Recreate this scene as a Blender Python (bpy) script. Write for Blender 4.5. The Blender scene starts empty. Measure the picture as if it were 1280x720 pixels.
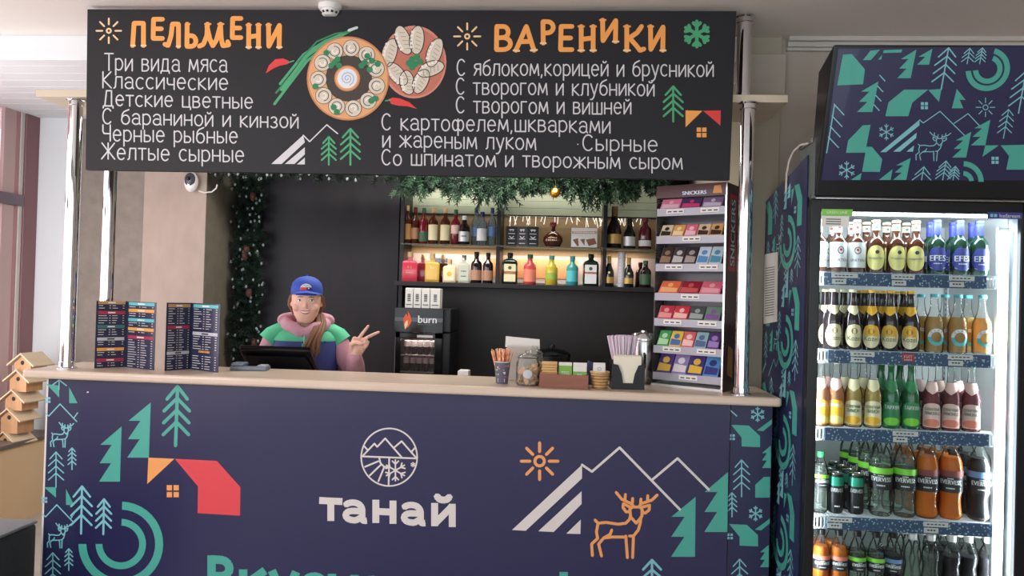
import bpy, bmesh, math, random
from math import sin, cos, pi, radians, sqrt, atan2
from mathutils import Vector, Matrix

random.seed(7)
SC = bpy.context.scene
COL = SC.collection

# ------------------------------------------------------------------ camera
F_PX = 930.0
CAM = Vector((0.0, -3.2, 1.5))
YAW, PITCH, ROLL = radians(4.35), radians(0.5926), radians(1.6142)
_fw = Vector((-sin(YAW) * cos(PITCH), cos(YAW) * cos(PITCH), sin(PITCH)))
_rt = Vector((cos(YAW), sin(YAW), 0))
_up = _rt.cross(_fw)
C_R = _rt * cos(ROLL) + _up * sin(ROLL)
C_U = _up * cos(ROLL) - _rt * sin(ROLL)
C_F = _fw
cd = bpy.data.cameras.new('camera')
cd.sensor_fit = 'HORIZONTAL'
cd.sensor_width = 36.0
cd.lens = 36.0 * F_PX / 1280.0
cd.clip_start = 0.05
cam = bpy.data.objects.new('camera', cd)
COL.objects.link(cam)
cam.matrix_world = Matrix(((C_R.x, C_U.x, -C_F.x, CAM.x), (C_R.y, C_U.y, -C_F.y, CAM.y),
                           (C_R.z, C_U.z, -C_F.z, CAM.z), (0, 0, 0, 1)))
SC.camera = cam

# ------------------------------------------------------------------ light and exposure
SC.view_settings.view_transform = 'Standard'
SC.view_settings.look = 'None'
SC.view_settings.exposure = 0.08
SC.view_settings.gamma = 1.0
SC.view_settings.use_curve_mapping = False
SC.cycles.max_bounces = 8
SC.cycles.diffuse_bounces = 4
SC.cycles.glossy_bounces = 4
SC.cycles.transmission_bounces = 6
SC.cycles.transparent_max_bounces = 32
SC.cycles.caustics_reflective = False
SC.cycles.caustics_refractive = False
SC.cycles.sample_clamp_indirect = 4.0

wd = bpy.data.worlds.new('daylight')
SC.world = wd
wd.use_nodes = True
bg = wd.node_tree.nodes['Background']
bg.inputs['Color'].default_value = (0.88, 0.945, 1.0, 1)
bg.inputs['Strength'].default_value = 3.2

def area(name, loc, target, sx, sy, power, color=(1, 1, 1)):
    ld = bpy.data.lights.new(name, 'AREA')
    ld.shape = 'RECTANGLE'; ld.size = sx; ld.size_y = sy
    ld.energy = power; ld.color = color
    o = bpy.data.objects.new(name, ld); COL.objects.link(o)
    o.location = loc
    d = Vector(target) - Vector(loc)
    o.rotation_euler = d.to_track_quat('-Z', 'Y').to_euler()
    return o
area('window_daylight', (-3.9, -2.6, 1.9), (-0.6, 0.3, 1.3), 2.4, 1.8, 130, (0.92, 0.96, 1.0))
area('window_daylight_beyond', (-3.58, 0.3, 1.5), (-2.0, 1.3, 1.9), 1.4, 1.8, 34, (0.96, 0.98, 1.0))
area('bar_ceiling_lamp', (-0.9, 1.2, 2.58), (-0.9, 1.25, 0.0), 1.6, 0.2, 30, (1.0, 0.95, 0.88))

# ------------------------------------------------------------------ helpers
def ray(px, py):
    return C_F + C_R * ((px - 640.0) / F_PX) - C_U * ((py - 360.0) / F_PX)
def atY(px, py, Y):
    d = ray(px, py); return CAM + d * ((Y - CAM.y) / d.y)
def atZ(px, py, Z):
    d = ray(px, py); return CAM + d * ((Z - CAM.z) / d.z)
def atX(px, py, X):
    d = ray(px, py); return CAM + d * ((X - CAM.x) / d.x)
def onplane(px, py, p0, n):
    d = ray(px, py); return CAM + d * ((p0 - CAM).dot(n) / d.dot(n))

def lin(c):
    c = c / 255.0
    return c / 12.92 if c <= 0.04045 else ((c + 0.055) / 1.055) ** 2.4
MATS = {}
def mat(name, rgb=(128, 128, 128), rough=0.5, metal=0.0, spec=0.5, trans=0.0, emit=0.0, var=0.0, vscale=8.0,
        bump=0.0, stretch=(1, 1, 1), coat=0.0, alpha=1.0, sub=0.0):
    if name in MATS: return MATS[name]
    m = bpy.data.materials.new(name); m.use_nodes = True
    nt = m.node_tree; b = nt.nodes['Principled BSDF']
    c = tuple(lin(x) for x in rgb) + (1,)
    b.inputs['Base Color'].default_value = c
    b.inputs['Roughness'].default_value = rough
    b.inputs['Metallic'].default_value = metal
    b.inputs['Specular IOR Level'].default_value = spec
    b.inputs['Transmission Weight'].default_value = trans
    b.inputs['Coat Weight'].default_value = coat
    b.inputs['Subsurface Weight'].default_value = sub
    if sub: b.inputs['Subsurface Radius'].default_value = (0.01, 0.005, 0.003)
    if emit:
        b.inputs['Emission Color'].default_value = c
        b.inputs['Emission Strength'].default_value = emit
    if var or bump:
        tc = nt.nodes.new('ShaderNodeTexCoord'); mp = nt.nodes.new('ShaderNodeMapping')
        mp.inputs['Scale'].default_value = stretch
        ns = nt.nodes.new('ShaderNodeTexNoise'); ns.inputs['Scale'].default_value = vscale
        ns.inputs['Detail'].default_value = 5
        nt.links.new(tc.outputs['Object'], mp.inputs['Vector']); nt.links.new(mp.outputs['Vector'], ns.inputs['Vector'])
        if var:
            rp = nt.nodes.new('ShaderNodeValToRGB')
            rp.color_ramp.elements[0].position = 0.3; rp.color_ramp.elements[1].position = 0.7
            rp.color_ramp.elements[0].color = tuple(x * (1 - var) for x in c[:3]) + (1,)
            rp.color_ramp.elements[1].color = tuple(min(1, x * (1 + var)) for x in c[:3]) + (1,)
            nt.links.new(ns.outputs['Fac'], rp.inputs['Fac']); nt.links.new(rp.outputs['Color'], b.inputs['Base Color'])
        if bump:
            bp = nt.nodes.new('ShaderNodeBump'); bp.inputs['Strength'].default_value = bump; bp.inputs['Distance'].default_value = 0.004
            nt.links.new(ns.outputs['Fac'], bp.inputs['Height']); nt.links.new(bp.outputs['Normal'], b.inputs['Normal'])
    MATS[name] = m
    return m
def glass(name, rgb, clear=0.9, rough=0.03):
    """thin see-through glass or plastic: tinted transparency, a little body colour, gloss by angle"""
    if name in MATS: return MATS[name]
    m = bpy.data.materials.new(name); m.use_nodes = True
    nt = m.node_tree; out = nt.nodes['Material Output']; nt.nodes.remove(nt.nodes['Principled BSDF'])
    c = tuple(lin(x) for x in rgb) + (1,)
    tr = nt.nodes.new('ShaderNodeBsdfTransparent'); tr.inputs['Color'].default_value = c
    df = nt.nodes.new('ShaderNodeBsdfDiffuse'); df.inputs['Color'].default_value = c
    gl = nt.nodes.new('ShaderNodeBsdfGlossy'); gl.inputs['Roughness'].default_value = rough
    lw = nt.nodes.new('ShaderNodeLayerWeight'); lw.inputs['Blend'].default_value = 0.16
    m1 = nt.nodes.new('ShaderNodeMixShader'); m1.inputs['Fac'].default_value = 1 - clear
    m2 = nt.nodes.new('ShaderNodeMixShader')
    nt.links.new(tr.outputs[0], m1.inputs[1]); nt.links.new(df.outputs[0], m1.inputs[2])
    nt.links.new(lw.outputs['Fresnel'], m2.inputs['Fac']); nt.links.new(m1.outputs[0], m2.inputs[1]); nt.links.new(gl.outputs[0], m2.inputs[2])
    nt.links.new(m2.outputs[0], out.inputs['Surface'])
    MATS[name] = m
    return m

def ell(cx, cy, rx, ry, a0, a1, n=14):
    return [(cx + rx * cos(radians(a0 + (a1 - a0) * i / n)), cy + ry * sin(radians(a0 + (a1 - a0) * i / n))) for i in range(n + 1)]

_TXT = {}
def text2d(s):
    """outline of a string as triangles in the unit em: (verts, faces, width, height)"""
    if s in _TXT: return _TXT[s]
    cu = bpy.data.curves.new('tmp', 'FONT'); cu.body = s; cu.size = 1; cu.resolution_u = 3
    o = bpy.data.objects.new('tmp', cu)
    me = bpy.data.meshes.new_from_object(o)
    v = [(p.co.x, p.co.y) for p in me.vertices]; f = [tuple(p.vertices) for p in me.polygons]
    bpy.data.objects.remove(o); bpy.data.curves.remove(cu); bpy.data.meshes.remove(me)
    x0 = min(p[0] for p in v); x1 = max(p[0] for p in v); y0 = min(p[1] for p in v); y1 = max(p[1] for p in v)
    v = [(p[0] - (x0 + x1) / 2, p[1] - (y0 + y1) / 2) for p in v]
    _TXT[s] = (v, f, x1 - x0, y1 - y0)
    return _TXT[s]

class MB:
    """collects shapes that become ONE mesh object"""
    def __init__(s): s.q = 0; s.v = []; s.f = []; s.m = []; s.mats = []; s.smooth = []
    def mi(s, m):
        if m not in s.mats: s.mats.append(m)
        return s.mats.index(m)
    def add(s, vs, fs, m, sm=False):
        o = len(s.v); k = s.mi(m)
        s.v += [tuple(v) for v in vs]
        for f in fs: s.f.append(tuple(o + i for i in f)); s.m.append(k); s.smooth.append(sm)
    def box(s, x0, x1, y0, y1, z0, z1, m):
        s.add([(x0, y0, z0), (x1, y0, z0), (x1, y1, z0), (x0, y1, z0), (x0, y0, z1), (x1, y0, z1), (x1, y1, z1), (x0, y1, z1)],
              [(0, 3, 2, 1), (4, 5, 6, 7), (0, 1, 5, 4), (1, 2, 6, 5), (2, 3, 7, 6), (3, 0, 4, 7)], m)
    def obox(s, c, ux, uy, uz, m):
        """oriented box: centre and three half-axis vectors"""
        c = Vector(c); ux = Vector(ux); uy = Vector(uy); uz = Vector(uz)
        vs = [c + ux * a + uy * b + uz * d for d in (-1, 1) for a, b in ((-1, -1), (1, -1), (1, 1), (-1, 1))]
        s.add(vs, [(0, 3, 2, 1), (4, 5, 6, 7), (0, 1, 5, 4), (1, 2, 6, 5), (2, 3, 7, 6), (3, 0, 4, 7)], m)
    def lathe(s, prof, m, n=20, cx=0, cy=0, cz=0, sx=1, sy=1, sm=True, sq=0.0):
        vs = []; fs = []
        for r, z in prof:
            for i in range(n):
                a = 2 * pi * i / n
                k = 1.0
                if sq: k = 1.0 / max(abs(cos(a)), abs(sin(a))) ** sq
                vs.append((cx + r * k * cos(a) * sx, cy + r * k * sin(a) * sy, cz + z))
        for j in range(len(prof) - 1):
            for i in range(n):
                i2 = (i + 1) % n
                fs.append((j * n + i, j * n + i2, (j + 1) * n + i2, (j + 1) * n + i))
        s.add(vs, fs, m, sm)
        if prof[0][0] > 1e-5: s.add(vs[:n], [tuple(range(n - 1, -1, -1))], m)
        if prof[-1][0] > 1e-5: s.add(vs[-n:], [tuple(range(n))], m)
    def tube(s, pts, r, m, n=8, caps=True, sm=True, flat=1.0):
        pts = [Vector(p) for p in pts]; rs = r if isinstance(r, (list, tuple)) else [r] * len(pts)
        vs = []; ref = None
        for i, p in enumerate(pts):
            t = (pts[min(i + 1, len(pts) - 1)] - pts[max(i - 1, 0)]).normalized()
            if ref is None:
                ref = Vector((0, 0, 1)) if abs(t.z) < 0.9 else Vector((1, 0, 0))
            a = t.cross(ref).normalized(); b = a.cross(t).normalized(); ref = b
            for k in range(n):
                q = 2 * pi * k / n
                vs.append(p + a * (cos(q) * rs[i]) + b * (sin(q) * rs[i] * flat))
        fs = [(j * n + k, j * n + (k + 1) % n, (j + 1) * n + (k + 1) % n, (j + 1) * n + k) for j in range(len(pts) - 1) for k in range(n)]
        s.add(vs, fs, m, sm)
        if caps: s.add(vs[:n], [tuple(range(n - 1, -1, -1))], m); s.add(vs[-n:], [tuple(range(n))], m)
    def ball(s, c, r, m, n=12, sx=1, sy=1, sz=1):
        s.lathe([(max(1e-6, r * sin(pi * i / (n // 2))), -r * sz * cos(pi * i / (n // 2))) for i in range(n // 2 + 1)], m, n, c[0], c[1], c[2], sx, sy)
    # --- flat art, laid on a surface through mp(u, v, layer)
    def poly(s, pts, mp, m, layer=1):
        s.q = (s.q + 1) % 97     # every piece of paint lies a hair above the last
        s.add([mp(p[0], p[1], layer + s.q * .009) for p in pts], [tuple(range(len(pts)))], m)
    def stroke(s, pts, w, mp, m, layer=1, closed=False, caps=True):
        if closed: pts = list(pts) + [pts[0]]
        for (x0, y0), (x1, y1) in zip(pts[:-1], pts[1:]):
            L = sqrt((x1 - x0) ** 2 + (y1 - y0) ** 2)
            if L < 1e-9: continue
            nx, ny = -(y1 - y0) / L * w / 2, (x1 - x0) / L * w / 2
            s.poly([(x0 + nx, y0 + ny), (x0 - nx, y0 - ny), (x1 - nx, y1 - ny), (x1 + nx, y1 + ny)], mp, m, layer)
        for i, (x, y) in enumerate(pts):
            if not caps and (i == 0 or i == len(pts) - 1): continue
            s.poly([(x + w / 2 * cos(pi / 3 * k), y + w / 2 * sin(pi / 3 * k)) for k in range(6)], mp, m, layer)
    def disc(s, cx, cy, r, mp, m, layer=1, n=28, ry=None):
        s.poly([(cx + r * cos(2 * pi * k / n), cy + (ry or r) * sin(2 * pi * k / n)) for k in range(n)], mp, m, layer)
    def text(s, t, cx, cy, h, mp, m, layer=2, w=None, flip=1, rot=0.0, bold=0.0):
        """text centred on (cx, cy); h = height of its ink; flip=-1 where v runs downwards"""
        v, f, W, H = text2d(t)
        k = h / H; kx = (w / W) if w else k
        cr, sr = cos(rot), sin(rot)
        for dx in ((0,) if not bold else (-bold, 0, bold)):
            vs = []
            s.q = (s.q + 1) % 97
            for x, y in v:
                x = x * kx + dx; y = y * k
                vs.append(mp(cx + x * cr - y * sr, cy + flip * (x * sr + y * cr), layer + s.q * .009))
            s.add(vs, f, m)
    def scrib(s, cx, cy, w, h, mp, m, layer=2, n=5, vert=False):
        """print too small to read: a row of little blocks"""
        for k in range(n):
            a = cx - w / 2 + w * k / n; c = a + w / n * (.62 + .2 * ((k * 7) % 3) / 2)
            q = [(a, cy - h / 2), (c, cy - h / 2), (c, cy + h / 2), (a, cy + h / 2)]
            if vert: q = [(cx - (y - cy), cy + (x - cx)) for x, y in q]
            s.poly(q, mp, m, layer)
    def build(s, name, parent=None, loc=(0, 0, 0), rotz=0.0, bevel=0.0, sharp=40, segs=2):
        me = bpy.data.meshes.new(name)
        me.from_pydata(s.v, [], s.f)
        for m in s.mats: me.materials.append(m)
        me.polygons.foreach_set('material_index', s.m)
        me.polygons.foreach_set('use_smooth', s.smooth)
        me.update()
        if any(s.smooth): me.set_sharp_from_angle(angle=radians(sharp))
        o = bpy.data.objects.new(name, me); COL.objects.link(o)
        o.location = loc; o.rotation_euler = (0, 0, rotz)
        if parent: o.parent = parent
        if bevel:
            bm_ = o.modifiers.new('bevel', 'BEVEL'); bm_.width = bevel; bm_.segments = segs; bm_.limit_method = 'ANGLE'; bm_.angle_limit = radians(50)
        return o

def tag(o, label, cat, group=None, kind=None):
    if label: o['label'] = label
    if cat: o['category'] = cat
    if group: o['group'] = group
    if kind: o['kind'] = kind
    return o
def struct(o): o['kind'] = 'structure'; return o
def thing(name, label, cat, loc=(0, 0, 0), rotz=0.0, group=None):
    o = bpy.data.objects.new(name, None); COL.objects.link(o)
    o.empty_display_size = 0.05; o.location = loc; o.rotation_euler = (0, 0, rotz)
    return tag(o, label, cat, group)
def dup(root, loc, rotz=0.0, label=None, group=None):
    r = root.copy(); COL.objects.link(r); r.location = loc; r.rotation_euler = (0, 0, rotz)
    if label: r['label'] = label
    if group: r['group'] = group
    for ch in list(root.children):
        c = ch.copy(); COL.objects.link(c); c.parent = r
        for g in list(ch.children):
            d = g.copy(); COL.objects.link(d); d.parent = c
    return r
ORD = ['first', 'second', 'third', 'fourth', 'fifth', 'sixth', 'seventh', 'eighth', 'ninth', 'tenth', 'eleventh', 'twelfth']

def remesh(name, mb, voxel, smooth_it, mats, parent):
    """fuses overlapping closed shapes into one continuous skin"""
    me = bpy.data.meshes.new('tmp'); me.from_pydata(mb.v, [], mb.f); me.update()
    o = bpy.data.objects.new('tmp', me); COL.objects.link(o)
    md = o.modifiers.new('r', 'REMESH'); md.mode = 'VOXEL'; md.voxel_size = voxel
    dg = bpy.context.evaluated_depsgraph_get(); dg.update()
    nm = bpy.data.meshes.new_from_object(o.evaluated_get(dg))
    bpy.data.objects.remove(o); bpy.data.meshes.remove(me)
    b = bmesh.new(); b.from_mesh(nm)
    for _ in range(smooth_it): bmesh.ops.smooth_vert(b, verts=b.verts, factor=0.5, use_axis_x=True, use_axis_y=True, use_axis_z=True)
    b.to_mesh(nm); b.free()
    nm.materials.clear()
    for m in mats: nm.materials.append(m)
    nm.polygons.foreach_set('use_smooth', [True] * len(nm.polygons)); nm.name = name
    ob = bpy.data.objects.new(name, nm); COL.objects.link(ob); ob.parent = parent
    return ob
def limb(mb, pts, rs, m, n=16):
    """tapered limb with round ends, as closed overlapping shapes"""
    mb.tube(pts, rs, m, n)
    for p, r in zip(pts, rs): mb.ball(p, r * 0.995, m, 14)
# ------------------------------------------------------------------ materials of the place
ZC, ZT, ZS, YW = 2.745, 1.11, 2.62, 0.38
M_ceil = mat('ceiling_paint', (228, 221, 214), 0.85, var=0.02, vscale=3)
M_white = mat('white_wall_paint', (226, 227, 229), 0.7, var=0.015, vscale=4)
M_beige = mat('beige_wall_paint', (186, 177, 165), 0.75, var=0.02, vscale=4)
M_khaki = mat('khaki_wall_paint', (176, 169, 150), 0.7, var=0.02, vscale=4)
M_trim = mat('trim_paint', (200, 195, 188), 0.6)
M_floor = mat('floor_tile', (178, 170, 162), 0.4, var=0.08, vscale=6)
M_plast = mat('brown_plaster', (136, 125, 116), 0.85, var=0.10, vscale=14, bump=0.3)
M_plast2 = mat('pink_brown_plaster', (172, 154, 143), 0.85, var=0.06, vscale=12, bump=0.25, stretch=(1, 1, 0.5))
M_plast_shade = mat('shaded_olive_plaster', (118, 111, 97), 0.85, var=0.14, vscale=10, bump=0.3)
M_blackwall = mat('black_wall_panel', (28, 26, 30), 0.5, spec=.3, var=0.18, vscale=5, stretch=(1, 1, 0.4))
M_wood = mat('pale_wood', (208, 188, 168), 0.38, var=0.05, vscale=30, stretch=(0.06, 1, 1), coat=0.2)
M_plank = mat('pale_plank', (205, 192, 168), 0.5, var=0.03, vscale=20, stretch=(0.1, 1, 1))
M_chrome = mat('chrome', (225, 226, 230), 0.06, metal=1.0)
M_steel = mat('brushed_steel', (190, 188, 186), 0.25, metal=1.0)
M_burg = mat('burgundy_frame', (128, 88, 92), 0.45)
M_black = mat('black_plastic', (19, 19, 22), 0.4, spec=.35)
M_blackg = mat('black_gloss', (13, 14, 17), 0.14, spec=.35)
M_whitep = mat('white_plastic', (222, 221, 218), 0.4)
M_greyp = mat('grey_plastic', (120, 128, 140), 0.4)
M_navy = mat('navy_print', (28, 28, 72), 0.36, coat=0.15)
M_navyside = mat('navy_side_print', (28, 32, 70), 0.42)
M_teal = mat('teal_print', (70, 164, 148), 0.42)
M_tealline = mat('pale_teal_print', (122, 188, 196), 0.42)
M_red = mat('red_print', (214, 66, 74), 0.42)
M_orange = mat('orange_print', (232, 158, 88), 0.42)
M_offw = mat('off_white_print', (214, 208, 203), 0.42)
M_board = mat('chalkboard_black', (27, 27, 31), 0.6, spec=.35, var=0.10, vscale=3)
M_chalk = mat('chalk_white', (206, 206, 208), 0.8)
M_hd = mat('painted_orange', (238, 160, 78), 0.6)
M_hd2 = mat('painted_cream', (238, 200, 150), 0.6)
M_green = mat('painted_green', (70, 160, 112), 0.6)
M_pred = mat('painted_red', (216, 58, 58), 0.6)
M_paper = mat('white_paper', (224, 222, 216), 0.7)
M_dkgreen = mat('painted_dark_green', (36, 128, 84), 0.6)
M_dark = mat('dark_line', (30, 28, 30), 0.6)

def plain(name, boxes, m, bevel=0.0):
    b = MB()
    for q in boxes: b.box(*q, m)
    return struct(b.build(name, bevel=bevel))

plain('floor', [(-4.2, 3.2, -4.6, 2.4, -0.1, 0.0)], M_floor)
plain('ceiling', [(-4.2, 3.2, -4.6, 2.4, ZC, ZC + 0.1)], M_ceil)
# the wall behind the fridge, with a pilaster where the bar opening ends
plain('wall_right', [(0.965, 3.2, YW, YW + 0.14, 0, ZC)], M_beige)
plain('trim_1', [(0.82, 0.965, YW - 0.03, YW + 0.14, 0, ZC - 0.0)], M_khaki, 0.004)
b = MB()
for z0, z1, d in ((ZC - 0.022, ZC, 0.05), (ZC - 0.045, ZC - 0.022, 0.032), (ZC - 0.06, ZC - 0.045, 0.02)):
    b.box(0.99, 3.2, YW - d, YW, z0, z1, M_trim)
struct(b.build('trim_2', bevel=0.003))
plain('trim_3', [(0.80, 0.975, YW - 0.06, YW - 0.03, 2.46, 2.655)], M_beige, 0.003)
# dropped beam over the bar opening, boarded underneath
b = MB()
b.box(-4.2, 0.82, YW - 0.04, YW + 0.06, ZS, ZC, M_white)
for i in range(13):
    b.box(-4.2, 0.82, YW + 0.06 + i * 0.13, YW + 0.06 + i * 0.13 + 0.127, ZS, ZS + 0.02, M_white)
b.box(-4.2, 0.82, YW + 0.06, 2.4, ZS + 0.012, ZC, M_white)
struct(b.build('wall_bulkhead', bevel=0.004))
# the room behind the camera: right wall, and a front wall with three tall windows
plain('wall_room_right', [(3.2, 3.3, -4.7, YW + .14, 0, ZC)], M_beige)
plain('wall_front', [(-4.2, 3.2, -4.7, -4.6, 0, .45), (-4.2, 3.2, -4.7, -4.6, 2.6, ZC), (-4.2, -3.7, -4.7, -4.6, .45, 2.6), (-1.65, -1.35, -4.7, -4.6, .45, 2.6), (.55, .85, -4.7, -4.6, .45, 2.6), (2.6, 3.2, -4.7, -4.6, .45, 2.6)], M_beige)
b = MB()
for x0, x1 in ((-3.7, -1.65), (-1.35, .55), (.85, 2.6)):
    for q in ((x0, x0 + .06, .45, 2.6), (x1 - .06, x1, .45, 2.6), (x0 + .06, x1 - .06, .45, .51), (x0 + .06, x1 - .06, 2.54, 2.6), ((x0 + x1) / 2 - .03, (x0 + x1) / 2 + .03, .51, 2.54)): b.box(q[0], q[1], -4.68, -4.62, q[2], q[3], M_burg)
struct(b.build('window_2'))
# left wall: low wall with a sill, window above it
XL = -3.64
plain('wall_left', [(-3.72, -3.4, -4.6, 1.6, 0, 0.475), (-3.72, XL, -4.6, -4.2, 0.475, ZC), (-3.72, XL, -4.6, 1.6, 2.63, ZC)],
      mat('cream_wall_paint', (226, 196, 156), 0.7, var=0.02, vscale=3))
plain('trim_4', [(-3.74, -3.385, -4.2, 1.6, 0.475, 0.503)], mat('sill_edge', (108, 98, 92), 0.4), 0.004)
b = MB()
for y0, y1 in ((1.475, 1.6), (-0.2, -0.08), (-2.0, -1.88), (-4.2, -4.08)): b.box(XL - 0.08, XL + 0.02, y0, y1, 0.503, 2.63, M_burg)
b.box(XL - 0.078, XL + 0.024, -4.2, 1.47, 2.0, 2.075, mat('mauve_bar', (112, 96, 108), 0.45))
b.box(XL - 0.08, XL + 0.02, -4.2, 1.6, 0.503, 0.54, M_burg)
for y0, y1 in ((1.44, 1.474),): b.box(XL - 0.05, XL + 0.01, y0, y1, 0.54, 2.63, M_trim)
w1 = struct(b.build('window_1', bevel=0.004))
b = MB(); b.box(XL - 0.03, XL - 0.024, -4.1, 1.45, 0.54, 2.62, glass('window_glass', (240, 225, 225), 0.9))
b.build('pane', w1)
b = MB()
for y0, y1, m in ((1.405, 1.44, mat('rose_sash', (176, 128, 130), 0.5)), (1.30, 1.405, mat('pink_sash', (196, 166, 164), 0.5))):
    b.box(XL - 0.02, XL + 0.005, y0, y1, 0.54, 2.0, m); b.box(XL - 0.02, XL + 0.005, y0, y1, 2.075, 2.63, m)
b.build('sash', w1, bevel=0.003)
plain('wall_back_left', [(-3.72, -3.32, 1.6, 1.72, 0, ZS)], M_white)
b = MB()
b.box(-3.325, -2.866, 1.612, 2.1, 0, ZS, M_plast)
b.box(-2.866, -2.433, 1.6, 2.02, 0, ZS, M_plast2)
b.box(-2.866, -2.43, 1.602, 2.1, 0, ZS, M_plast_shade)  # right side of the pillar: same plaster, its shade put into a darker colour
struct(b.build('wall_pillar'))
plain('wall_back', [(-2.45, 1.7, 2.08, 2.2, 0, ZS)], M_blackwall)
plain('wall_bar_right', [(0.82, 0.99, YW + 0.14, 2.1, 0, ZS)], M_khaki)
plain('wall_outside', [(-5.6, -5.5, -5.6, 3.0, 0, 3.2)], mat('pink_facade', (196, 150, 150), 0.8))

# ------------------------------------------------------------------ stroke alphabet (unit em: baseline 0, x-height .7, capital 1)
def _bowl(x, y, rx, ry): return ell(x, y, rx, ry, 0, 360, 16)
AL = {
 'а': (.5, [ell(.24, .5, .2, .2, 165, 0, 8) + [(.44, .08), (.5, 0)], ell(.24, .2, .21, .2, 60, 330, 12)]),
 'б': (.5, [_bowl(.25, .3, .23, .3), [(.03, .36), (.06, .66), (.16, .82), (.44, .96)]]),
 'в': (.46, [[(.03, 0), (.03, .7), (.24, .7)] + ell(.24, .54, .15, .16, 90, -90, 8) + [(.03, .38)], [(.24, .38)] + ell(.24, .19, .19, .19, 90, -90, 8) + [(.03, 0)]]),
 'г': (.38, [[(.03, 0), (.03, .7), (.36, .7)]]),
 'д': (.55, [[(0, -.14), (.02, 0), (.5, 0), (.52, -.14)], [(.08, 0), (.15, .7), (.43, .7), (.43, 0)]]),
 'е': (.5, [[(.03, .37), (.47, .37)] + ell(.25, .35, .22, .35, 5, 315, 16)]),
 'ж': (.7, [[(.35, 0), (.35, .7)], [(.02, .7), (.34, .36), (0, 0)], [(.68, .7), (.36, .36), (.7, 0)]]),
 'з': (.42, [ell(.2, .53, .17, .17, 150, -80, 10) + ell(.2, .18, .2, .18, 85, -150, 10)]),
 'и': (.48, [[(.03, .7), (.03, 0), (.45, .7), (.45, 0)]]),
 'й': (.48, [[(.03, .7), (.03, 0), (.45, .7), (.45, 0)], ell(.24, .9, .1, .08, 180, 360, 6)]),
 'к': (.44, [[(.03, 0), (.03, .7)], [(.4, .7), (.05, .36), (.43, 0)]]),
 'л': (.48, [[(0, 0), (.08, .06), (.13, .7), (.45, .7), (.45, 0)]]),
 'м': (.6, [[(.02, 0), (.08, .7), (.3, .12), (.52, .7), (.58, 0)]]),
 'н': (.48, [[(.03, 0), (.03, .7)], [(.45, 0), (.45, .7)], [(.03, .34), (.45, .34)]]),
 'о': (.5, [_bowl(.25, .35, .23, .35)]),
 'п': (.48, [[(.03, 0), (.03, .7), (.45, .7), (.45, 0)]]),
 'р': (.48, [[(.03, -.28), (.03, .7)], [(.03, .62)] + ell(.22, .36, .24, .34, 105, -105, 12) + [(.03, .1)]]),
 'с': (.44, [ell(.25, .35, .23, .35, 50, 310, 14)]),
 'т': (.44, [[(0, .7), (.44, .7)], [(.22, .7), (.22, 0)]]),
 'у': (.46, [[(.02, .7), (.23, .06)], [(.45, .7), (.2, -.16), (.1, -.28), (.0, -.28)]]),
 'ф': (.7, [[(.35, -.28), (.35, .74)], _bowl(.2, .35, .17, .33), _bowl(.5, .35, .17, .33)]),
 'ц': (.5, [[(.03, .7), (.03, 0), (.43, 0), (.43, .7)], [(.43, 0), (.5, 0), (.5, -.16)]]),
 'ч': (.44, [[(.03, .7), (.03, .4), (.1, .3), (.41, .3)], [(.41, .7), (.41, 0)]]),
 'ш': (.66, [[(.03, .7), (.03, 0), (.63, 0), (.63, .7)], [(.33, .7), (.33, 0)]]),
 'ы': (.6, [[(.03, .7), (.03, 0)] + ell(.22, .19, .17, .19, -90, 90, 8) + [(.03, .38)], [(.56, .7), (.56, 0)]]),
 'ь': (.44, [[(.03, .7), (.03, 0)] + ell(.22, .19, .19, .19, -90, 90, 8) + [(.03, .38)]]),
 'я': (.46, [[(.43, 0), (.43, .7), (.22, .7)] + ell(.22, .54, .18, .16, 90, 270, 8) + [(.43, .38)], [(.22, .38), (.02, 0)]]),
 'Т': (.52, [[(0, 1), (.52, 1)], [(.26, 1), (.26, 0)]]),
 'К': (.52, [[(.03, 0), (.03, 1)], [(.48, 1), (.05, .5), (.5, 0)]]),
 'Д': (.62, [[(0, -.14), (.02, 0), (.58, 0), (.6, -.14)], [(.1, 0), (.2, 1), (.5, 1), (.5, 0)]]),
 'С': (.56, [ell(.3, .5, .27, .5, 45, 315, 16)]),
 'Ч': (.5, [[(.03, 1), (.03, .6), (.1, .46), (.47, .46)], [(.47, 1), (.47, 0)]]),
 'Ж': (.76, [[(.38, 0), (.38, 1)], [(.02, 1), (.37, .5), (0, 0)], [(.74, 1), (.39, .5), (.76, 0)]]),
 ',': (.12, [[(.06, .04), (.02, -.14)]]), '·': (.16, [[(.05, .4), (.06, .4)]]), ' ': (.3, []),
}
def write(done, s, x0, y0, x1, y1, cap, w, mp, m, gap=.13, layer=1):
    """handwriting along the baseline (x0,y0)-(x1,y1) in picture-plane units of the board, v downwards"""
    tot = sum(AL[c][0] for c in s) + gap * (len(s) - 1)
    k = (x1 - x0) / tot; sl = (y1 - y0) / (x1 - x0); x = x0; mb = MB()
    for c in s + ' ':
        cw, st = AL[c]
        if c == ' ':                     # every word is a piece of its own
            done(mb); mb = MB()
        jy = random.uniform(-.02, .02) * cap
        for p in st:
            mb.stroke([(x + a * k, y0 + sl * (x + a * k - x0) - q * cap + jy) for a, q in p], w, mp, m, layer)
        x += (cw + gap) * k

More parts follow.
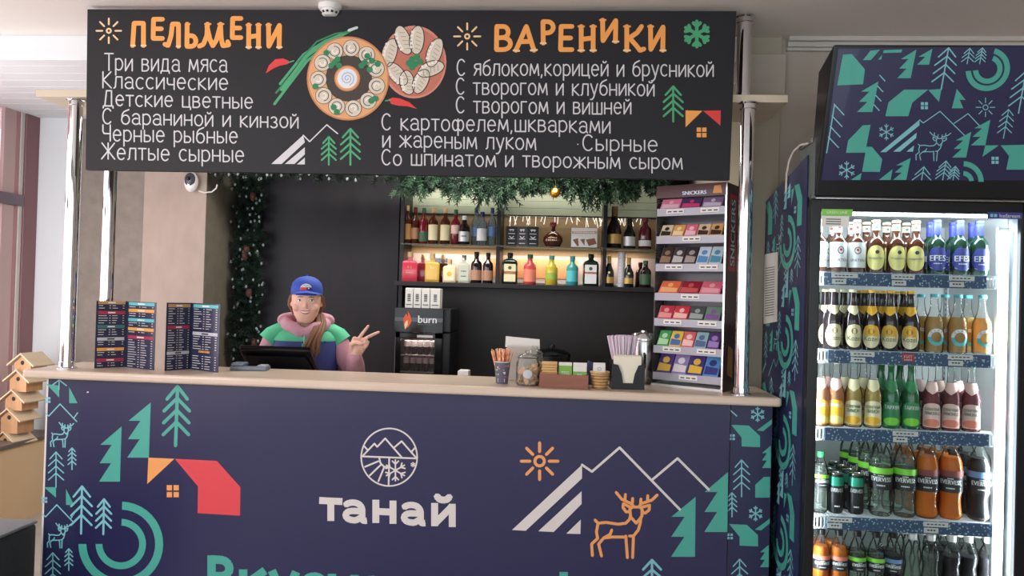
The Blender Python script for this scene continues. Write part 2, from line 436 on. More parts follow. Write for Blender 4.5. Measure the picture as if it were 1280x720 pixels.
# pictograms; u to the right, v downwards
def line_tree(mb, x, y0, y1, hw, n, w, mp, m, layer=1, lean=0.0, drop=None):
    H = y1 - y0; f = lambda u, v: (u + lean * (v - y0), v)
    mb.stroke([f(x, y0), f(x, y1)], w, mp, m, layer)
    st = H * 0.8 / n; dr = drop or hw * 0.9
    for i in range(n):
        v = y0 + i * st; k = hw * (0.8 + 0.2 * min(1, i))
        mb.stroke([f(x - k, v + dr), f(x, v), f(x + k, v + dr)], w, mp, m, layer)
def saw_tree(mb, xr, y0, y1, wl, n, mp, m, layer=1, lean=0.0):
    H = (y1 - y0) / n
    for i in range(n):
        a = y0 + i * H; inn = 0.45 if i else 0.0
        f = lambda u, v: (u + lean * (v - y0), v)
        mb.poly([f(xr, a), f(xr - wl * inn, a), f(xr - wl, a + H), f(xr, a + H)] if i else [f(xr, a), f(xr - wl, a + H), f(xr, a + H)], mp, m, layer)
def ring(mb, cx, cy, r0, r1, a0, a1, mp, m, layer=1, n=30, kx=1.0, lean=0.0):
    p = [(cx + kx * r1 * cos(radians(a0 + (a1 - a0) * i / n)), cy - r1 * sin(radians(a0 + (a1 - a0) * i / n))) for i in range(n + 1)]
    q = [(cx + kx * r0 * cos(radians(a0 + (a1 - a0) * i / n)), cy - r0 * sin(radians(a0 + (a1 - a0) * i / n))) for i in range(n + 1)]
    p = [(u + lean * (v - cy), v) for u, v in p]; q = [(u + lean * (v - cy), v) for u, v in q]
    for i in range(n): mb.poly([p[i], p[i + 1], q[i + 1], q[i]], mp, m, layer)
def sun(mb, cx, cy, r, w, mp, m, layer=1, k0=.48, rc=.2):
    for i in range(8):
        a = pi / 4 * i
        mb.stroke([(cx + r * k0 * cos(a), cy + r * k0 * sin(a)), (cx + r * cos(a), cy + r * sin(a))], w, mp, m, layer)
    mb.stroke(ell(cx, cy, r * rc, r * rc, 0, 360, 14), w, mp, m, layer)
def snow(mb, cx, cy, r, w, mp, m, layer=1, fork=0.32):
    for i in range(6):
        a = pi / 3 * i + pi / 2; c, s_ = cos(a), sin(a)
        mb.stroke([(cx, cy), (cx + r * c, cy + r * s_)], w, mp, m, layer)
        for sg in (-1, 1):
            b2 = a + sg * pi / 4
            mb.stroke([(cx + r * .6 * c, cy + r * .6 * s_), (cx + r * .6 * c + r * fork * cos(b2), cy + r * .6 * s_ + r * fork * sin(b2))], w, mp, m, layer)
DEER = [[(415, 440), (430, 456), (470, 452), (530, 461), (568, 456), (587, 436), (590, 420)],
        [(430, 456), (422, 500), (428, 532), (398, 560), (402, 618)], [(447, 620), (433, 560), (458, 530), (490, 512), (498, 490)],
        [(458, 530), (500, 525), (569, 525)], [(568, 520), (576, 628)], [(602, 628), (606, 520), (586, 520)], [(606, 520), (630, 490), (640, 455), (643, 425)],
        [(588, 385), (602, 375), (640, 375), (650, 390), (648, 422), (620, 456), (592, 425), (588, 385)],
        [(588, 375), (556, 358), (554, 378), (570, 400), (588, 398)], [(650, 375), (686, 366), (684, 390), (664, 406), (648, 398)],
        [(606, 370), (590, 356), (548, 336), (520, 302)], [(564, 342), (566, 312)], [(600, 358), (602, 332)],
        [(636, 370), (645, 358), (698, 340), (724, 315)], [(676, 347), (677, 318)], [(642, 358), (643, 335)]]
def deer(mb, x0, y0, x1, y1, w, mp, m, layer=1, lean=0.0):
    kx = (x1 - x0) / (724 - 396); ky = (y1 - y0) / (628 - 300)
    for p in DEER:
        q = [(x0 + (u - 396) * kx, y0 + (v - 300) * ky) for u, v in p]
        mb.stroke([(u + lean * (v - y0), v) for u, v in q], w, mp, m, layer)
def wpane(mb, cx, cy, s, g, mp, m, layer=1):
    for i in (-1, 1):
        for j in (-1, 1):
            x = cx + i * (s + g) / 2; y = cy + j * (s + g) / 2
            mb.poly([(x - s / 2, y - s / 2), (x + s / 2, y - s / 2), (x + s / 2, y + s / 2), (x - s / 2, y + s / 2)], mp, m, layer)
# ------------------------------------------------------------------ bar counter
ctr = thing('bar_counter', 'long navy bar counter with printed forest and mountain front under pale worktop', 'counter', (-0.73, 0.15, 0))
def child_at(mb, name, root, **k):
    """builds world-space shapes as a child of root"""
    o = mb.build(name, root, **k); o.matrix_parent_inverse = Matrix.Translation(root.location).inverted(); return o
YP = 0.0
mpP = lambda u, v, l: atY(u, v, YP - 0.0006 * l)
b = MB(); b.box(-2.178, 0.693, YP, 0.02, 0.02, 1.072, M_navy); child_at(b, 'front_panel', ctr)
b = MB(); b.box(-2.336, -2.182, 0.006, 0.026, 0.02, 1.072, M_navyside); b.box(-2.345, -2.336, 0.006, 0.03, 0.02, 1.072, M_offw)
mpS = lambda u, v, l: atY(u, v, 0.006 - 0.0006 * l)
W = 1.5
for dy, sx in ((0, 0), (141, -4)):
    # left edge strip repeats its print
    o = lambda x, y: (x + sx, y + dy)
    b.poly([o(58, 480), o(74, 482), o(74, 497)], mpS, M_teal) if dy == 0 else b.poly([(55, 609), (70, 609), (70, 622)], mpS, M_teal)
    y0 = 487 if dy == 0 else 612
    b.poly([o(86.5, 484 if dy == 0 else 470), o(86.5, 504 if dy == 0 else 490), o(97, 504 if dy == 0 else 491)], mpS, M_teal)
    y = 500 if dy == 0 else 625
    wpane(b, 59.5 + sx, y, 3, 1.2, mpS, M_tealline)
    yy = 505 if dy == 0 else 631
    b.stroke([(57.5 + sx, yy + 12), (61 + sx, yy + 15), (75 + sx, yy), (96 + sx, yy + 22)], W, mpS, M_tealline)
    b.stroke([(92 + sx, yy + 18), (97 + sx, yy + 11)], W, mpS, M_tealline)
    deer(b, 63 + sx, yy + 23, 92 + sx, yy + 54, W, mpS, M_tealline)
    line_tree(b, 70 + sx, yy + 60, yy + 104, 9.5, 4, W, mpS, M_tealline)
    line_tree(b, 90 + sx, yy + 55, yy + 82, 5, 4, W, mpS, M_tealline)
b.stroke([(66, 481), (74, 475), (83, 482)], W, mpS, M_tealline); b.stroke([(74, 475), (73.6, 487)], W, mpS, M_tealline)
child_at(b, 'left_side_strip', ctr)
b = MB(); b.box(0.697, 0.868, 0.006, 0.026, 0.02, 1.072, M_navyside)
for k, dy in enumerate((0, 124)):
    sx = -2.5 * k
    snow(b, 949 + sx - 2, 518 + dy, 9, W, mpS, M_tealline)
    b.poly([(946 + sx, 538 + dy), (965 + sx, 524 + dy), (965 + sx, 530 + dy), (954 + sx, 539 + dy)], mpS, M_teal)
    b.poly([(914 + sx, 531 + dy), (936 + sx, 532 + dy), (950 + sx, 545 + dy), (950 + sx, 559 + dy), (927 + sx, 558 + dy), (927 + sx, 547 + dy)], mpS, M_teal)
    wpane(b, 915 + sx, 546.5 + dy, 3, 1.2, mpS, M_tealline)
    saw_tree(b, 963.5 + sx, 557 + dy, 585 + dy, 11, 3, mpS, M_teal)
    line_tree(b, 927 + sx, 575 + dy, 621 + dy, 10, 4, W, mpS, M_tealline)
    line_tree(b, 915 + sx, 616 + dy, 646 + dy, 6, 4, W, mpS, M_tealline)
    b.poly([(944 + sx, 606 + dy), (955 + sx, 596 + dy), (962.5 + sx, 596 + dy), (962.5 + sx, 622 + dy), (944 + sx, 622 + dy)], mpS, M_teal)
b.stroke([(913, 513), (921, 520)], W, mpS, M_tealline)
child_at(b, 'right_side_strip', ctr)
b = MB(); b.box(-2.336, -2.318, 0.026, 0.32, 0.02, 1.072, M_offw); b.box(0.85, 0.868, 0.026, 0.32, 0.02, 1.072, M_navyside)
child_at(b, 'end_panel', ctr)
b = MB(); b.lathe([(0.0045, 0), (0.0045, 0.002), (0.002, 0.003)], M_steel, 10); o = b.build('screw', ctr)
o.rotation_euler = (pi / 2, 0, 0); o.location = atY(110, 490.5, YP) - ctr.location

# print on the main panel, each drawing of its own
for fn_, q, kw in ((line_tree, (222, 483, 557, 16, 4, 4.2, mpP, M_teal), dict(lean=-0.035, drop=16)), (line_tree, (102.5, 608, 667, 13, 4, 2.6, mpP, M_tealline), dict(lean=-0.02, drop=13)),
        (line_tree, (130, 624, 668, 9.5, 4, 2.6, mpP, M_tealline), dict(lean=-0.02, drop=9.5)), (line_tree, (815, 700, 745, 14, 3, 3, mpP, M_tealline), dict(drop=12)),
        (saw_tree, (188.5, 503, 572, 27, 3, mpP, M_teal), dict(lean=-0.035)), (saw_tree, (152, 533, 602, 26, 3, mpP, M_teal), dict(lean=-0.03)),
        (saw_tree, (869.5, 621, 696, 30, 3, mpP, M_teal), dict(lean=-0.01)), (saw_tree, (910, 590, 665, 29, 3, mpP, M_teal), dict(lean=-0.01))):
    b = MB(); fn_(b, *q, **kw); child_at(b, 'fir_tree_print', ctr)
b = MB(); b.poly([(185.5, 572), (218, 573.5), (184, 605)], mpP, M_orange); child_at(b, 'gable_print', ctr)
b = MB(); b.poly([(218.5, 573.5), (271, 576), (300.5, 609), (300, 644.5), (247, 641.5), (247.5, 608)], mpP, M_red); child_at(b, 'house_roof_print', ctr)
b = MB(); wpane(b, 216, 614, 6.6, 1.9, mpP, M_orange); child_at(b, 'window_print', ctr)
for r0, r1 in ((23, 31.5), (43, 53)):
    b = MB(); ring(b, 151, 680, r0, r1, 88, -180, mpP, M_teal); child_at(b, 'arc_print', ctr)
b = MB()
b.poly([(640, 662.5), (727.5, 581), (727.5, 598), (657, 663.5)], mpP, M_offw)
b.poly([(673, 664), (727, 614), (727, 630), (692, 665)], mpP, M_offw)
b.poly([(708, 667), (726, 649.5), (725.5, 667.5)], mpP, M_offw)
b.stroke([(727.5, 581), (740, 589.5), (774.5, 559.5), (850, 637)], 3, mpP, M_offw)
b.stroke([(815, 600), (847, 573), (886, 612)], 3, mpP, M_offw)
child_at(b, 'mountain_print', ctr)
b = MB(); deer(b, 739, 615, 821.5, 697, 3.6, mpP, M_orange); child_at(b, 'deer_print', ctr)
b = MB(); sun(b, 674.5, 576.5, 23, 3.8, mpP, M_orange, k0=.52, rc=.26); child_at(b, 'sun_print', ctr)
# round mountain emblem
b = MB(); cx, cy, R = 486.5, 571.5, 35
Q = lambda x, y: (320 + x / 4, 540 + y / 4)
w = 2.1
b.stroke(ell(cx, cy, R, R + 1, 0, 360, 48), 1.9, mpP, M_offw)
b.stroke([Q(530, 122), Q(800, 132)], w, mpP, M_offw); b.stroke([Q(535, 118), Q(592, 58), Q(606, 74), Q(646, 32), Q(728, 126)], w, mpP, M_offw)
b.stroke([Q(690, 78), Q(728, 46), Q(800, 128)], w, mpP, M_offw); b.stroke([Q(778, 98), Q(796, 78)], w, mpP, M_offw); b.stroke([Q(542, 72), Q(560, 92)], w, mpP, M_offw)
b.stroke([Q(666, 130), Q(663, 270)], w, mpP, M_offw)
b.stroke([Q(616, 128), Q(622, 155), Q(640, 173), Q(664, 178)], w, mpP, M_offw)
for p in (((612, 146), (545, 174)), ((624, 164), (568, 218)), ((640, 178), (612, 246))): b.stroke([Q(*p[0]), Q(*p[1])], w, mpP, M_offw)
snow(b, *Q(697, 192), 13, 1.9, mpP, M_offw, fork=.42); snow(b, *Q(785, 163), 2.8, 1.0, mpP, M_offw)
child_at(b, 'emblem', ctr)
# bold lettering
def bold(mb, st, x, y, k, w, mp, m, sl=0.0):
    for p in st: mb.stroke([(x + a * k, y - q * k + sl * a * k) for a, q in p], w, mp, m, caps=False)
LW = {
 'т': [[(0, .86), (1, .86)], [(.5, .86), (.5, 0)]],
 'а': [ell(.42, .62, .36, .24, 155, 90, 5) + ell(.46, .56, .36, .3, 90, 0, 7) + [(.82, .14), (.9, .09), (1.02, .11)], [(.82, .5), (.45, .5)] + ell(.42, .3, .32, .2, 90, 270, 9) + [(.55, .1), (.82, .26)]],
 'н': [[(.13, 0), (.13, 1)], [(.87, 0), (.87, 1)], [(.13, .5), (.87, .5)]],
 'й': [[(.13, 0), (.13, 1)], [(.89, 0), (.89, 1)], [(.13, .1), (.89, .9)], ell(.5, 1.34, .27, .2, 180, 360, 10)],
 'В': [[(.13, 0), (.13, 1.42)], [(.1, 1.29), (.42, 1.29)] + ell(.42, 1.02, .3, .27, 90, -90, 9) + [(.1, .75)], [(.42, .75)] + ell(.44, .44, .36, .31, 90, -90, 9) + [(.1, .13)]],
 'к': [[(.13, 0), (.13, 1)], [(.85, 1), (.2, .5), (.88, 0)]],
 'у': [[(.1, 1), (.48, .15)], [(.9, 1), (.42, -.15), (.25, -.3), (.05, -.28)]],
 'с': [ell(.5, .5, .37, .38, 45, 315, 16)],
 'о': [ell(.5, .5, .37, .38, 0, 360, 22)],
 'з': [ell(.4, .7, .3, .19, 150, -80, 9) + ell(.4, .3, .34, .2, 85, -150, 9)],
 'д': [[(.05, -.28), (.08, .1), (1, .1), (1, -.28)], [(.2, .1), (.32, .88), (.86, .88), (.86, .1)]],
 'е': [[(.14, .5), (.86, .5)] + ell(.5, .5, .37, .38, 0, 315, 16)],
 'ь': [[(.13, 1), (.13, .13), (.45, .13)] + ell(.5, .34, .3, .22, -90, 90, 8) + [(.13, .56)]],
 '!': [[(.2, .5), (.2, 1.42)], [(.2, .0), (.2, .26)]],
}
b = MB()
for c, x, y, k in (('т', 399, 650.5, 29), ('а', 429, 652.5, 29), ('н', 466, 653.5, 29), ('а', 502, 655.5, 29), ('й', 539.5, 657.5, 29)):
    bold(b, LW[c], x, y, k, 8.6 if c not in 'а' else 8.0, mpP, M_offw, 0.05)
child_at(b, 'name_lettering', ctr)
for word in ((('В', 259.5, 748.0), ('к', 299, 749.5), ('у', 336, 751), ('с', 374, 753), ('н', 410, 755), ('о', 447, 757)),
             (('з', 509, 759.5), ('д', 540, 761), ('е', 582, 763), ('с', 618, 765), ('ь', 655, 766.5), ('!', 697, 768.5))):
    b = MB()
    for c, x, y in word: bold(b, LW[c], x, y, 38, 10.5, mpP, M_teal, 0.05)
    child_at(b, 'slogan_lettering', ctr)

wt = MB(); wt.box(-2.415, 0.888, -0.06, 0.36, ZT - 0.038, ZT, M_wood)
tag(wt.build('worktop', bevel=0.012, segs=3), 'long pale wood worktop lying on the navy bar counter', 'worktop')
# overhead shelf and poles
b = MB(); b.box(-2.44, 0.9, 0.0, 0.36, 2.345, 2.378, M_plank)
tag(b.build('overhead_shelf', bevel=0.003), 'pale wood overhead shelf running behind the black menu board, on chrome poles', 'shelf')
def pole(x, y, z0, z1, label, r=0.03):
    t = thing('chrome_pole', label, 'pole', (x, y, z0), 0, 'chrome poles of the bar')
    H = z1 - z0
    b = MB(); b.lathe([(r, 0), (r, H)], M_chrome, 28); b.build('tube', t)
    for nm, z in (('lower_flange', 0), ('upper_flange', H - 0.03)):
        b = MB()
        if z == 0: b.lathe([(r + .012, 0), (r + .012, .004), (r + .004, .008), (r + .004, .03), (r, .032)], M_chrome, 28)
        else: b.lathe([(r, 0), (r + .004, .002), (r + .004, .022), (r + .012, .026), (r + .012, .03)], M_chrome, 28)
        b.build(nm, t, (0, 0, z))
pole(-2.285, 0.055, ZT, 2.345, 'front chrome pole standing at the worktop end beside the birdhouses')
pole(-2.275, 0.315, ZT, 2.345, 'rear chrome pole rising behind the folding menu with six heading bars')
pole(0.737, 0.01, ZT, 2.345, 'chrome pole between the sweets rack and the fridge, below the overhead shelf')
pole(0.735, 0.10, 2.378, ZC, 'short chrome pole from the overhead shelf up to the ceiling', 0.032)

# ------------------------------------------------------------------ menu board
YB = -0.035
mb_ = thing('menu_board', 'wide black chalk menu board hung above the bar with orange headings', 'board', (-0.76, -0.02, 2.012))
mpB = lambda u, v, l: atY(u, v, YB - 0.0006 * l)
b = MB()
c4 = [atY(109.3, 11.5, YB), atY(920.5, 14, YB), atY(912, 225, YB), atY(107, 212, YB)]
n = Vector((0, 0.03, 0))
b.add(c4 + [p + n for p in c4], [(0, 1, 2, 3), (7, 6, 5, 4), (0, 4, 5, 1), (1, 5, 6, 2), (2, 6, 7, 3), (3, 7, 4, 0)], M_board)
child_at(b, 'panel', mb_)
for s, x0, y0, x1, y1, cap in (
    ('Три вида мяса', 131, 88, 284, 90, 21), ('Классические', 128, 110, 285, 112.5, 20), ('Детские цветные', 129, 132, 316, 135.5, 19),
    ('С бараниной и кинзой', 128, 154.5, 373, 160, 19), ('Черные рыбные', 128, 176, 297, 179, 20), ('Желтые сырные', 127, 199, 305, 202.5, 20),
    ('С яблоком,корицей и брусникой', 571, 94, 892, 95.5, 20), ('С творогом и клубникой', 570, 118, 818, 119.5, 20), ('С творогом и вишней', 570, 141, 789, 142.5, 20),
    ('С картофелем,шкварками', 477, 162, 763, 166, 20), ('и жареным луком', 478, 183.5, 670, 187, 20), ('·Сырные', 721, 188, 822, 189, 19.5), ('Со шпинатом и творожным сыром', 477, 206, 853, 211.5, 19)):
    write(lambda q: child_at(q, 'chalk_lettering', mb_), s, x0, y0, x1, y1, cap, 1.7, mpB, M_chalk)
# headings, thick brush letters with small serifs
HU = {
 'П': [[(.1, 0), (.2, 1), (.85, 1), (.85, 0)], [(0, 0), (.25, 0)], [(.72, 0), (1, 0)]],
 'Е': [[(.95, 1), (.14, 1), (.1, 0), (.95, 0)], [(.12, .5), (.85, .5)]],
 'Л': [[(0, .1), (.22, .04), (.42, .5), (.5, 1), (.9, 1), (.9, 0)], [(.78, 0), (1, 0)]],
 'Ь': [[(.14, 1), (.12, 0), (.5, 0)] + ell(.5, .24, .42, .24, -90, 90, 8) + [(.14, .48)], [(0, 1), (.36, 1)]],
 'М': [[(0, .04), (.14, .12), (.26, .5), (.28, 1)], [(.26, .9), (.36, .35), (.46, .06), (.58, .3), (.72, .95)], [(.72, 1), (.74, .4), (.8, .06), (1, .1), (.96, .24)], [(.2, 1), (.38, 1)], [(.64, 1), (.82, 1)]],
 'Н': [[(.16, 0), (.16, 1)], [(.84, 0), (.84, 1)], [(.16, .46), (.84, .52)], [(0, 0), (.32, 0)], [(.68, 0), (1, 0)], [(0, 1), (.32, 1)], [(.68, 1), (1, 1)]],
 'И': [[(.14, 1), (.16, .04), (.86, .98), (.84, 0)], [(0, 1), (.3, 1)], [(.7, 0), (1, 0)]],
 'В': [[(.08, 0), (.1, 1), (.5, 1)] + ell(.5, .76, .32, .24, 80, -80, 8) + [(.1, .5)], [(.5, .52)] + ell(.5, .26, .46, .26, 85, -90, 8) + [(.08, 0)]],
 'А': [[(.1, 0), (.55, 1), (.88, 0)], [(.3, .36), (.76, .38)], [(0, 0), (.24, -.02)], [(.74, 0), (1, .02)]],
 'Р': [[(.18, 0), (.16, 1), (.5, 1)] + ell(.5, .74, .42, .26, 88, -90, 8) + [(.18, .46)], [(0, 0), (.36, 0)]],
 'К': [[(.14, 0), (.14, 1)], [(.88, 1), (.66, .74), (.2, .48)], [(.3, .5), (.66, .16), (.8, .0), (1, .06)], [(0, 0), (.3, 0)], [(0, 1), (.3, 1)]],
}
for word in ((('П', 162, 184, 27, 59), ('Е', 188, 206, 22, 50), ('Л', 204, 227, 28, 60), ('Ь', 230, 248, 28, 60), ('М', 247, 288, 28, 61), ('Е', 287, 304, 21, 49), ('Н', 306, 328, 29, 61), ('И', 331, 354, 29, 61)),
             (('В', 617, 641, 31, 64), ('А', 640, 673, 31, 65), ('Р', 674, 695, 25, 56), ('Е', 697, 718, 31, 64), ('Н', 721, 747, 31, 65), ('И', 748, 775, 23, 54), ('К', 778, 807, 31, 65), ('И', 808, 834, 31, 65))):
    b = MB()
    for c, x0, x1, y0, y1 in word:
        for p in HU[c]:
            q = [(x0 + 2 + (x1 - x0 - 4) * a, y1 - 2 - (y1 - y0 - 4) * v) for a, v in p]
            flat = len(p) == 2 and abs(p[0][1] - p[1][1]) < .05 and p[0][1] in (0, 1)
            b.stroke(q, 2.6 if flat else 5.9, mpB, M_hd2 if flat and p[0][1] == 0 else M_hd, 2.5 if flat else 1)
    child_at(b, 'heading_lettering', mb_)
for x, y, r in ((136, 38.5, 15.5), (584, 45.5, 16.5)):
    b = MB(); sun(b, x, y, r, 2.2, mpB, M_hd2, k0=.52, rc=.17); child_at(b, 'sun_drawing', mb_)
b = MB(); snow(b, 871, 42.5, 16, 4.4, mpB, M_green, fork=.38); child_at(b, 'snowflake_drawing', mb_)
for q in ((841.5, 108, 152, 12, 4, 2.6), (411, 171, 206, 9, 4, 2.2), (438, 161, 206, 12, 4, 2.4)):
    b = MB(); line_tree(b, *q, mpB, M_green); child_at(b, 'tree_drawing', mb_)
b = MB()
b.poly([(857, 138), (878, 138.5), (857, 159)], mpB, M_hd); b.poly([(879, 138.5), (901, 138), (900.5, 157)], mpB, M_pred); wpane(b, 877, 165.5, 5.4, 1.4, mpB, M_hd)
child_at(b, 'house_drawing', mb_)
b = MB()
b.poly([(339, 205), (379, 169), (381, 178), (352, 205)], mpB, M_chalk); b.poly([(356, 205), (381, 184), (381, 193), (368, 205)], mpB, M_chalk); b.poly([(371, 205.5), (381, 197), (381, 205.5)], mpB, M_chalk)
b.stroke([(379, 169), (387, 177), (408.5, 156), (422, 167)], 1.5, mpB, M_chalk)
child_at(b, 'mountain_drawing', mb_)
# painted plates of dumplings
Mpl = mat('painted_plate', (222, 164, 112), 0.6); Mpl2 = mat('painted_plate_rim', (196, 130, 84), 0.6); Mpk = mat('painted_pink_plate', (190, 112, 92), 0.6); Mpk2 = mat('painted_pink_rim', (206, 136, 116), 0.6)
Mdo = mat('painted_dough', (212, 202, 184), 0.7); Mdo2 = mat('painted_dough_fold', (238, 232, 220), 0.7); Mdb = mat('painted_plate_middle', (66, 58, 52), 0.7); Mblu = mat('painted_blue', (150, 178, 208), 0.6)
b = MB()
b.disc(517.5, 77.5, 40.5, mpB, Mpk2, 1, 40, 45.5); b.disc(518, 78, 37.5, mpB, Mpk, 2, 40, 42.5)
for x, y, a, L in ((488, 66, 105, 20), (505, 50, 70, 21), (522, 50, 95, 20), (544, 66, 110, 21), (497, 92, 50, 19), (510, 103, 80, 17), (527, 102, 115, 18), (539, 87, 160, 19)):
    c_, s_ = cos(radians(a)), sin(radians(a)); P_ = []
    for k in range(13):
        t = pi * k / 12; P_.append((x - c_ * L * .9 * cos(t) - s_ * 10.5 * sin(t), y - s_ * L * .9 * cos(t) + c_ * 10.5 * sin(t)))
    for k in range(1, 12):
        t = pi * k / 12; P_.append((x + c_ * L * .9 * cos(t) + s_ * 8 * sin(t), y + s_ * L * .9 * cos(t) - c_ * 8 * sin(t)))
    b.poly(P_, mpB, Mdo, 3); b.stroke(P_, 1.0, mpB, M_dark, 4, closed=True)
    for k in range(1, 6):
        f_ = -.75 + k * .25; b.stroke([(x + c_ * L * f_ - s_ * 2, y + s_ * L * f_ + c_ * 2), (x + c_ * L * (f_ + .1) + s_ * 4, y + s_ * L * (f_ + .1) - c_ * 4)], .7, mpB, mat('painted_dough_shadow', (150, 140, 122), .7), 4)
        b.disc(x + c_ * L * f_ * .95 - s_ * 7.5, y + s_ * L * f_ * .95 + c_ * 7.5, 1.7, mpB, Mdo2, 5, 6)
    b.stroke([(x - c_ * L * .6 - s_ * 5, y - s_ * L * .6 + c_ * 5), (x - s_ * 7, y + c_ * 7), (x + c_ * L * .5 - s_ * 5, y + s_ * L * .5 + c_ * 5)], 1.2, mpB, Mdo2, 4)
for x, y in ((515, 74), (521, 71), (511, 79), (519, 80), (525, 77), (515, 84)): b.disc(x, y, 4.2, mpB, M_dkgreen, 5, 7)
child_at(b, 'plate_painting', mb_); b = MB()
b.disc(435, 98, 51.5, mpB, Mpl2, 6, 48, 52.5); b.disc(435, 98, 49.5, mpB, Mpl, 7, 48, 50.5); b.disc(436, 98, 29, mpB, Mdb, 8, 36)
for k in range(11):
    a = 2 * pi * k / 11 + .25; x, y = 435 + 37 * cos(a), 98 + 38 * sin(a)
    b.disc(x, y, 10.6, mpB, M_dark, 9, 18); b.disc(x, y, 10, mpB, Mdo, 10, 18)
    b.stroke(ell(x, y, 6.2, 6.2, math.degrees(a) + 20, math.degrees(a) + 300, 12), .9, mpB, M_dark, 11); b.stroke(ell(x, y, 3, 3, math.degrees(a) + 120, math.degrees(a) + 330, 6), 1.6, mpB, Mdo2, 11)
b.disc(434, 98, 16.2, mpB, Mpl2, 9, 28); b.disc(434, 98, 14.6, mpB, Mpl, 10, 28); b.disc(434, 98, 12.4, mpB, mat('painted_cream_white', (226, 228, 232), .6), 11, 26)
b.stroke([(434 + (1 + k * .32) * cos(k * .55), 98 + (1 + k * .32) * sin(k * .55)) for k in range(26)], 1.1, mpB, Mblu, 12)
for x, y in ((418, 78), (422, 74), (414, 82), (424, 82), (459, 70), (465, 76), (472, 80), (452, 82), (462, 87), (456, 78), (394, 108), (417, 134), (421, 140), (469, 123), (464, 126), (408, 66)): b.disc(x, y, 4.0, mpB, M_dkgreen, 13, 7)
child_at(b, 'plate_painting', mb_)
b = MB()
for x1, y1, x2, y2, w in ((440, 37, 343, 130, 3.4), (444, 35, 345, 116, 2.6), (430, 42, 352, 112, 4.2), (425, 45, 350, 105, 3.2), (436, 40, 372, 78, 2)):
    m_ = ((x1 + x2) / 2 - 8, (y1 + y2) / 2 - 7)
    b.stroke([(x1, y1), (x1 * .6 + m_[0] * .4, y1 * .6 + m_[1] * .4 - 3), m_, (m_[0] * .45 + x2 * .55, m_[1] * .45 + y2 * .55), (x2, y2)], w, mpB, M_green if w > 2.7 else M_dkgreen, 1)
b.stroke([(436, 38), (446, 34.5)], 3.4, mpB, mat('painted_leek_white', (196, 210, 204), .6), 3)
child_at(b, 'spring_onion_painting', mb_)
for P_, st_ in (([(332, 92), (336, 82), (344, 74), (354, 73), (361, 76), (360, 80), (350, 82), (341, 86)], ((361, 78), (367, 76))), ([(486, 124), (491, 122), (500, 123), (512, 128), (521, 136), (510, 133), (498, 132), (489, 130)], ((488, 125), (482, 126)))):
    b = MB(); b.poly(P_, mpB, M_pred, 2); b.stroke(list(st_), 1.6, mpB, M_green, 3); child_at(b, 'chilli_painting', mb_)

# ------------------------------------------------------------------ drinks fridge
FX0, FX1, FY0, FY1, FZ1 = 0.91, 1.765, -0.30, 0.345, 1.90
IX0, IX1 = 0.945, 1.685                      # inside faces
SHZ = [1.627, 1.327, 1.028, 0.688, 0.385]    # top faces of the shelves
M_frame = mat('fridge_frame', (16, 18, 22), 0.32, spec=.35)
M_side = mat('fridge_side_navy', (38, 40, 78), 0.38)
M_sideg = mat('fridge_side_grey', (84, 94, 92), 0.45)
M_in = mat('fridge_liner', (214, 218, 219), 0.5)
M_led = mat('led_white', (236, 246, 255), 0.5, emit=15.0)
M_wire = mat('white_wire', (214, 218, 220), 0.35)
M_strip = mat('speckled_blue_strip', (58, 84, 116), 0.4)
if 'spk' not in MATS:
    nt = M_strip.node_tree; bs = nt.nodes['Principled BSDF']
    tc = nt.nodes.new('ShaderNodeTexCoord'); vo = nt.nodes.new('ShaderNodeTexVoronoi'); vo.inputs['Scale'].default_value = 95
    rp = nt.nodes.new('ShaderNodeValToRGB'); rp.color_ramp.elements[0].position = .22; rp.color_ramp.elements[1].position = .34
    rp.color_ramp.elements[0].color = (lin(170), lin(200), lin(214), 1); rp.color_ramp.elements[1].color = (lin(56), lin(82), lin(116), 1)
    nt.links.new(tc.outputs['Object'], vo.inputs['Vector']); nt.links.new(vo.outputs['Distance'], rp.inputs['Fac']); nt.links.new(rp.outputs['Color'], bs.inputs['Base Color'])
fr = thing('drinks_fridge', 'tall black glass-door drinks fridge with lit shelves and printed navy header', 'fridge', (1.34, 0.0, 0))
def FB(name, fn, bevel=0.0, parent=None, **k):
    b = MB(); fn(b); o = b.build(name, parent or fr, bevel=bevel, **k)
    if parent is None or parent is fr: o.location = -fr.location
    return o
def _cab(b):
    b.box(FX0, IX0 - .003, FY0 + .03, FY1, 0.08, FZ1 + .012, M_frame); b.box(IX1 + .003, FX1, FY0 + .03, FY1, 0.08, FZ1 + .012, M_frame)
    b.box(FX0, FX1, FY1 - .05, FY1, 0.08, FZ1 + .012, M_frame); b.box(FX0, FX1, FY0 + .03, FY1, FZ1 - .03, FZ1 + .012, M_frame)
    b.box(FX0, FX1, FY0 + .03, FY1, 0.08, SHZ[4] - .03, M_frame); b.box(FX0 + .05, FX1 - .05, FY0 + .06, FY1 - .05, 0, 0.08, M_frame)
FB('cabinet', _cab, 0.004)
def _lin(b):
    b.box(IX0 - .003, IX0, FY0 + .04, FY1 - .05, SHZ[4] - .03, FZ1 - .03, M_in); b.box(IX1, IX1 + .003, FY0 + .04, FY1 - .05, SHZ[4] - .03, FZ1 - .03, M_in)
    b.box(IX0, IX1, FY1 - .06, FY1 - .05, SHZ[4] - .03, FZ1 - .03, M_in); b.box(IX0, IX1, FY0 + .04, FY1 - .05, FZ1 - .04, FZ1 - .03, M_in)
    b.box(IX0, IX1, FY0 + .04, FY1 - .05, SHZ[4] - .03, SHZ[4], M_in)
FB('liner', _lin)
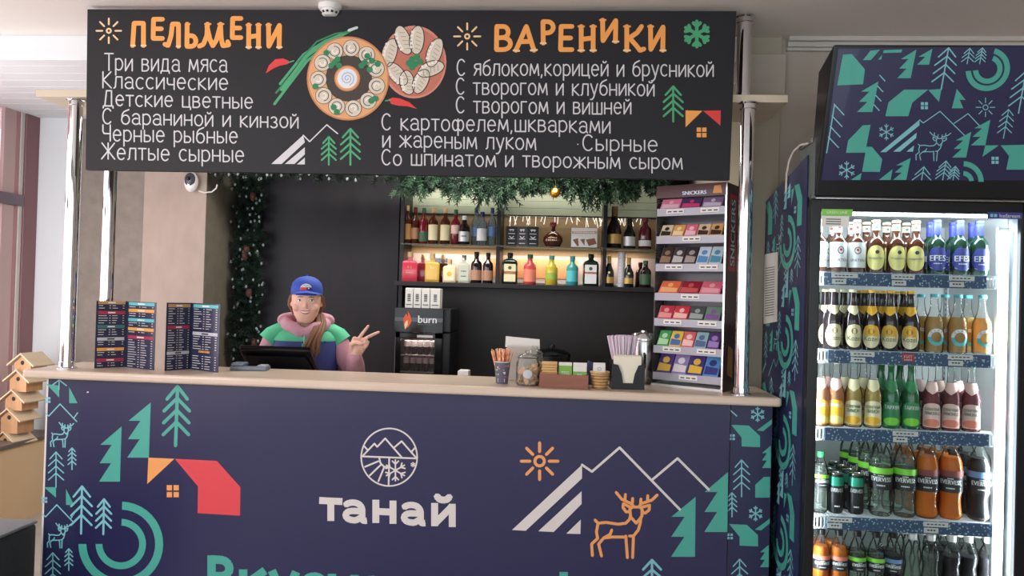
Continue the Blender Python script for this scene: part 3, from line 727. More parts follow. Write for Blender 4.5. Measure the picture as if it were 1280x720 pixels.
def _rail(b):
    for x in (IX1 - .006, IX0):
        for y in (FY0 + .10, FY1 - .1):
            b.box(x, x + .006, y, y + .022, SHZ[4], FZ1 - .05, M_wire)
            for k in range(60): b.box(x - .0008, x + .0068, y + .007, y + .015, SHZ[4] + .02 + k * .0235, SHZ[4] + .031 + k * .0235, M_sideg)
FB('shelf_rail', _rail)
FB('top_led', lambda b: [b.box(IX0 + .06 + i * .0125, IX0 + .0695 + i * .0125, FY0 + .055, FY0 + .07, FZ1 - .052, FZ1 - .043, M_led) for i in range(48)])
FB('top_led_housing', lambda b: b.box(IX0, IX1, FY0 + .045, FY0 + .08, FZ1 - .043, FZ1 - .038, M_wire))
FB('right_led', lambda b: b.box(IX1 - .052, IX1 - .028, FY0 + .05, FY0 + .06, SHZ[4] + .01, FZ1 - .11, M_led))
FB('right_led_housing', lambda b: b.box(IX1 - .06, IX1 - .02, FY0 + .06, FY0 + .075, SHZ[4] + .0, FZ1 - .09, M_wire))
FB('left_led', lambda b: b.box(IX0 + .001, IX0 + .010, FY0 + .05, FY0 + .06, SHZ[4] + .01, FZ1 - .11, M_led))
area('fridge_top_light', (1.3, FY0 + .075, FZ1 - .055), (1.3, .12, 1.3), .66, .02, 2.8, (.92, .97, 1.0))
area('fridge_side_light', (IX1 - .065, FY0 + .07, 1.1), (1.2, .1, 1.1), .02, 1.3, 5.4, (.92, .97, 1.0))
area('fridge_side_light_opposite', (IX0 + .02, FY0 + .06, 1.1), (1.35, .1, 1.1), .02, 1.3, 2.2, (.92, .97, 1.0))
# door
def _door(b):
    b.box(FX0, IX0 + .004, FY0, FY0 + .028, 0.1, FZ1, M_frame); b.box(IX1 - .012, FX1, FY0, FY0 + .028, 0.1, FZ1, M_frame)
    b.box(IX0, IX1, FY0, FY0 + .028, FZ1 - .045, FZ1, M_frame); b.box(IX0, IX1, FY0, FY0 + .028, 0.1, SHZ[4] - .06, M_frame)
door = FB('door', _door, 0.004)
FB('door_glass', lambda b: b.box(IX0, IX1, FY0 + .008, FY0 + .013, SHZ[4] - .06, FZ1 - .045, glass('door_glass', (246, 250, 250), 1.0, 0.02)), parent=door)
FB('top_trim', lambda b: b.box(FX0, FX1, FY0 - .004, FY0 + .02, FZ1 + .001, FZ1 + .012, M_steel))
def _sg(b):
    q = lambda x0, x1, z0, z1, m, d: b.box(x0, x1, FY0 - .0015 - d, FY0 - .0005 - d, z0, z1, m)
    q(IX0 + .004, IX0 + .118, 1.838, 1.862, mat('sticker_green', (120, 196, 72), .5), 0); q(IX0 + .004, IX0 + .105, 1.795, 1.836, M_paper, 0)
    mp = lambda u, v, l: Vector((u, FY0 - .0015 - l * .0005, v))
    b.text('GREEN LINE', IX0 + .06, 1.85, .010, mp, M_paper, 1); 
    for k in range(3): b.poly([(IX0 + .02, 1.826 - k * .009), (IX0 + .075, 1.826 - k * .009), (IX0 + .075, 1.822 - k * .009), (IX0 + .02, 1.822 - k * .009)], mp, M_sideg, 1)
FB('energy_sticker', _sg)
def _is(b):
    b.box(IX1 - .135, IX1 - .012, FY0 - .0015, FY0 - .0005, 1.838, 1.862, mat('sticker_blue', (50, 56, 130), .5))
    mp = lambda u, v, l: Vector((u, FY0 - .0015 - l * .0005, v))
    b.text('IceStream', IX1 - .055, 1.849, .013, mp, M_paper, 1)
    for k in (0, 1): b.poly([(IX1 - .125 + k * .014, 1.844), (IX1 - .115 + k * .014, 1.844), (IX1 - .115 + k * .014, 1.855), (IX1 - .125 + k * .014, 1.855)], mp, M_tealline, 1)
FB('maker_sticker', _is)
# shelves, each with its price strip and tags
TAGS = [((1037, 1070), (1112, 1141), (1184, 1216)), ((1063, 1093), (1185, 1216)), ((1118, 1150),), ((1039, 1070), (1159, 1190)), ()]
STR = [(1027, 1231), (1035, 1238), (1033, 1238), (1038, 1245), None]
for i, z in enumerate(SHZ[:4]):
    def _sh(b):
        b.box(IX0 + .006, IX1 - .062, FY0 + .062, FY0 + .068, z - .008, z, M_wire); b.box(IX0 + .006, IX1 - .062, FY0 + .062, FY0 + .068, z - .052, z - .046, M_wire)
        for k in range(56):
            x = IX0 + .01 + k * .0118
            b.box(x, x + .003, FY0 + .066, FY1 - .065, z - .006, z - .002, M_wire)
        for k in range(50):
            x = IX0 + .008 + k * .0134; b.box(x, x + .004, FY0 + .062, FY0 + .066, z - .05, z - .006, M_wire)
        for y in (FY0 + .15, 0.0, FY1 - .08): b.box(IX0 + .004, IX1 - .006, y, y + .006, z - .012, z - .006, M_wire)
        b.box(IX0 + .004, IX0 + .008, FY0 + .062, FY1 - .065, z - .03, z, M_wire); b.box(IX1 - .012, IX1 - .008, FY0 + .078, FY1 - .065, z - .03, z, M_wire)
    sh = FB('shelf', _sh)
    xa = atY(STR[i][0], 450, FY0 + .058).x; xb = atY(STR[i][1], 450, FY0 + .058).x
    ps = FB('price_strip', lambda b: b.box(xa, xb, FY0 + .056, FY0 + .0615, z - .051, z - .002, M_strip), .001, sh)
    def _tg(b):
        mp = lambda u, v, l: Vector((u, FY0 + .055 - l * .0004, v))
        for a, c in TAGS[i]:
            x0 = atY(a, 450, FY0 + .055).x; x1 = atY(c, 450, FY0 + .055).x
            b.box(x0, x1, FY0 + .0548, FY0 + .056, z - .022, z - .004, M_paper); b.box(x0 + .002, x0 + .055, FY0 + .0548, FY0 + .056, z - .046, z - .027, M_paper)
            for k in range(5): b.poly([(x0 + .012 + k * .014, z - .015), (x0 + .022 + k * .014, z - .015), (x0 + .022 + k * .014, z - .011), (x0 + .012 + k * .014, z - .011)], mp, M_dark, 1)
            for k in range(3): b.poly([(x0 + .014 + k * .011, z - .038), (x0 + .022 + k * .011, z - .038), (x0 + .022 + k * .011, z - .033), (x0 + .014 + k * .011, z - .033)], mp, M_dark, 1)
        if i == 1:
            x0 = atY(1128, 450, FY0 + .055).x; b.box(x0, x0 + .044, FY0 + .0548, FY0 + .056, z - .036, z - .006, mat('red_tag', (184, 52, 66), .5)); b.text('ХИТ', x0 + .02, z - .018, .012, mp, M_paper, 1); b.scrib(x0 + .022, z - .030, .03, .004, mp, M_paper, 1)
    o = FB('price_tags', _tg, parent=ps)
# header, its face leaning forward
A0 = Vector((0.915, -0.325, 1.905)); A1 = Vector((0.915, -0.49, 2.425)); RX = Vector((FX1 - .905, 0, 0))
up = (A1 - A0); un = up.normalized(); nrm = Vector((1, 0, 0)).cross(un).normalized()   # towards the viewer
if nrm.y > 0: nrm = -nrm
def _hd(b):
    bk = Vector((0, .16, -.05))
    p = [A0, A0 + RX, A1 + RX, A1, Vector((A0.x, FY0 + .05, A0.z + .01)), Vector((A0.x + RX.x, FY0 + .05, A0.z + .01)), A1 + RX + bk, A1 + bk]
    b.add(p, [(0, 1, 2, 3), (5, 4, 7, 6), (3, 2, 6, 7), (0, 4, 5, 1), (0, 3, 7, 4), (1, 5, 6, 2)], M_frame)
hd = FB('header', _hd, .006)
mpH = lambda u, v, l: onplane(u, v, A0 + nrm * (.001 + .0006 * l), nrm)
def _pr(b):
    Q = lambda x, y: (1010 + x * 270 / 926, 40 + y * 270 / 926)
    def P(*pts, m=M_teal, l=2): b.poly([Q(*p) for p in pts], mpH, m, l)
    def S(*pts, w=1.1): b.stroke([Q(*p) for p in pts], w, mpH, M_tealline, 2)
    k = 270 / 926
    b.poly([Q(130, 72), Q(1020, 58), Q(1020, 636), Q(58, 636)], mpH, M_navy, 1)
    P((150, 97), (188, 95), (244, 160), (236, 224), (125, 229)); P((235, 121), (268, 80), (308, 76), (270, 120)); P((300, 118), (318, 98), (314, 118)); P((325, 78), (405, 75), (400, 88), (322, 90))
    def st(xr, y0, y1, wl, n, lean=-.2): saw_tree(b, *Q(xr, y0)[:1], Q(0, y0)[1], Q(0, y1)[1], wl * k, n, mpH, M_teal, 2, lean)
    st(465, 75, 198, 58, 3); st(533, 72, 140, 52, 2); st(302, 212, 343, 66, 3); st(700, 428, 538, 60, 3); st(782, 376, 486, 62, 3); st(440, 540, 634, 56, 3); st(363, 588, 634, 50, 1); st(230, 604, 634, 40, 1)
    P((638, 244), (676, 292), (650, 290), (666, 327), (617, 327))
    P((332, 361), (345, 302), (412, 247), (515, 247), (447, 303), (430, 361)); P((516, 248), (572, 244), (562, 300))
    P((163, 518), (172, 465), (235, 400), (268, 398), (250, 492), (274, 492), (318, 545), (308, 600), (232, 599), (246, 517))
    P((748, 535), (760, 486), (818, 486)); P((826, 486), (990, 482), (990, 590), (850, 590), (862, 532))
    def lt(x, y0, y1, hw, n, w=1.2, lean=-.18): line_tree(b, Q(x, 0)[0], Q(0, y0)[1], Q(0, y1)[1], hw * k, n, w, mpH, M_tealline, 2, lean, hw * k * .85)
    lt(603, 68, 245, 46, 4, 1.7); lt(694, 70, 136, 26, 3); lt(748, 68, 136, 22, 4); lt(860, 332, 456, 30, 4); lt(935, 168, 348, 48, 4, 1.6); lt(497, 578, 634, 40, 2); lt(592, 553, 634, 32, 4); lt(632, 576, 634, 24, 4)
    for y in (310, 360, 405, 450): S((112 - (y - 310) * .17, y), (154 - (y - 310) * .17, y + 45), w=1.4)
    S((114, 310), (80, 518), w=1.4)
    for y in (186, 232, 272, 312): S((308 - (y - 186) * .2, y), (330 - (y - 186) * .2, y + 24), w=1.4)
    ring(b, *Q(771, 160), 100 * k * .93, 70 * k * 1.0, 75, -175, mpH, M_teal, 2, 30, 1.02, -.08); ring(b, *Q(771, 160), 62 * k, 40 * k, 70, -175, mpH, M_teal, 2, 26, 1.02, -.08)
    ring(b, *Q(665, 642), 90 * k * .98, 66 * k, 0, 88, mpH, M_teal, 2, 16); ring(b, *Q(665, 642), 46 * k, 26 * k, 5, 88, mpH, M_teal, 2, 12)
    sun(b, *Q(761, 323), 40 * k, 1.1, mpH, M_tealline, 2, .5, .27); wpane(b, *Q(499, 316), 13 * k, 4 * k, mpH, M_tealline, 2); wpane(b, *Q(802, 550), 13 * k, 4 * k, mpH, M_tealline, 2)
    snow(b, *Q(336, 429), 34 * k, 1.1, mpH, M_tealline, 2); snow(b, *Q(166, 592), 37 * k, 1.2, mpH, M_tealline, 2)
    P((310, 515), (478, 376), (478, 400), (335, 515), m=M_tealline); P((365, 513), (466, 432), (463, 455), (395, 513), m=M_tealline); P((422, 513), (455, 486), (450, 513), m=M_tealline)
    S((478, 376), (494, 390), (566, 340), (680, 452)); S((626, 392), (686, 350), (745, 412))
    deer(b, *Q(468, 428), *Q(612, 552), 1.1, mpH, M_tealline, 2, -.06)
o = MB(); _pr(o); o = o.build('header_print', hd); o.location = (0, 0, 0)
# left side print, one tile over and over; u runs towards the back, v downwards
def _side(b):
    b.box(FX0 - .004, FX0, FY0 + .045, FY1, 0.1, 1.90, M_side)
    ps = [(FX0 - .004, FY0 + .045, 1.90), (FX0 - .004, FY0 + .045, 2.10), (FX0 - .004, FY1, 1.90)]
    b.add([(FX0 - .004, FY0 + .045, 1.90), (FX0 - .004, FY0 + .045, 2.075), (FX0 - .004, FY1, 1.972), (FX0 - .004, FY1, 1.90), (FX0, FY0 + .045, 1.90), (FX0, FY0 + .045, 2.075), (FX0, FY1, 1.972), (FX0, FY1, 1.90)],
          [(0, 1, 2, 3), (7, 6, 5, 4), (1, 5, 6, 2), (0, 4, 5, 1), (3, 2, 6, 7)], M_side)
    T = 0.415
    for r in range(5):
        v0 = 2.0 - r * T
        def mp(u, v, l): return Vector((FX0 - .004 - .0005 * l, FY1 - .003 - u, v0 - v))
        w = .006
        P = lambda *q: b.poly(q, mp, M_teal, 1)
        P((.44, .02), (.50, .02), (.545, .08), (.545, .19), (.485, .19), (.485, .09)); P((.40, .03), (.437, .03), (.40, .10)); wpane(b, .455, .12, .012, .004, mp, M_tealline)
        saw_tree(b, .385, -.06 if r else .0, .06, .05, 3, mp, M_tealline); saw_tree(b, .335, .0, .10, .045, 3, mp, M_tealline)
        ring(b, .36, .245, .086, .114, 88, -178, mp, M_teal, 1, 22); ring(b, .36, .245, .036, .062, 88, -178, mp, M_teal, 1, 18)
        line_tree(b, .505, .23, .39, .035, 4, w, mp, M_tealline); line_tree(b, .43, .36, .42, .02, 3, w * .8, mp, M_tealline); line_tree(b, .27, .12, .24, .024, 4, w * .8, mp, M_tealline)
        snow(b, .345, .385, .028, w * .7, mp, M_tealline); b.stroke([(.12, .41), (.2, .33), (.235, .36), (.3, .29), (.37, .36)], w * .8, mp, M_tealline)
        P((.0, .05), (.06, .03), (.12, .09), (.12, .19), (.05, .19), (.05, .10)); line_tree(b, .17, .0, .15, .032, 4, w, mp, M_tealline); line_tree(b, .06, .22, .36, .03, 4, w, mp, M_tealline)
        saw_tree(b, .17, .2, .3, .05, 3, mp, M_teal); deer(b, .19, .2, .27, .29, w * .7, mp, M_tealline); b.poly([(.0, .41), (.06, .36), (.075, .36), (.02, .41)], mp, M_tealline, 1)
o = FB('side_panel', _side)
FB('side_top_plate', lambda b: (b.box(FX0 + .002, FX0 + .012, FY0 - .02, FY0 + .16, 1.9, 2.115, M_sideg), b.box(FX0 - .004, FX0 + .02, FY0 + .0, FY0 + .16, 2.115, 2.135, M_steel)), .002)
b = MB(); b.tube([(FX0 + .0, FY0 + .04, 2.12), (FX0 - .008, FY0 + .12, 2.13), (FX0 - .012, FY0 + .2, 2.12), (FX0 - .014, FY0 + .25, 2.09), (FX0 - .012, FY0 + .29, 2.04), (FX0 - .01, FY0 + .3, 1.97)], .0045, M_trim, 8)
o = b.build('conduit', fr); o.location = -fr.location
b = MB(); p = [atX(955.5, 318, FX0 - .006), atX(972.5, 315, FX0 - .006), atX(971.5, 402, FX0 - .006), atX(954.5, 405, FX0 - .006)]
b.add(p + [q + Vector((-.0012, 0, 0)) for q in p], [(0, 1, 2, 3), (7, 6, 5, 4), (0, 4, 5, 1), (1, 5, 6, 2), (2, 6, 7, 3), (3, 7, 4, 0)], M_paper)
for k in range(20):
    f = .2 + k * .036; u = .12
    q = lambda s_, t_: p[0].lerp(p[1], s_).lerp(p[3].lerp(p[2], s_), t_) + Vector((-.0016, 0, 0))
    b.add([q(u, f), q(.8, f), q(.8, f + .012), q(u, f + .012)], [(0, 1, 2, 3)], M_sideg)
tag(b.build('paper_notice'), 'white printed sheet of paper stuck to the printed side of the drinks fridge', 'notice')

# ------------------------------------------------------------------ bottles
def label_patch(b, r, z0, z1, a0, a1, m, shape='rect', d=.0004, n=12):
    """curved label on a round bottle; angle 0 faces -y"""
    vs = []; fs = []
    for i in range(n + 1):
        t = i / n; a = a0 + (a1 - a0) * t; s_ = 2 * t - 1
        lo, hi = z0, z1
        if shape == 'oval': h = sqrt(max(.02, 1 - s_ * s_)); lo = (z0 + z1) / 2 - (z1 - z0) / 2 * h; hi = (z0 + z1) / 2 + (z1 - z0) / 2 * h
        elif shape == 'arch': hi = z0 + (z1 - z0) * (.72 + .28 * sqrt(max(0, 1 - s_ * s_)))
        elif shape == 'point': lo = z0 + (z1 - z0) * .55 * abs(s_)
        elif shape == 'oct': e = max(0, (abs(s_) - .55) / .45) * .32; lo = z0 + (z1 - z0) * e; hi = z1 - (z1 - z0) * e
        rr = (r if not callable(r) else None)
        for z in (lo, hi):
            q = (rr if rr is not None else r(z)) + d
            vs.append((q * sin(a), -q * cos(a), z))
    for i in range(n): fs.append((2 * i, 2 * i + 2, 2 * i + 3, 2 * i + 1))
    b.add(vs, fs, m, True)
def wrap(r, d=.0008): return lambda u, v, l: Vector(((r + d + .0003 * l) * sin(u / r), -(r + d + .0003 * l) * cos(u / r), v))
def prof_r(prof):
    def f(z):
        for (r0, z0), (r1, z1) in zip(prof[:-1], prof[1:]):
            if z0 <= z <= z1: return r0 + (r1 - r0) * (z - z0) / max(1e-6, z1 - z0)
        return prof[-1][0]
    return f
def inset(prof, top, d=.0018, zb=.004):
    f = prof_r(prof); out = [(max(.002, prof[0][0] - d), zb)]
    for r, z in prof:
        if zb + .002 < z < top: out.append((max(.002, r - d), z))
    out.append((max(.002, f(top) - d), top)); return out
LONG = lambda H, R: [(R * .9, 0), (R, .004), (R, H * .46), (R * .97, H * .52), (R * .8, H * .6), (R * .55, H * .7), (R * .42, H * .8), (R * .38, H * .93), (R * .42, H * .94), (R * .42, H * .97), (R * .38, H)]
SHLD = lambda H, R: [(R * .9, 0), (R, .004), (R, H * .54), (R * .95, H * .6), (R * .7, H * .67), (R * .46, H * .71), (R * .42, H * .78), (R * .42, H * .94), (R * .45, H * .95), (R * .42, H)]
PETW = lambda H, R: [(R * .8, 0), (R * .98, .012), (R, H * .06), (R * .92, H * .16), (R * .86, H * .24), (R * .92, H * .31), (R, H * .37), (R, H * .63), (R * .95, H * .71), (R * .7, H * .83), (R * .38, H * .91), (R * .34, H * .96)]
PETS = lambda H, R: [(R * .8, 0), (R * .96, .01), (R, H * .12), (R * .95, H * .3), (R, H * .42), (R, H * .62), (R * .9, H * .7), (R * .7, H * .79), (R * .45, H * .87), (R * .36, H * .92)]
PETC = lambda H, R: [(R * .8, 0), (R * .96, .01), (R, H * .3), (R * .84, H * .45), (R * .8, H * .5), (R * .97, H * .6), (R * .98, H * .68), (R * .8, H * .79), (R * .5, H * .87), (R * .4, H * .92)]
def bottle(name, label, cat, loc, prof, glassm, liq=None, fill=.8, cap=None, capm=None, labels=None, rot=0.0, group=None):
    t = thing(name, label, cat, loc, rot, group)
    b = MB(); b.lathe(prof, glassm, 20); b.build('glass_body' if 'plastic' not in label else 'plastic_body', t, sharp=60)
    H = prof[-1][1]
    if liq:
        b = MB(); b.lathe(inset(prof, H * fill), liq, 16); b.build('liquid', t, sharp=60)
    r, z0, z1 = cap
    b = MB(); b.lathe([(r * .98, z0), (r, z0 + .001), (r, z1 - .001), (r * .92, z1)], capm, 16); b.build('cap', t)
    if labels:
        for nm, fn in labels:
            b = MB(); fn(b, prof_r(prof)); b.build(nm, t, sharp=60)
    return t
G_brown = mat('brown_glass', (70, 36, 22), 0.08, coat=.4)
G_dark = mat('near_black_glass', (34, 22, 26), 0.07, coat=.4)
G_green = mat('dark_green_glass', (22, 56, 42), 0.08, coat=.4)
G_green2 = mat('bright_green_glass', (20, 96, 52), 0.08, coat=.4)
G_clear = glass('clear_glass', (252, 254, 253), .97, .03)
G_pet = glass('clear_plastic', (252, 255, 253), .988, .05)
L_amber = glass('amber_drink', (230, 188, 110), 0.55, .06)
L_lemon = glass('lemon_drink', (240, 206, 110), 0.5, .06)
L_or = glass('orange_drink', (244, 132, 34), 0.35, .06)
L_orl = glass('light_orange_drink', (242, 170, 104), 0.5, .06)
L_red = glass('dark_red_drink', (150, 40, 64), 0.45, .06)
L_cola = mat('cola_drink', (20, 16, 26), 0.3, spec=.2)
L_water = glass('clear_drink', (247, 252, 248), .95, .04)
lw_ = mat('label_white', (226, 230, 230), .5); lc_ = mat('label_cream', (232, 222, 180), .5); ly_ = mat('label_yellow', (230, 222, 140), .5); lo_ = mat('label_amber', (240, 182, 50), .5)
lb_ = mat('label_blue', (56, 66, 150), .45); lr_ = mat('label_coral', (226, 132, 108), .5); lk_ = mat('label_black', (30, 30, 38), .45); lt_ = mat('label_teal', (84, 190, 196), .5); lg_ = mat('label_green', (56, 140, 88), .5); lgl_ = mat('label_lime', (134, 220, 66), .5)
lp_ = mat('label_pink', (238, 200, 190), .5); ink = mat('label_ink', (50, 50, 66), .6); inkg = mat('label_ink_green', (62, 110, 90), .6); lpu_ = mat('label_maroon', (136, 66, 66), .5); lbl_ = mat('label_sky', (110, 146, 196), .5); lfol = mat('foil_silver', (206, 208, 210), .35, metal=.4); lgold = mat('label_gold', (196, 160, 92), .4, metal=.3)

def L_spat(b, f):
    R = f(.05); label_patch(b, R, .02, .118, -1.5, 1.5, lw_); w = wrap(R)
    b.text('SPATEN', 0, .048, .011, w, ink, 1); b.stroke(ell(0, .086, .011, .013, 0, 360, 14), .003, w, ink, 1); b.disc(0, .088, .005, w, mat('red_ink', (196, 50, 46), .5), 2, 10)
def N_spat(b, f): label_patch(b, f(.19), .15, .20, -3.1, 3.1, lfol, n=20); b.disc(0, .178, .006, wrap(f(.19)), mat('red_ink', (196, 50, 46), .5), 1, 10)
def L_hoe(b, f): R = f(.05); label_patch(b, R, .012, .108, -1.15, 1.15, ly_, 'oval'); b.text('Hoegaarden', 0, .058, .012, wrap(R), mat('ink_blue_grey', (96, 112, 140), .6), 1, w=.05); b.disc(.004, .082, .008, wrap(R), ink, 1, 6)
def N_hoe(b, f): label_patch(b, lambda z: f(z), .168, .192, -3.1, 3.1, lc_, n=20); b.disc(0, .18, .006, wrap(f(.18)), inkg, 1, 8)
def L_efes(b, f): R = f(.05); label_patch(b, R, .018, .104, -1.2, 1.2, lb_, 'oct'); w = wrap(R); b.text('EFES', 0, .064, .022, w, lw_, 1, w=.058, bold=.0008); b.scrib(0, .043, .03, .004, w, lw_, 1); b.stroke([(R * sin(-1) * 1.0, .028), (-.02, .025), (.02, .025), (R, .028)], .0015, w, lw_, 1)
def N_efes(b, f): label_patch(b, lambda z: f(z), .155, .2, -3.1, 3.1, mat('foil_blue', (78, 88, 190), .3, metal=.3), n=20); b.poly([(-.008, .165), (.008, .165), (.003, .185), (-.003, .185)], wrap(f(.17)), lfol, 1)
def L_koz(col):
    def g(b, f): R = f(.05); label_patch(b, R, .01, .1, -1.1, 1.1, lc_, 'oval'); label_patch(b, R, .056, .099, -.8, .8, col, 'arch', .0007); w = wrap(R); b.text('Kozel', 0, .046, .018, w, ink, 1, w=.05); b.disc(0, .074, .012, w, mat('label_brown', (150, 110, 70), .5), 2, 8)
    return g
def N_koz(col): return lambda b, f: label_patch(b, lambda z: f(z), .135, .172, -1.3, 1.3, col, 'point')
def L_cid(b, f):
    R = f(.05)
    for k in range(24):
        a0 = 2 * pi * k / 24; a1 = 2 * pi * (k + 1) / 24
        q = lambda r, a: (r * cos(a), .06 + r * 1.06 * sin(a))
        b.poly([q(.019, a0), q(.031, a0), q(.031, a1), q(.019, a1)], wrap(R), lw_ if k < 12 else lt_, 1)
    for i, c in enumerate('CLAP'):
        a = pi * (.74 - .16 * i); b.text(c, .025 * cos(a), .06 + .0265 * sin(a), .008, wrap(R), ink, 2, rot=a - pi / 2)
def L_lem(bot, col, word, inkm):
    def g(b, f):
        R = f(.05); label_patch(b, R, .012, .105, -1.15, 1.15, col, 'arch'); label_patch(b, R, .014, .044, -.95, .95, bot, 'oval', .0007); w = wrap(R)
        for k, s_ in enumerate(word): b.text(s_, 0, .083 - .018 * k, .014, w, inkm, 1, w=min(.054, .009 * len(s_)), bold=.0004)
    return g
def N_lem(col): return lambda b, f: label_patch(b, lambda z: f(z), .138, .185, -1.5, 1.5, col, 'point')
def L_ev(top, z0, z1):
    def g(b, f):
        label_patch(b, lambda z: f(z), z0, z1, -3.14, 3.14, lk_, n=24); label_patch(b, lambda z: f(z), z1 - (z1 - z0) * .28, z1, -3.14, 3.14, top, n=24, d=.0007)
        R = f((z0 + z1) / 2); w = wrap(R, .0009); h = (z1 - z0)
        b.text('EVERVESS', 0, z0 + h * .48, h * .2, w, lw_, 1, w=R * 1.7, bold=.0006); b.scrib(0, z0 + h * .64, R * .5, h * .05, w, lw_, 1, 4); b.scrib(0, z0 + h * .2, R * .7, h * .06, w, lw_, 1)
    return g
KINDS = {
 'spaten': dict(name='beer_bottle', prof=SHLD(.205, .032), glassm=G_brown, cap=(.0145, .198, .207), capm=lfol, labels=[('label', L_spat), ('neck_foil', N_spat)], desc='brown beer bottle with white label, silver neck', plain=('brown beer bottle', 'white-labelled'), cat='bottle'),
 'hoe': dict(name='beer_bottle', prof=SHLD(.205, .033), glassm=G_brown, cap=(.0155, .198, .208), capm=lc_, labels=[('label', L_hoe), ('neck_label', N_hoe)], desc='brown beer bottle with pale yellow oval label', cat='bottle'),
 'efes': dict(name='beer_bottle', prof=SHLD(.21, .033), glassm=G_green, cap=(.0155, .202, .213), capm=lb_, labels=[('label', L_efes), ('neck_foil', N_efes)], desc='green beer bottle with blue label and foil', cat='bottle'),
 'kozl': dict(name='beer_bottle', prof=LONG(.232, .033), glassm=G_dark, cap=(.0145, .224, .235), capm=lc_, labels=[('label', L_koz(lc_)), ('neck_label', N_koz(lc_))], desc='dark beer bottle with cream oval label', cat='bottle'),
 'kozy': dict(name='beer_bottle', prof=LONG(.232, .033), glassm=G_dark, cap=(.0145, .224, .235), capm=lo_, labels=[('label', L_koz(lo_)), ('neck_label', N_koz(lo_))], desc='dark beer bottle with yellow and cream label', cat='bottle'),
 'cider': dict(name='cider_bottle', prof=LONG(.222, .034), glassm=G_clear, liq=L_amber, fill=.62, cap=(.0155, .213, .226), capm=lt_, labels=[('label', L_cid)], desc='clear cider bottle with teal ring label', cat='bottle'),
 'lemo': dict(name='lemonade_bottle', prof=LONG(.25, .0325), glassm=G_clear, liq=L_orl, fill=.74, cap=(.014, .243, .254), capm=lc_, labels=[('label', L_lem(ly_, lo_, ['ДЮШЕС'], lw_)), ('neck_label', N_lem(lp_))], desc='peach lemonade bottle with orange pear label', cat='bottle'),
 'lemy': dict(name='lemonade_bottle', prof=LONG(.25, .0325), glassm=G_clear, liq=L_lemon, fill=.74, cap=(.014, .243, .254), capm=lg_, labels=[('label', L_lem(lo_, lc_, ['СОЛНЕЧНЫЙ', 'ЛИМОН'], inkg)), ('neck_label', N_lem(lc_))], desc='yellow lemonade bottle with cream label', cat='bottle'),
 'tarh': dict(name='lemonade_bottle', prof=LONG(.25, .0325), glassm=G_green2, cap=(.014, .243, .254), capm=lg_, labels=[('label', L_lem(lgl_, lg_, ['ТАРХУН'], lw_)), ('neck_label', N_lem(lg_))], desc='bright green tarragon lemonade bottle', cat='bottle'),
 'lemr': dict(name='lemonade_bottle', prof=LONG(.25, .0325), glassm=G_clear, liq=L_red, fill=.74, cap=(.014, .243, .254), capm=lg_, labels=[('label', L_lem(lr_, lp_, ['СОЛНЕЧНЫЙ', 'ЛИМОНАД'], inkg)), ('neck_label', N_lem(lp_))], desc='dark red lemonade bottle with coral label', cat='bottle'),
 'petl': dict(name='soda_bottle', prof=PETW(.30, .043), glassm=G_pet, liq=L_water, fill=.8, cap=(.015, .288, .305), capm=M_black, labels=[('label', L_ev(lgl_, .104, .188))], desc='large clear plastic soda bottle with lime label', cat='bottle'),
 'peto': dict(name='soda_bottle', prof=PETW(.30, .043), glassm=G_pet, liq=L_or, fill=.82, cap=(.015, .288, .305), capm=M_black, labels=[('label', L_ev(lpu_, .104, .188))], desc='large plastic orange soda bottle with maroon label', cat='bottle'),
 'petc': dict(name='soda_bottle', prof=PETW(.30, .043), glassm=G_pet, liq=L_cola, fill=.82, cap=(.015, .288, .305), capm=M_black, labels=[('label', L_ev(lbl_, .104, .188))], desc='large plastic bottle of dark cola with blue label', cat='bottle'),
 'petw': dict(name='water_bottle', prof=PETS(.235, .032), glassm=G_pet, liq=L_water, fill=.85, cap=(.0145, .214, .236), capm=lg_, labels=[('label', L_ev(lgl_, .1, .15))], desc='clear plastic water bottle with green cap and label', cat='bottle'),
 'so': dict(name='soda_bottle', prof=PETS(.235, .033), glassm=G_pet, liq=L_or, fill=.8, cap=(.0145, .216, .236), capm=M_black, labels=[('label', L_ev(lr_, .085, .14))], desc='small plastic orange soda bottle with red label', cat='bottle'),
 'sl': dict(name='soda_bottle', prof=PETS(.235, .033), glassm=G_pet, liq=L_water, fill=.68, cap=(.0145, .216, .236), capm=M_black, labels=[('label', L_ev(lgl_, .085, .14))], desc='small clear plastic soda bottle with lime label', cat='bottle'),
 'sc': dict(name='soda_bottle', prof=PETS(.235, .033), glassm=G_pet, liq=L_cola, fill=.7, cap=(.0145, .216, .236), capm=M_black, labels=[('label', L_ev(lbl_, .085, .14))], desc='small plastic cola bottle with blue label', cat='bottle'),
 'wc': dict(name='water_bottle', prof=PETC(.235, .033), glassm=G_pet, liq=L_water, fill=.72, cap=(.0155, .214, .238), capm=M_whitep, desc='small clear plastic bottle with white cap', cat='bottle'),
 'wd': dict(name='soda_bottle', prof=PETC(.235, .033), glassm=G_pet, liq=L_cola, fill=.74, cap=(.0155, .214, .238), capm=M_whitep, desc='small dark soda plastic bottle with white cap', cat='bottle'),
}
SHN = ['top fridge shelf', 'second fridge shelf', 'third fridge shelf', 'fourth fridge shelf', 'bottom fridge shelf']
ROWN = ['front row', 'second row', 'third row', 'back row']
PROTO = {}
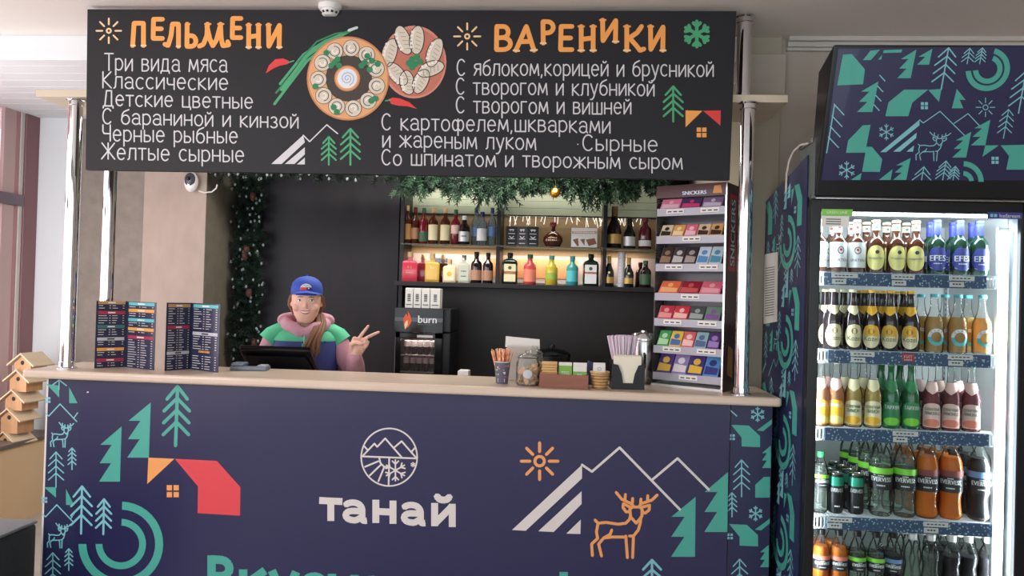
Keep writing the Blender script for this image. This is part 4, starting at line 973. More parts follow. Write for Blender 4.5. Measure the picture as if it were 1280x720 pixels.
def put_row(shelf, kind, xs, rows, dx=0.0, y0=-.185, dy=.08):
    K = KINDS[kind]
    for r in range(rows):
        for i, px in enumerate(xs):
            y = y0 + r * dy; x = atY(px, PYS[shelf], y0).x + dx * r + random.uniform(-.002, .002)
            pos = (x, y + random.uniform(-.003, .003), SHZ[shelf])
            lab = K['desc'] + ', ' + ROWN[r] + ' of the ' + SHN[shelf]
            if len(xs) > 1: lab = K['desc'] + ', ' + ORD[i] + ' from left, ' + ROWN[r] + ', ' + SHN[shelf]
            face = atan2(CAM.x - x, -(CAM.y - y)) * .55 + random.uniform(-.25, .25)
            grp = 'drinks on the ' + SHN[shelf]
            if kind not in PROTO:
                PROTO[kind] = bottle(K['name'], lab, K['cat'], pos, K['prof'], K['glassm'], K.get('liq'), K.get('fill', .8), K['cap'], K['capm'], K.get('labels'), face, grp)
            else: dup(PROTO[kind], pos, face, lab, grp)
def can(name, x, y, z, lab, rot):
    K = PROTO.get('can')
    if K: return dup(K, (x, y, z), rot, lab, 'cans on the fourth fridge shelf')
    t = thing(name, lab, 'can', (x, y, z), rot, 'cans on the fourth fridge shelf')
    b = MB(); R = .0285; b.lathe([(.022, 0), (.026, .003), (R, .012), (R, .142), (.0255, .152)], M_black, 20)
    label_patch(b, R, .108, .142, -3.14, 3.14, mat('can_teal', (44, 150, 120), .3, metal=.3), n=20); b.text('EVERVESS', 0, .092, .014, wrap(R, .0008), lw_, 1, w=.048); b.scrib(0, .03, .02, .005, wrap(R, .0008), lw_, 1)
    b.build('can_body', t, sharp=50)
    b = MB(); b.lathe([(.0255, .152), (.026, .155), (.0245, .155), (.0235, .152), (.001, .152)], M_steel, 20); b.box(-.006, .006, -.012, .004, .1525, .154, M_steel); b.build('lid', t)
    PROTO['can'] = t; return t
PYS = (315, 410, 500, 610, 690)
put_row(0, 'spaten', (1024, 1047.5, 1071), 2, y0=-.195, dy=.075); put_row(0, 'hoe', (1094, 1119.5, 1145), 2, -.004, y0=-.195, dy=.078); put_row(0, 'efes', (1171, 1199, 1224), 2, .012, y0=-.195, dy=.078)
put_row(1, 'kozl', (1041, 1064.5), 3, -.006, y0=-.195); put_row(1, 'kozy', (1089, 1113, 1138), 3, .004, y0=-.195); put_row(1, 'cider', (1167, 1197, 1227), 2, -.012, y0=-.195)
put_row(2, 'lemo', (1025, 1044.5), 2, -.012, y0=-.195, dy=.075); put_row(2, 'lemy', (1067, 1091), 2, -.008, y0=-.195, dy=.075); put_row(2, 'tarh', (1114.5, 1139), 2, -.01, y0=-.195, dy=.075); put_row(2, 'lemr', (1164, 1189, 1213.5), 2, -.012, y0=-.195, dy=.075)
put_row(3, 'petw', (1025,), 1); put_row(3, 'petl', (1100, 1129.5), 4, -.004, y0=-.185, dy=.092); put_row(3, 'peto', (1158, 1188.5), 3, -.004, y0=-.185, dy=.092); put_row(3, 'petc', (1224,), 3, -.004, y0=-.185, dy=.092)
for r in range(4):
    for i, px in enumerate((1044.5, 1070)):
        x = atY(px, 610, -.185).x; can('drink_can', x - .004 * r, -.185 + r * .066, SHZ[3], 'dark drink can with green top, ' + ORD[i] + ' from left, ' + ROWN[r] + ', fourth fridge shelf', random.uniform(-.3, .3))
put_row(4, 'so', (1027, 1048.5), 2, y0=-.19, dy=.075); put_row(4, 'sl', (1072, 1095), 2, y0=-.19, dy=.075); put_row(4, 'sc', (1117,), 2, y0=-.19, dy=.075); put_row(4, 'wc', (1141, 1163), 3, -.002, y0=-.19, dy=.075); put_row(4, 'wd', (1189.5, 1211, 1235.5), 3, -.002, y0=-.19, dy=.075)
# ------------------------------------------------------------------ back of the bar
M_cab = mat('dark_cabinet', (30, 27, 29), 0.45, spec=.3, var=.12, vscale=6, stretch=(1, 1, .3))
M_cabin = mat('dark_wood_back', (34, 25, 25), 0.45, var=.22, vscale=5, stretch=(.3, 1, 1))
M_pgreen = mat('green_reflection_paint', (178, 186, 160), .6); M_tan = mat('tan_reflection_paint', (176, 146, 106), .6, var=.06, vscale=4); M_pinkw = mat('pink_reflection_paint', (216, 194, 186), .5)
G_shelf = glass('shelf_glass', (206, 226, 218), .9, .05)
YF, YK = 1.70, 2.02
xz = lambda px, py, y: (atY(px, py, y).x, atY(px, py, y).z)
tag(plain('chalkboard', [(-2.40, -1.225, 2.055, 2.079, .75, ZS)], mat('worn_black_panel', (30, 28, 33), .55, spec=.3, var=.3, vscale=4, stretch=(1.5, 1, .5))), 'large worn black panel on the back wall behind the person', 'panel'); del bpy.data.objects['chalkboard']['kind']
cb = thing('bar_shelf_unit', 'dark bar shelving unit with glass shelf and back painted with reflections behind the bar', 'shelf unit', (-.35, 1.86, 0))
def CB(name, fn, parent=None, bevel=0.0):
    b = MB(); fn(b); o = b.build(name, parent or cb, bevel=bevel)
    if parent is None: o.location = -cb.location
    return o
ZA = atY(600, 307.5, 1.85).z; ZB = atY(600, 354, YF).z
CXL = atY(498, 300, YF).x; CXR = .62
for px in (500, 622, 757):
    x = atY(px, 300, YF).x; CB('upright', lambda b: b.box(x - .014, x + .012, YF + .06, YK, ZB if px > 500 else .9, ZS, M_cab), bevel=.002)
CB('upright', lambda b: b.box(CXR, CXR + .025, YF + .06, YK, .9, ZS, M_cab), bevel=.002)
CB('bottom_board', lambda b: b.box(CXL - .02, CXR + .02, YF, YK, ZB - .03, ZB, M_cab), bevel=.002)
CB('glass_shelf', lambda b: b.box(CXL + .01, CXR, YF + .03, YK, ZA - .009, ZA, G_shelf))
def _bk(b):  # mirror image of the room painted as colour bands, warm glow as an orange patch
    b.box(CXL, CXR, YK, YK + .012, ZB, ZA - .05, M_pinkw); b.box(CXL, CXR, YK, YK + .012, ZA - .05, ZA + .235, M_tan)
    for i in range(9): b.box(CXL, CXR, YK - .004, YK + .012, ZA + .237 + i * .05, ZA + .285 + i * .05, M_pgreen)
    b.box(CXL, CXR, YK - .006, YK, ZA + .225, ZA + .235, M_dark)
    x0 = atY(612, 340, YK).x; b.box(x0, x0 + .62, YK - .003, YK, ZB + .05, ZA - .075, mat('orange_glow_paint', (244, 176, 120), .5))
    b.box(x0 - .42, x0 - .3, YK - .003, YK, ZB + .06, ZA - .08, mat('blue_grey_reflection_paint', (96, 104, 128), .5)); b.box(CXL, CXR, YK - .004, YK, ZB + .015, ZB + .03, M_whitep)
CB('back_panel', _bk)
CB('lower_back_panel', lambda b: b.box(CXL, CXR, YK - .02, YK + .01, .9, ZB - .03, M_cabin))
area('shelf_lamp', (-.3, 1.93, ZA - .03), (-.3, 1.99, ZB), 1.6, .02, 3.2, (1.0, .86, .74))
area('shelf_lamp_above', (-.3, 1.75, ZS - .03), (-.3, 1.95, ZA), 1.6, .05, 6.0, (1.0, .95, .85))
b = MB(); b.box(-1.24, .80, 1.22, 1.98, .86, .9, M_cab); b.box(-1.2, .78, 1.26, 1.95, 0, .86, M_cabin)
tag(b.build('service_counter', bevel=.004), 'dark low back counter under the bar shelving, carrying the small fridge', 'counter')
# string of icicle lights
sl_ = MB(); M_icle = mat('icicle_light', (255, 246, 226), .4, emit=2.0)
x = atY(630, 280, 1.96).x; z0 = ZA + .222; pts = []
while x < .56:
    pts.append((x, 1.985, z0 + random.uniform(-.004, .004)))
    for _ in range(random.choice((0, 1, 2))): sl_.tube([(x, 1.983, z0), (x + random.uniform(-.02, .02), 1.98, z0 - random.uniform(.02, .07))], .0012, M_icle, 5)
    x += .022
sl_.tube(pts, .0012, M_whitep, 5)
tag(sl_.build('string_lights'), 'white icicle string lights hung across the back of the bar shelves', 'string lights')

# --- back bar bottles
def bb(name, label, px, base, y, w_px, top, shape, gm, capm, labs=(), sq=False, liq=None, dx=0):
    """stands where the photo shows it: shelf height base, width and height measured there"""
    p = atY(px, 330, y); d = (p - CAM).dot(C_F); R = w_px / 2 * d / F_PX
    H = atY(px, top, y).z - base
    p = Vector((atY(px, 352 if base < 1.7 else 304, y).x, y, base))
    t = thing(name, label, 'bottle', p, atan2(CAM.x - p.x, -(CAM.y - y)) * .7, 'bottles on the bar shelves')
    b = MB()
    if shape == 'square':
        b.lathe([(R * .92, 0), (R * .97, .003), (R * .97, H * .64), (R * .8, H * .70), (R * .3, H * .73), (R * .3, H * .84)], gm, 32, sq=.8, sy=.7); cz = (R * .36, H * .82, H)
    elif shape == 'flat':
        b.lathe([(R * .9, 0), (R, .003), (R, H * .68), (R * .85, H * .76), (R * .32, H * .82), (R * .3, H * .9)], gm, 32, sq=.7, sy=.55); cz = (R * .36, H * .88, H)
    elif shape == 'round':
        b.lathe([(R * .5, 0), (R * .75, .01), (R, H * .26), (R * .95, H * .42), (R * .6, H * .58), (R * .22, H * .66), (R * .22, H * .88)], gm, 24, sy=.7); cz = (R * .32, H * .84, H)
    elif shape == 'champ':
        b.lathe([(R * .9, 0), (R, .004), (R, H * .42), (R * .9, H * .52), (R * .5, H * .68), (R * .38, H * .8), (R * .36, H * .92)], gm, 20); cz = (R * .42, H * .72, H)
    else:
        b.lathe([(R * .9, 0), (R, .004), (R, H * .58), (R * .9, H * .66), (R * .45, H * .75), (R * .38, H * .84), (R * .38, H * .95)], gm, 20); cz = (R * .44, H * .86, H)
    b.build('glass_body', t, sharp=55)
    b = MB(); b.lathe([(cz[0] * .98, cz[1]), (cz[0], cz[1] + .002), (cz[0], cz[2] - .002), (cz[0] * .9, cz[2])], capm, 14); b.build('cap', t, sharp=50)
    b = MB()
    flat = shape in ('square', 'flat')
    fy = -R * (.97 * .7 if shape == 'square' else .55) - .0008
    for kind, a, c, m_ in labs:
        if kind == 'lab':
            if flat: b.add([(-R * .72, fy, H * a), (R * .72, fy, H * a), (R * .72, fy, H * c), (-R * .72, fy, H * c)], [(0, 1, 2, 3)], m_)
            else: label_patch(b, R * (1.0 if shape != 'round' else 1.0), H * a, H * c, -1.25, 1.25, m_, 'rect', .001)
        elif kind == 'disc':
            mp = (lambda u, v, l: Vector((u, fy - .0006 * l, v))) if flat else wrap(R, .0016)
            b.disc(0, H * a, c, mp, m_, 1, 14)
        else:
            mp = (lambda u, v, l: Vector((u, fy - .0006 * l, v))) if flat else wrap(R, .0016)
            if kind == 'print': b.scrib(0, H * a, R * .9, c * .6, mp, m_, 2)
            else: b.text(kind, 0, H * a, c, mp, m_, 2)
    if labs: b.build('label', t)
    return t
c_tan = mat('cap_tan', (206, 170, 122), .5); c_red = mat('cap_dark_red', (110, 34, 40), .4); c_gr = mat('cap_green', (40, 92, 62), .4); c_nav = mat('cap_navy', (40, 52, 92), .4)
g_amb = mat('amber_glass', (78, 34, 20), .08, coat=.4); g_red = mat('ruby_glass', (112, 26, 34), .1, coat=.4); g_blue = glass('pale_blue_glass', (206, 224, 236), .88, .05)
l_or = mat('label_orange_tan', (208, 150, 92), .5); l_br = mat('label_brown_cream', (168, 124, 96), .5); l_gr = mat('label_deep_green', (58, 92, 66), .5)
g_pk = mat('raspberry_bottle', (186, 56, 76), .2, coat=.4); g_ye = mat('gold_bottle', (206, 164, 60), .2, coat=.4); g_yw = mat('pale_gold_bottle', (220, 206, 168), .2, coat=.3); g_gw = mat('pale_green_bottle', (186, 192, 172), .2, coat=.3)
g_cor = mat('coral_bottle', (206, 80, 82), .15, coat=.3); g_lem = mat('yellow_bottle', (202, 186, 62), .15, coat=.3); g_tea = mat('teal_bottle', (66, 156, 156), .15, coat=.3)
U = ', top glass shelf of the bar'; D = ', lower bar shelf'
Y1 = 1.84
bb('whisky_bottle', 'amber whisky bottle with tan cap, top glass shelf of the bar', 508, ZA, Y1, 12, 257, 'tall', g_amb, c_tan, [('lab', .12, .52, l_or)])
bb('whisky_bottle', 'dark amber bottle with brown label and dark red cap' + U, 518.5, ZA, Y1 + .01, 11, 259, 'tall', g_amb, c_red, [('lab', .14, .44, l_br)])
bb('whisky_bottle', 'red bottle with deep green label and green cap' + U, 529, ZA, Y1, 11.5, 260, 'tall', g_red, c_gr, [('lab', .08, .34, l_gr), ('lab', .36, .52, g_red)])
bb('whisky_bottle', 'dark whisky bottle with cream label beside the green-capped red bottle', 541, ZA, Y1, 12, 260, 'tall', g_amb, c_tan, [('lab', .12, .54, lc_)])
bb('whisky_bottle', 'dark whisky bottle with cream label beside the pink-labelled red bottle', 556, ZA, Y1, 12, 260, 'tall', g_amb, c_tan, [('lab', .12, .54, lc_)])
bb('liqueur_bottle', 'ruby red bottle with pale round label and dark cap' + U, 569, ZA, Y1, 11.5, 262, 'tall', g_red, c_gr, [('lab', .32, .56, lp_)])
bb('whisky_bottle', 'dark squat bottle with black label and white cap' + U, 580, ZA, Y1 - .02, 14, 270, 'tall', G_dark, lw_, [('lab', .12, .46, lfol), ('print', .3, .014, ink)])
bb('vodka_bottle', 'tall blue bottle with navy cap next to black-labelled bottle' + U, 594.5, ZA, Y1 + .03, 11, 260, 'tall', g_blue, c_nav, [('lab', .25, .5, lbl_)])
bb('vodka_bottle', 'clear bottle with white label between two blue bottles' + U, 602, ZA, Y1 - .03, 13, 265, 'tall', g_blue, c_nav, [('lab', .14, .5, lw_)])
bb('vodka_bottle', 'tall blue bottle with navy cap beside the shelf upright' + U, 614.5, ZA, Y1, 10.5, 260, 'tall', g_blue, c_nav, [('lab', .25, .5, lbl_)])
bb('whisky_flask', 'round amber whisky flask standing between black cards and white card', 691, ZA, Y1, 25, 278, 'round', g_amb, c_red, [('print', .36, .012, lc_), ('print', .27, .012, lc_)])
bb('champagne_bottle', 'tall dark bottle with gold foil, tallest' + U, 767.5, ZA, Y1, 18, 258, 'champ', G_dark, mat('foil_old_gold', (112, 88, 52), .4, metal=.3), [('lab', .12, .34, lgold)])
bb('champagne_bottle', 'black champagne bottle with silver label' + U, 786.5, ZA, Y1, 15.5, 273, 'champ', mat('black_green_glass', (22, 30, 28), .08, coat=.4), M_black, [('lab', .1, .4, lfol)])
bb('liqueur_bottle', 'plum red bottle with narrow white label' + U, 806, ZA, Y1, 16, 272, 'tall', mat('plum_glass', (84, 30, 40), .1, coat=.4), c_red, [('lab', .1, .28, lw_)])
Y2 = 1.80
bb('gin_bottle', 'square raspberry pink bottle with gold print on the lower bar shelf', 512, ZB, Y2, 20, 315, 'square', g_pk, c_tan, [('R.S', .48, .016, lgold), ('print', .3, .007, lgold)])
bb('gin_bottle', 'pink bottle half hidden behind the square pink and gold bottles' + D, 528, ZB, Y2 + .13, 15, 318, 'square', g_pk, c_tan)
bb('gin_bottle', 'square gold bottle beside the raspberry pink one' + D, 540, ZB, Y2, 19, 317, 'square', g_ye, c_tan, [('lab', .08, .6, g_ye), ('R.S', .5, .014, lc_)])
bb('gin_bottle', 'amber bottle behind the square gold bottle' + D, 553, ZB, Y2 + .13, 15, 318, 'square', g_amb, c_tan)
bb('gin_bottle', 'small square bottle with cream and yellow label' + D, 561.5, ZB, Y2, 17, 324, 'square', g_yw, c_tan, [('lab', .08, .6, lc_), ('disc', .36, .016, lo_)])
bb('gin_bottle', 'small square pale green bottle with black rows of print' + D, 579.5, ZB, Y2, 15, 319, 'square', g_gw, M_steel, [('lab', .08, .56, g_gw), ('print', .42, .012, ink), ('print', .24, .012, ink)])
bb('rum_bottle', 'dark brown bottle with tan label beside the pale green bottle' + D, 595, ZB, Y2, 14, 315, 'tall', G_dark, M_black, [('lab', .1, .42, l_br)])
bb('rum_bottle', 'dark brown bottle with tan label beside the shelf upright' + D, 609.5, ZB, Y2, 13, 316, 'tall', G_dark, M_black, [('lab', .1, .42, l_br)])
bb('herbal_liqueur_bottle', 'green-black flat bottle with cream label and orange band' + D, 637, ZB, Y2, 20, 316, 'flat', mat('bottle_black_green', (24, 40, 32), .12, coat=.4), M_black, [('lab', .08, .64, lc_), ('lab', .32, .41, mat('band_orange', (222, 110, 64), .5)), ('disc', .52, .012, l_gr)])
bb('liqueur_bottle', 'coral red bottle with green cap' + D, 662, ZB, Y2, 16, 318, 'tall', g_cor, c_gr, [('lab', .1, .5, lr_)])
bb('liqueur_bottle', 'yellow bottle with teal cap' + D, 689, ZB, Y2, 15.5, 319.5, 'tall', g_lem, mat('cap_teal', (70, 150, 150), .4), [('lab', .2, .42, mat('label_olive_lime', (150, 178, 72), .5))])
bb('liqueur_bottle', 'teal bottle with teal cap' + D, 715, ZB, Y2, 15, 320, 'tall', g_tea, mat('cap_teal'), [('lab', .14, .5, lt_)])
bb('herbal_liqueur_bottle', 'black flat bottle with white label beside the teal bottle' + D, 738, ZB, Y2, 20, 317.5, 'flat', mat('bottle_black_green'), M_black, [('lab', .08, .66, lw_), ('lab', .38, .44, mat('band_orange')), ('disc', .54, .012, l_gr)])
bb('sparkling_wine_bottle', 'small dark bottle with gold foil beside the shelf upright' + D, 761, ZB, Y2, 12.5, 320, 'champ', mat('black_green_glass'), lgold, [('lab', .12, .32, lgold), ('disc', .46, .008, lc_)])
bb('sparkling_wine_bottle', 'small dark bottle with gold foil beside the patterned white tube' + D, 785.5, ZB, Y2, 12.5, 322, 'champ', mat('black_green_glass'), lgold, [('lab', .12, .32, lgold), ('disc', .46, .008, lc_)])
bb('whisky_bottle', 'dark bottle with green label and green cap' + D, 806.5, ZB, Y2, 14, 326, 'tall', G_dark, c_gr, [('lab', .12, .5, l_gr)])
bb('whisky_bottle', 'amber bottle half hidden behind the green-labelled bottle' + D, 800, ZB, Y2 + .12, 12, 328, 'tall', g_amb, M_black)
t = thing('patterned_tube', 'white patterned gift tube standing between two small dark bottles', 'tube', (atY(776.5, 352, Y2).x, Y2, ZB))
b = MB(); b.lathe([(.024, 0), (.025, .002), (.025, .22), (.024, .222)], mat('tube_white', (206, 206, 214), .5), 20); mp = wrap(.025, .0004)
for k in range(9): b.stroke([(-.04, .012 + k * .024), (-.013, .024 + k * .024), (.013, .008 + k * .024), (.04, .022 + k * .024)], .004, mp, M_sideg, 1)
b.build('tube_body', t); b = MB(); b.lathe([(.0255, .215), (.0255, .232), (.024, .234)], lfol, 20); b.build('lid', t)
# black cards and the chocolate card
for i, (a, c) in enumerate(((632.5, 646), (646, 659), (659, 673))):
    x0 = atY(a, 300, 1.8).x; x1 = atY(c, 300, 1.8).x; y = 1.80 + (.02 if i % 2 else 0)
    t = MB(); h = atY(650, 283, 1.8).z - ZA
    yy0, yy1 = (1.80, 1.815) if i % 2 == 0 else (1.815, 1.80)
    vs = [(x0, yy0, ZA), (x1, yy1, ZA), (x1, yy1, ZA + h), (x0, yy0, ZA + h)]
    t.add(vs + [(p[0], p[1] + .002, p[2]) for p in vs], [(0, 1, 2, 3), (7, 6, 5, 4), (0, 4, 5, 1), (3, 2, 6, 7), (0, 3, 7, 4), (1, 5, 6, 2)], lk_)
    mp = lambda u, v, l: Vector((x0 + (x1 - x0) * u, yy0 + (yy1 - yy0) * u - .001 * l, ZA + h * v))
    for s_, v in (((.28, .8), (.72, .86)), ((.35, .74), (.4, .82)), ((.6, .74), (.65, .82))): t.poly([(s_[0], s_[1]), (v[0], s_[1]), (v[0], v[1]), (s_[0], v[1])], mp, lw_)
    for k, v in enumerate((.62, .36, .14)): t.poly([(.2, v), (.8, v), (.8, v + .035), (.2, v + .035)], mp, lw_)
    t.stroke([(.3, .5), (.5, .42), (.7, .5)], .05, mp, lw_)
    tag(t.build('drink_card'), ('left', 'middle', 'right')[i] + ' panel of the black cards with white icons on the top bar shelf', 'card', 'black drink cards')
t = MB(); x0 = atY(714, 300, 1.8).x; x1 = atY(746.5, 300, 1.8).x; h = atY(730, 285, 1.8).z - ZA
t.box(x0, x1, 1.8, 1.803, ZA, ZA + h, lw_); mp = lambda u, v, l: Vector((x0 + (x1 - x0) * u, 1.8 - .0008 * l, ZA + h * v)); cho = mat('chocolate_brown', (138, 84, 58), .5)
t.poly([(.02, .7), (.98, .72), (.98, .86), (.02, .82)], mp, mat('card_tan', (200, 170, 140), .5)); t.scrib(.5, .78, .8, .05, mp, lw_, 2, 9)
for q in ([(.05, .4), (.26, .48), (.3, .1), (.24, .08)], [(.34, .42), (.52, .46), (.52, .12)], [(.56, .42), (.9, .5), (.98, .22), (.68, .1)]): t.poly(q, mp, cho)
tag(t.build('chocolate_card'), 'white card with brown chocolate pieces on the top bar shelf', 'card')

# --- small drinks fridge
mx0, mx1, my = -1.075, -.775, 1.40
z1 = atY(520, 385, my).z
mf = thing('mini_fridge', 'small black energy drink fridge with flame logo on the back counter', 'fridge', ((mx0 + mx1) / 2, my + .17, .9), 0)
hw = (mx1 - mx0) / 2; H = z1 - .9
def MF(name, fn, bevel=0.0, parent=None):
    b = MB(); fn(b); return b.build(name, parent or mf, bevel=bevel)
MF('cabinet', lambda b: (b.box(-hw, -hw + .03, -.16, .17, .02, H - .15, M_black), b.box(hw - .03, hw + .05, -.16, .17, .02, H - .15, M_black), b.box(-hw, hw + .05, -.16, .17, H - .15, H, M_black),
    b.box(-hw, hw, .14, .17, .02, H, M_black), b.box(-hw, hw, -.16, .17, 0, .05, M_black)), .008)
MF('door', lambda b: (b.box(-hw, -hw + .035, -.18, -.161, .03, H - .155, M_blackg), b.box(hw - .05, hw, -.18, -.161, .03, H - .155, M_blackg), b.box(-hw, hw, -.18, -.161, H - .19, H - .155, M_blackg), b.box(-hw, hw, -.18, -.161, .03, .07, M_blackg)), .004)
MF('door_glass', lambda b: b.box(-hw + .035, hw - .05, -.174, -.17, .07, H - .19, glass('smoked_glass', (240, 230, 230), .97)))
MF('door_sticker', lambda b: b.box(-.01, .09, -.1815, -.1805, H - .183, H - .168, M_whitep))
MF('liner', lambda b: b.box(-hw + .03, hw - .03, .12, .138, .05, H - .15, mat('brown_liner', (104, 66, 62), .5)))
MF('shelf', lambda b: b.box(-hw + .03, hw - .03, -.15, .12, .205, .211, M_wire)); MF('shelf', lambda b: b.box(-hw + .03, hw - .03, -.15, .12, .10, .106, M_wire))
def _sig(b):
    b.box(-hw - .002, hw + .002, -.19, -.161, H - .15, H - .0, M_blackg); b.box(-hw - .001, hw + .001, -.1915, -.19, H - .085, H - .06, mat('grey_band', (84, 84, 92), .3))
    mp = lambda u, v, l: Vector((u, -.192 - l * .0006, H - .085 + v))
    b.text('burn', .055, .016, .045, mp, lw_, 2, bold=.0012); b.poly([(-.005, -.018), (.085, -.018), (.085, -.015), (-.005, -.015)], mp, M_sideg, 2)
    b.poly([(-.085, -.05), (-.06, -.03), (-.045, .0), (-.05, .03), (-.07, .07), (-.068, .03), (-.082, .05), (-.098, .015), (-.092, -.02)], mp, mat('flame_orange', (228, 92, 48), .5), 1)
    b.poly([(-.085, -.05), (-.067, -.02), (-.07, .01), (-.08, .0), (-.09, -.02)], mp, mat('flame_cream', (246, 216, 170), .5), 2)
MF('lit_sign', _sig, .003)
MF('inner_light', lambda b: b.box(-hw + .05, hw - .06, -.14, -.13, H - .165, H - .158, mat('small_fridge_light', (250, 240, 230), .5, emit=60.0)))
t0 = None
for r, z in enumerate((.211, .106)):
    for i in range(5):
        for k in range(2):
            pos = (mf.location.x - hw + .062 + i * .042, mf.location.y - .11 + .05 * k, .9 + z)
            lab = 'white-topped drink tub, %s from left, %s row, %s shelf of small black fridge' % (ORD[i], 'front' if k == 0 else 'rear', 'upper' if r == 0 else 'lower')
            if t0 is None:
                t0 = thing('drink_tub', lab, 'tub', pos, 0, 'tubs in the small black fridge')
                b = MB(); b.lathe([(.014, 0), (.018, .05)], lk_, 14); b.build('cup_body', t0)
                b = MB(); b.lathe([(.019, .05), (.019, .085), (.016, .088)], M_whitep, 14); b.build('lid', t0)
            else: dup(t0, pos, 0, lab)
# four white cartons on the small fridge
for i, (a, c) in enumerate(((506.5, 516), (517, 526), (527, 537), (538, 550))):
    x0 = atY(a, 375, my).x; x1 = atY(c, 375, my).x; h = atY(520, 360.5, my).z - z1
    t = thing('white_carton', ('leftmost', 'second', 'third', 'rightmost')[i] + ' of the four white cartons standing on the small black fridge', 'carton', ((x0 + x1) / 2, my + .06, z1), 0, 'white cartons on the small fridge')
    w = x1 - x0; b = MB(); b.box(-w / 2, w / 2, -.06, .03, 0, h, M_paper); mp = lambda u, v, l: Vector((u, -.0605 - l * .0005, v))
    b.scrib(0, h * .55, .05, .02, mp, M_sideg, 1, 4, True); b.poly([(-w * .35, .018), (w * .35, .018), (w * .35, .024), (-w * .35, .024)], mp, M_sideg, 1)
    b.build('box_body', t, bevel=.0015); b = MB(); b.box(-w / 2 + .002, w / 2 - .002, -.058, .028, h, h + .003, M_whitep); b.build('top_flap', t)
# black bowl on the back counter
t = thing('lidded_pot', 'black lidded pot on the back counter behind the wooden tea tray', 'pot', (atY(690, 440, 1.5).x, 1.5, .9))
b = MB(); zt = atY(690, 444, 1.5).z - .9; b.lathe([(.08, 0), (.11, .03), (.115, zt)], M_black, 24); b.build('pot_body', t); b = MB(); b.lathe([(.118, zt), (.118, zt + .012), (.08, zt + .035), (.02, zt + .045), (.02, zt + .06), (.012, zt + .066)], M_blackg, 24); b.build('lid', t)
# ------------------------------------------------------------------ pine garlands
M_needle = mat('pine_needle', (22, 46, 34), .7, var=.3, vscale=20); M_needle2 = mat('pine_needle_light', (44, 80, 54), .7, var=.3, vscale=20); M_snow = mat('snow_tip', (150, 156, 162), .8); M_cone = mat('pine_cone', (112, 70, 56), .7)
def sprig(nd, tp, p, d, L, m, tipm, n=14, wd=.0028, m2=None, spread=.034):
    d = Vector(d).normalized(); a = d.orthogonal().normalized(); c = d.cross(a)
    nd.tube([p, p + d * L], [.004, .002], m, 4, False, False)
    for k in range(n):
        t = .12 + .88 * k / n; q = p + d * (L * t); an = k * 2.4
        o = (a * cos(an) + c * sin(an)) * (spread * (1.1 - .5 * t)) + d * .022
        s_ = d.cross(o).normalized() * wd; s2 = o.cross(s_).normalized() * wd
        tip = False
        mm = tipm if tip else (m2 if m2 and t > .6 else m)
        for w_ in (s_, s2): (tp if tip else nd).add([q - w_, q + w_, q + o * .6 + w_ * .7, q + o, q + o * .6 - w_ * .7], [(0, 1, 2, 3, 4)], mm)
    if tipm:
        e = p + d * L
        tp.lathe([(.001, 0), (.0075, .006), (.0085, .015), (.001, .024)], tipm, 6, e.x, e.y, e.z - .010)
def pinecone(parent, p, r=.02):
    b = MB()
    for k in range(26):
        z = (k / 26 - .5) * 2.6 * r; rr = r * sqrt(max(.05, 1 - (z / (1.4 * r)) ** 2)); an = k * 2.4
        b.obox(p + Vector((rr * .7 * cos(an), rr * .7 * sin(an), z)), Vector((cos(an), sin(an), .4)) * r * .32, Vector((-sin(an), cos(an), 0)) * r * .28, Vector((0, 0, 1)) * r * .07, M_cone)
    b.ball(p, r * .75, M_cone, 8, sz=1.3); o = b.build('pine_cone', parent); return o
g1 = thing('pine_garland', 'dark artificial pine garland with snowy tips hanging down beside the black panel', 'garland', (-2.30, 1.97, 1.2))
nd = MB(); tp = MB(); R_ = random.Random(3)
xa, xb = atY(296, 300, 1.97).x, atY(330, 300, 1.97).x
for i in range(330):
    z = R_.uniform(1.02, 2.34); u = R_.random(); x = xa + .03 + (xb - xa - .06) * u
    d = Vector(((u - .5) * 1.5 + R_.uniform(-.3, .3), -R_.uniform(.25, 1), R_.uniform(-.9, .5)))
    sprig(nd, tp, Vector((x, 1.985 + R_.uniform(-.05, .03), z)), d, R_.uniform(.05, .085), M_needle, M_snow if R_.random() < .26 else None)
nd.tube([((xa + xb) / 2 + .02 * sin(k), 2.02, 1.0 + k * .135) for k in range(11)], .035, M_needle, 8)
for o in (nd.build('needles', g1), tp.build('snow_tips', g1)): o.location = -g1.location; o['kind'] = 'stuff'
for px, py in ((311, 366), (316, 246), (308, 312), (306, 320), (318, 428)): pinecone(g1, atY(px, py, 1.9) - g1.location, .021)
g2 = thing('pine_garland', 'long green pine garland draped along the top of the bar under the menu board', 'garland', (-.8, 1.61, 2.25))
nd = MB(); tp = MB()
x = -2.36
while x < .62:
    px = 697 + 930 * x / 4.9 - 0; right = x > -1.08
    zb = 2.285 if not right else 2.235
    for k in range(3 if not right else 9):
        p = Vector((x + R_.uniform(-.03, .03), 1.61 + R_.uniform(-.05, .05), zb + R_.uniform(-.01, .10)))
        d = Vector((R_.uniform(-.6, .6), -R_.uniform(.1, .8), -R_.uniform(.5, 1.3)))
        far = R_.uniform(.05, .09) if not right else R_.uniform(.08, .125) * (1.25 + .45 * sin(x * 9.0) + .25 * sin(x * 23.0))
        sprig(nd, tp, p, d, far, M_needle if not right or R_.random() < .45 else M_needle2, M_snow if R_.random() < (.4 if not right else .03) else None, 15 if not right else 26, .0028 if not right else .0036, mat('pine_needle_pale', (92, 122, 98), .7, var=.2, vscale=20) if right and R_.random() < .38 else None, .034 if not right else .03)
    x += .03
nd.tube([(-2.36 + k * .1, 1.62, 2.32 + .01 * sin(k * 1.7)) for k in range(30)], .035, M_needle, 8)
for o in (nd.build('needles', g2), tp.build('snow_tips', g2)): o.location = -g2.location; o['kind'] = 'stuff'
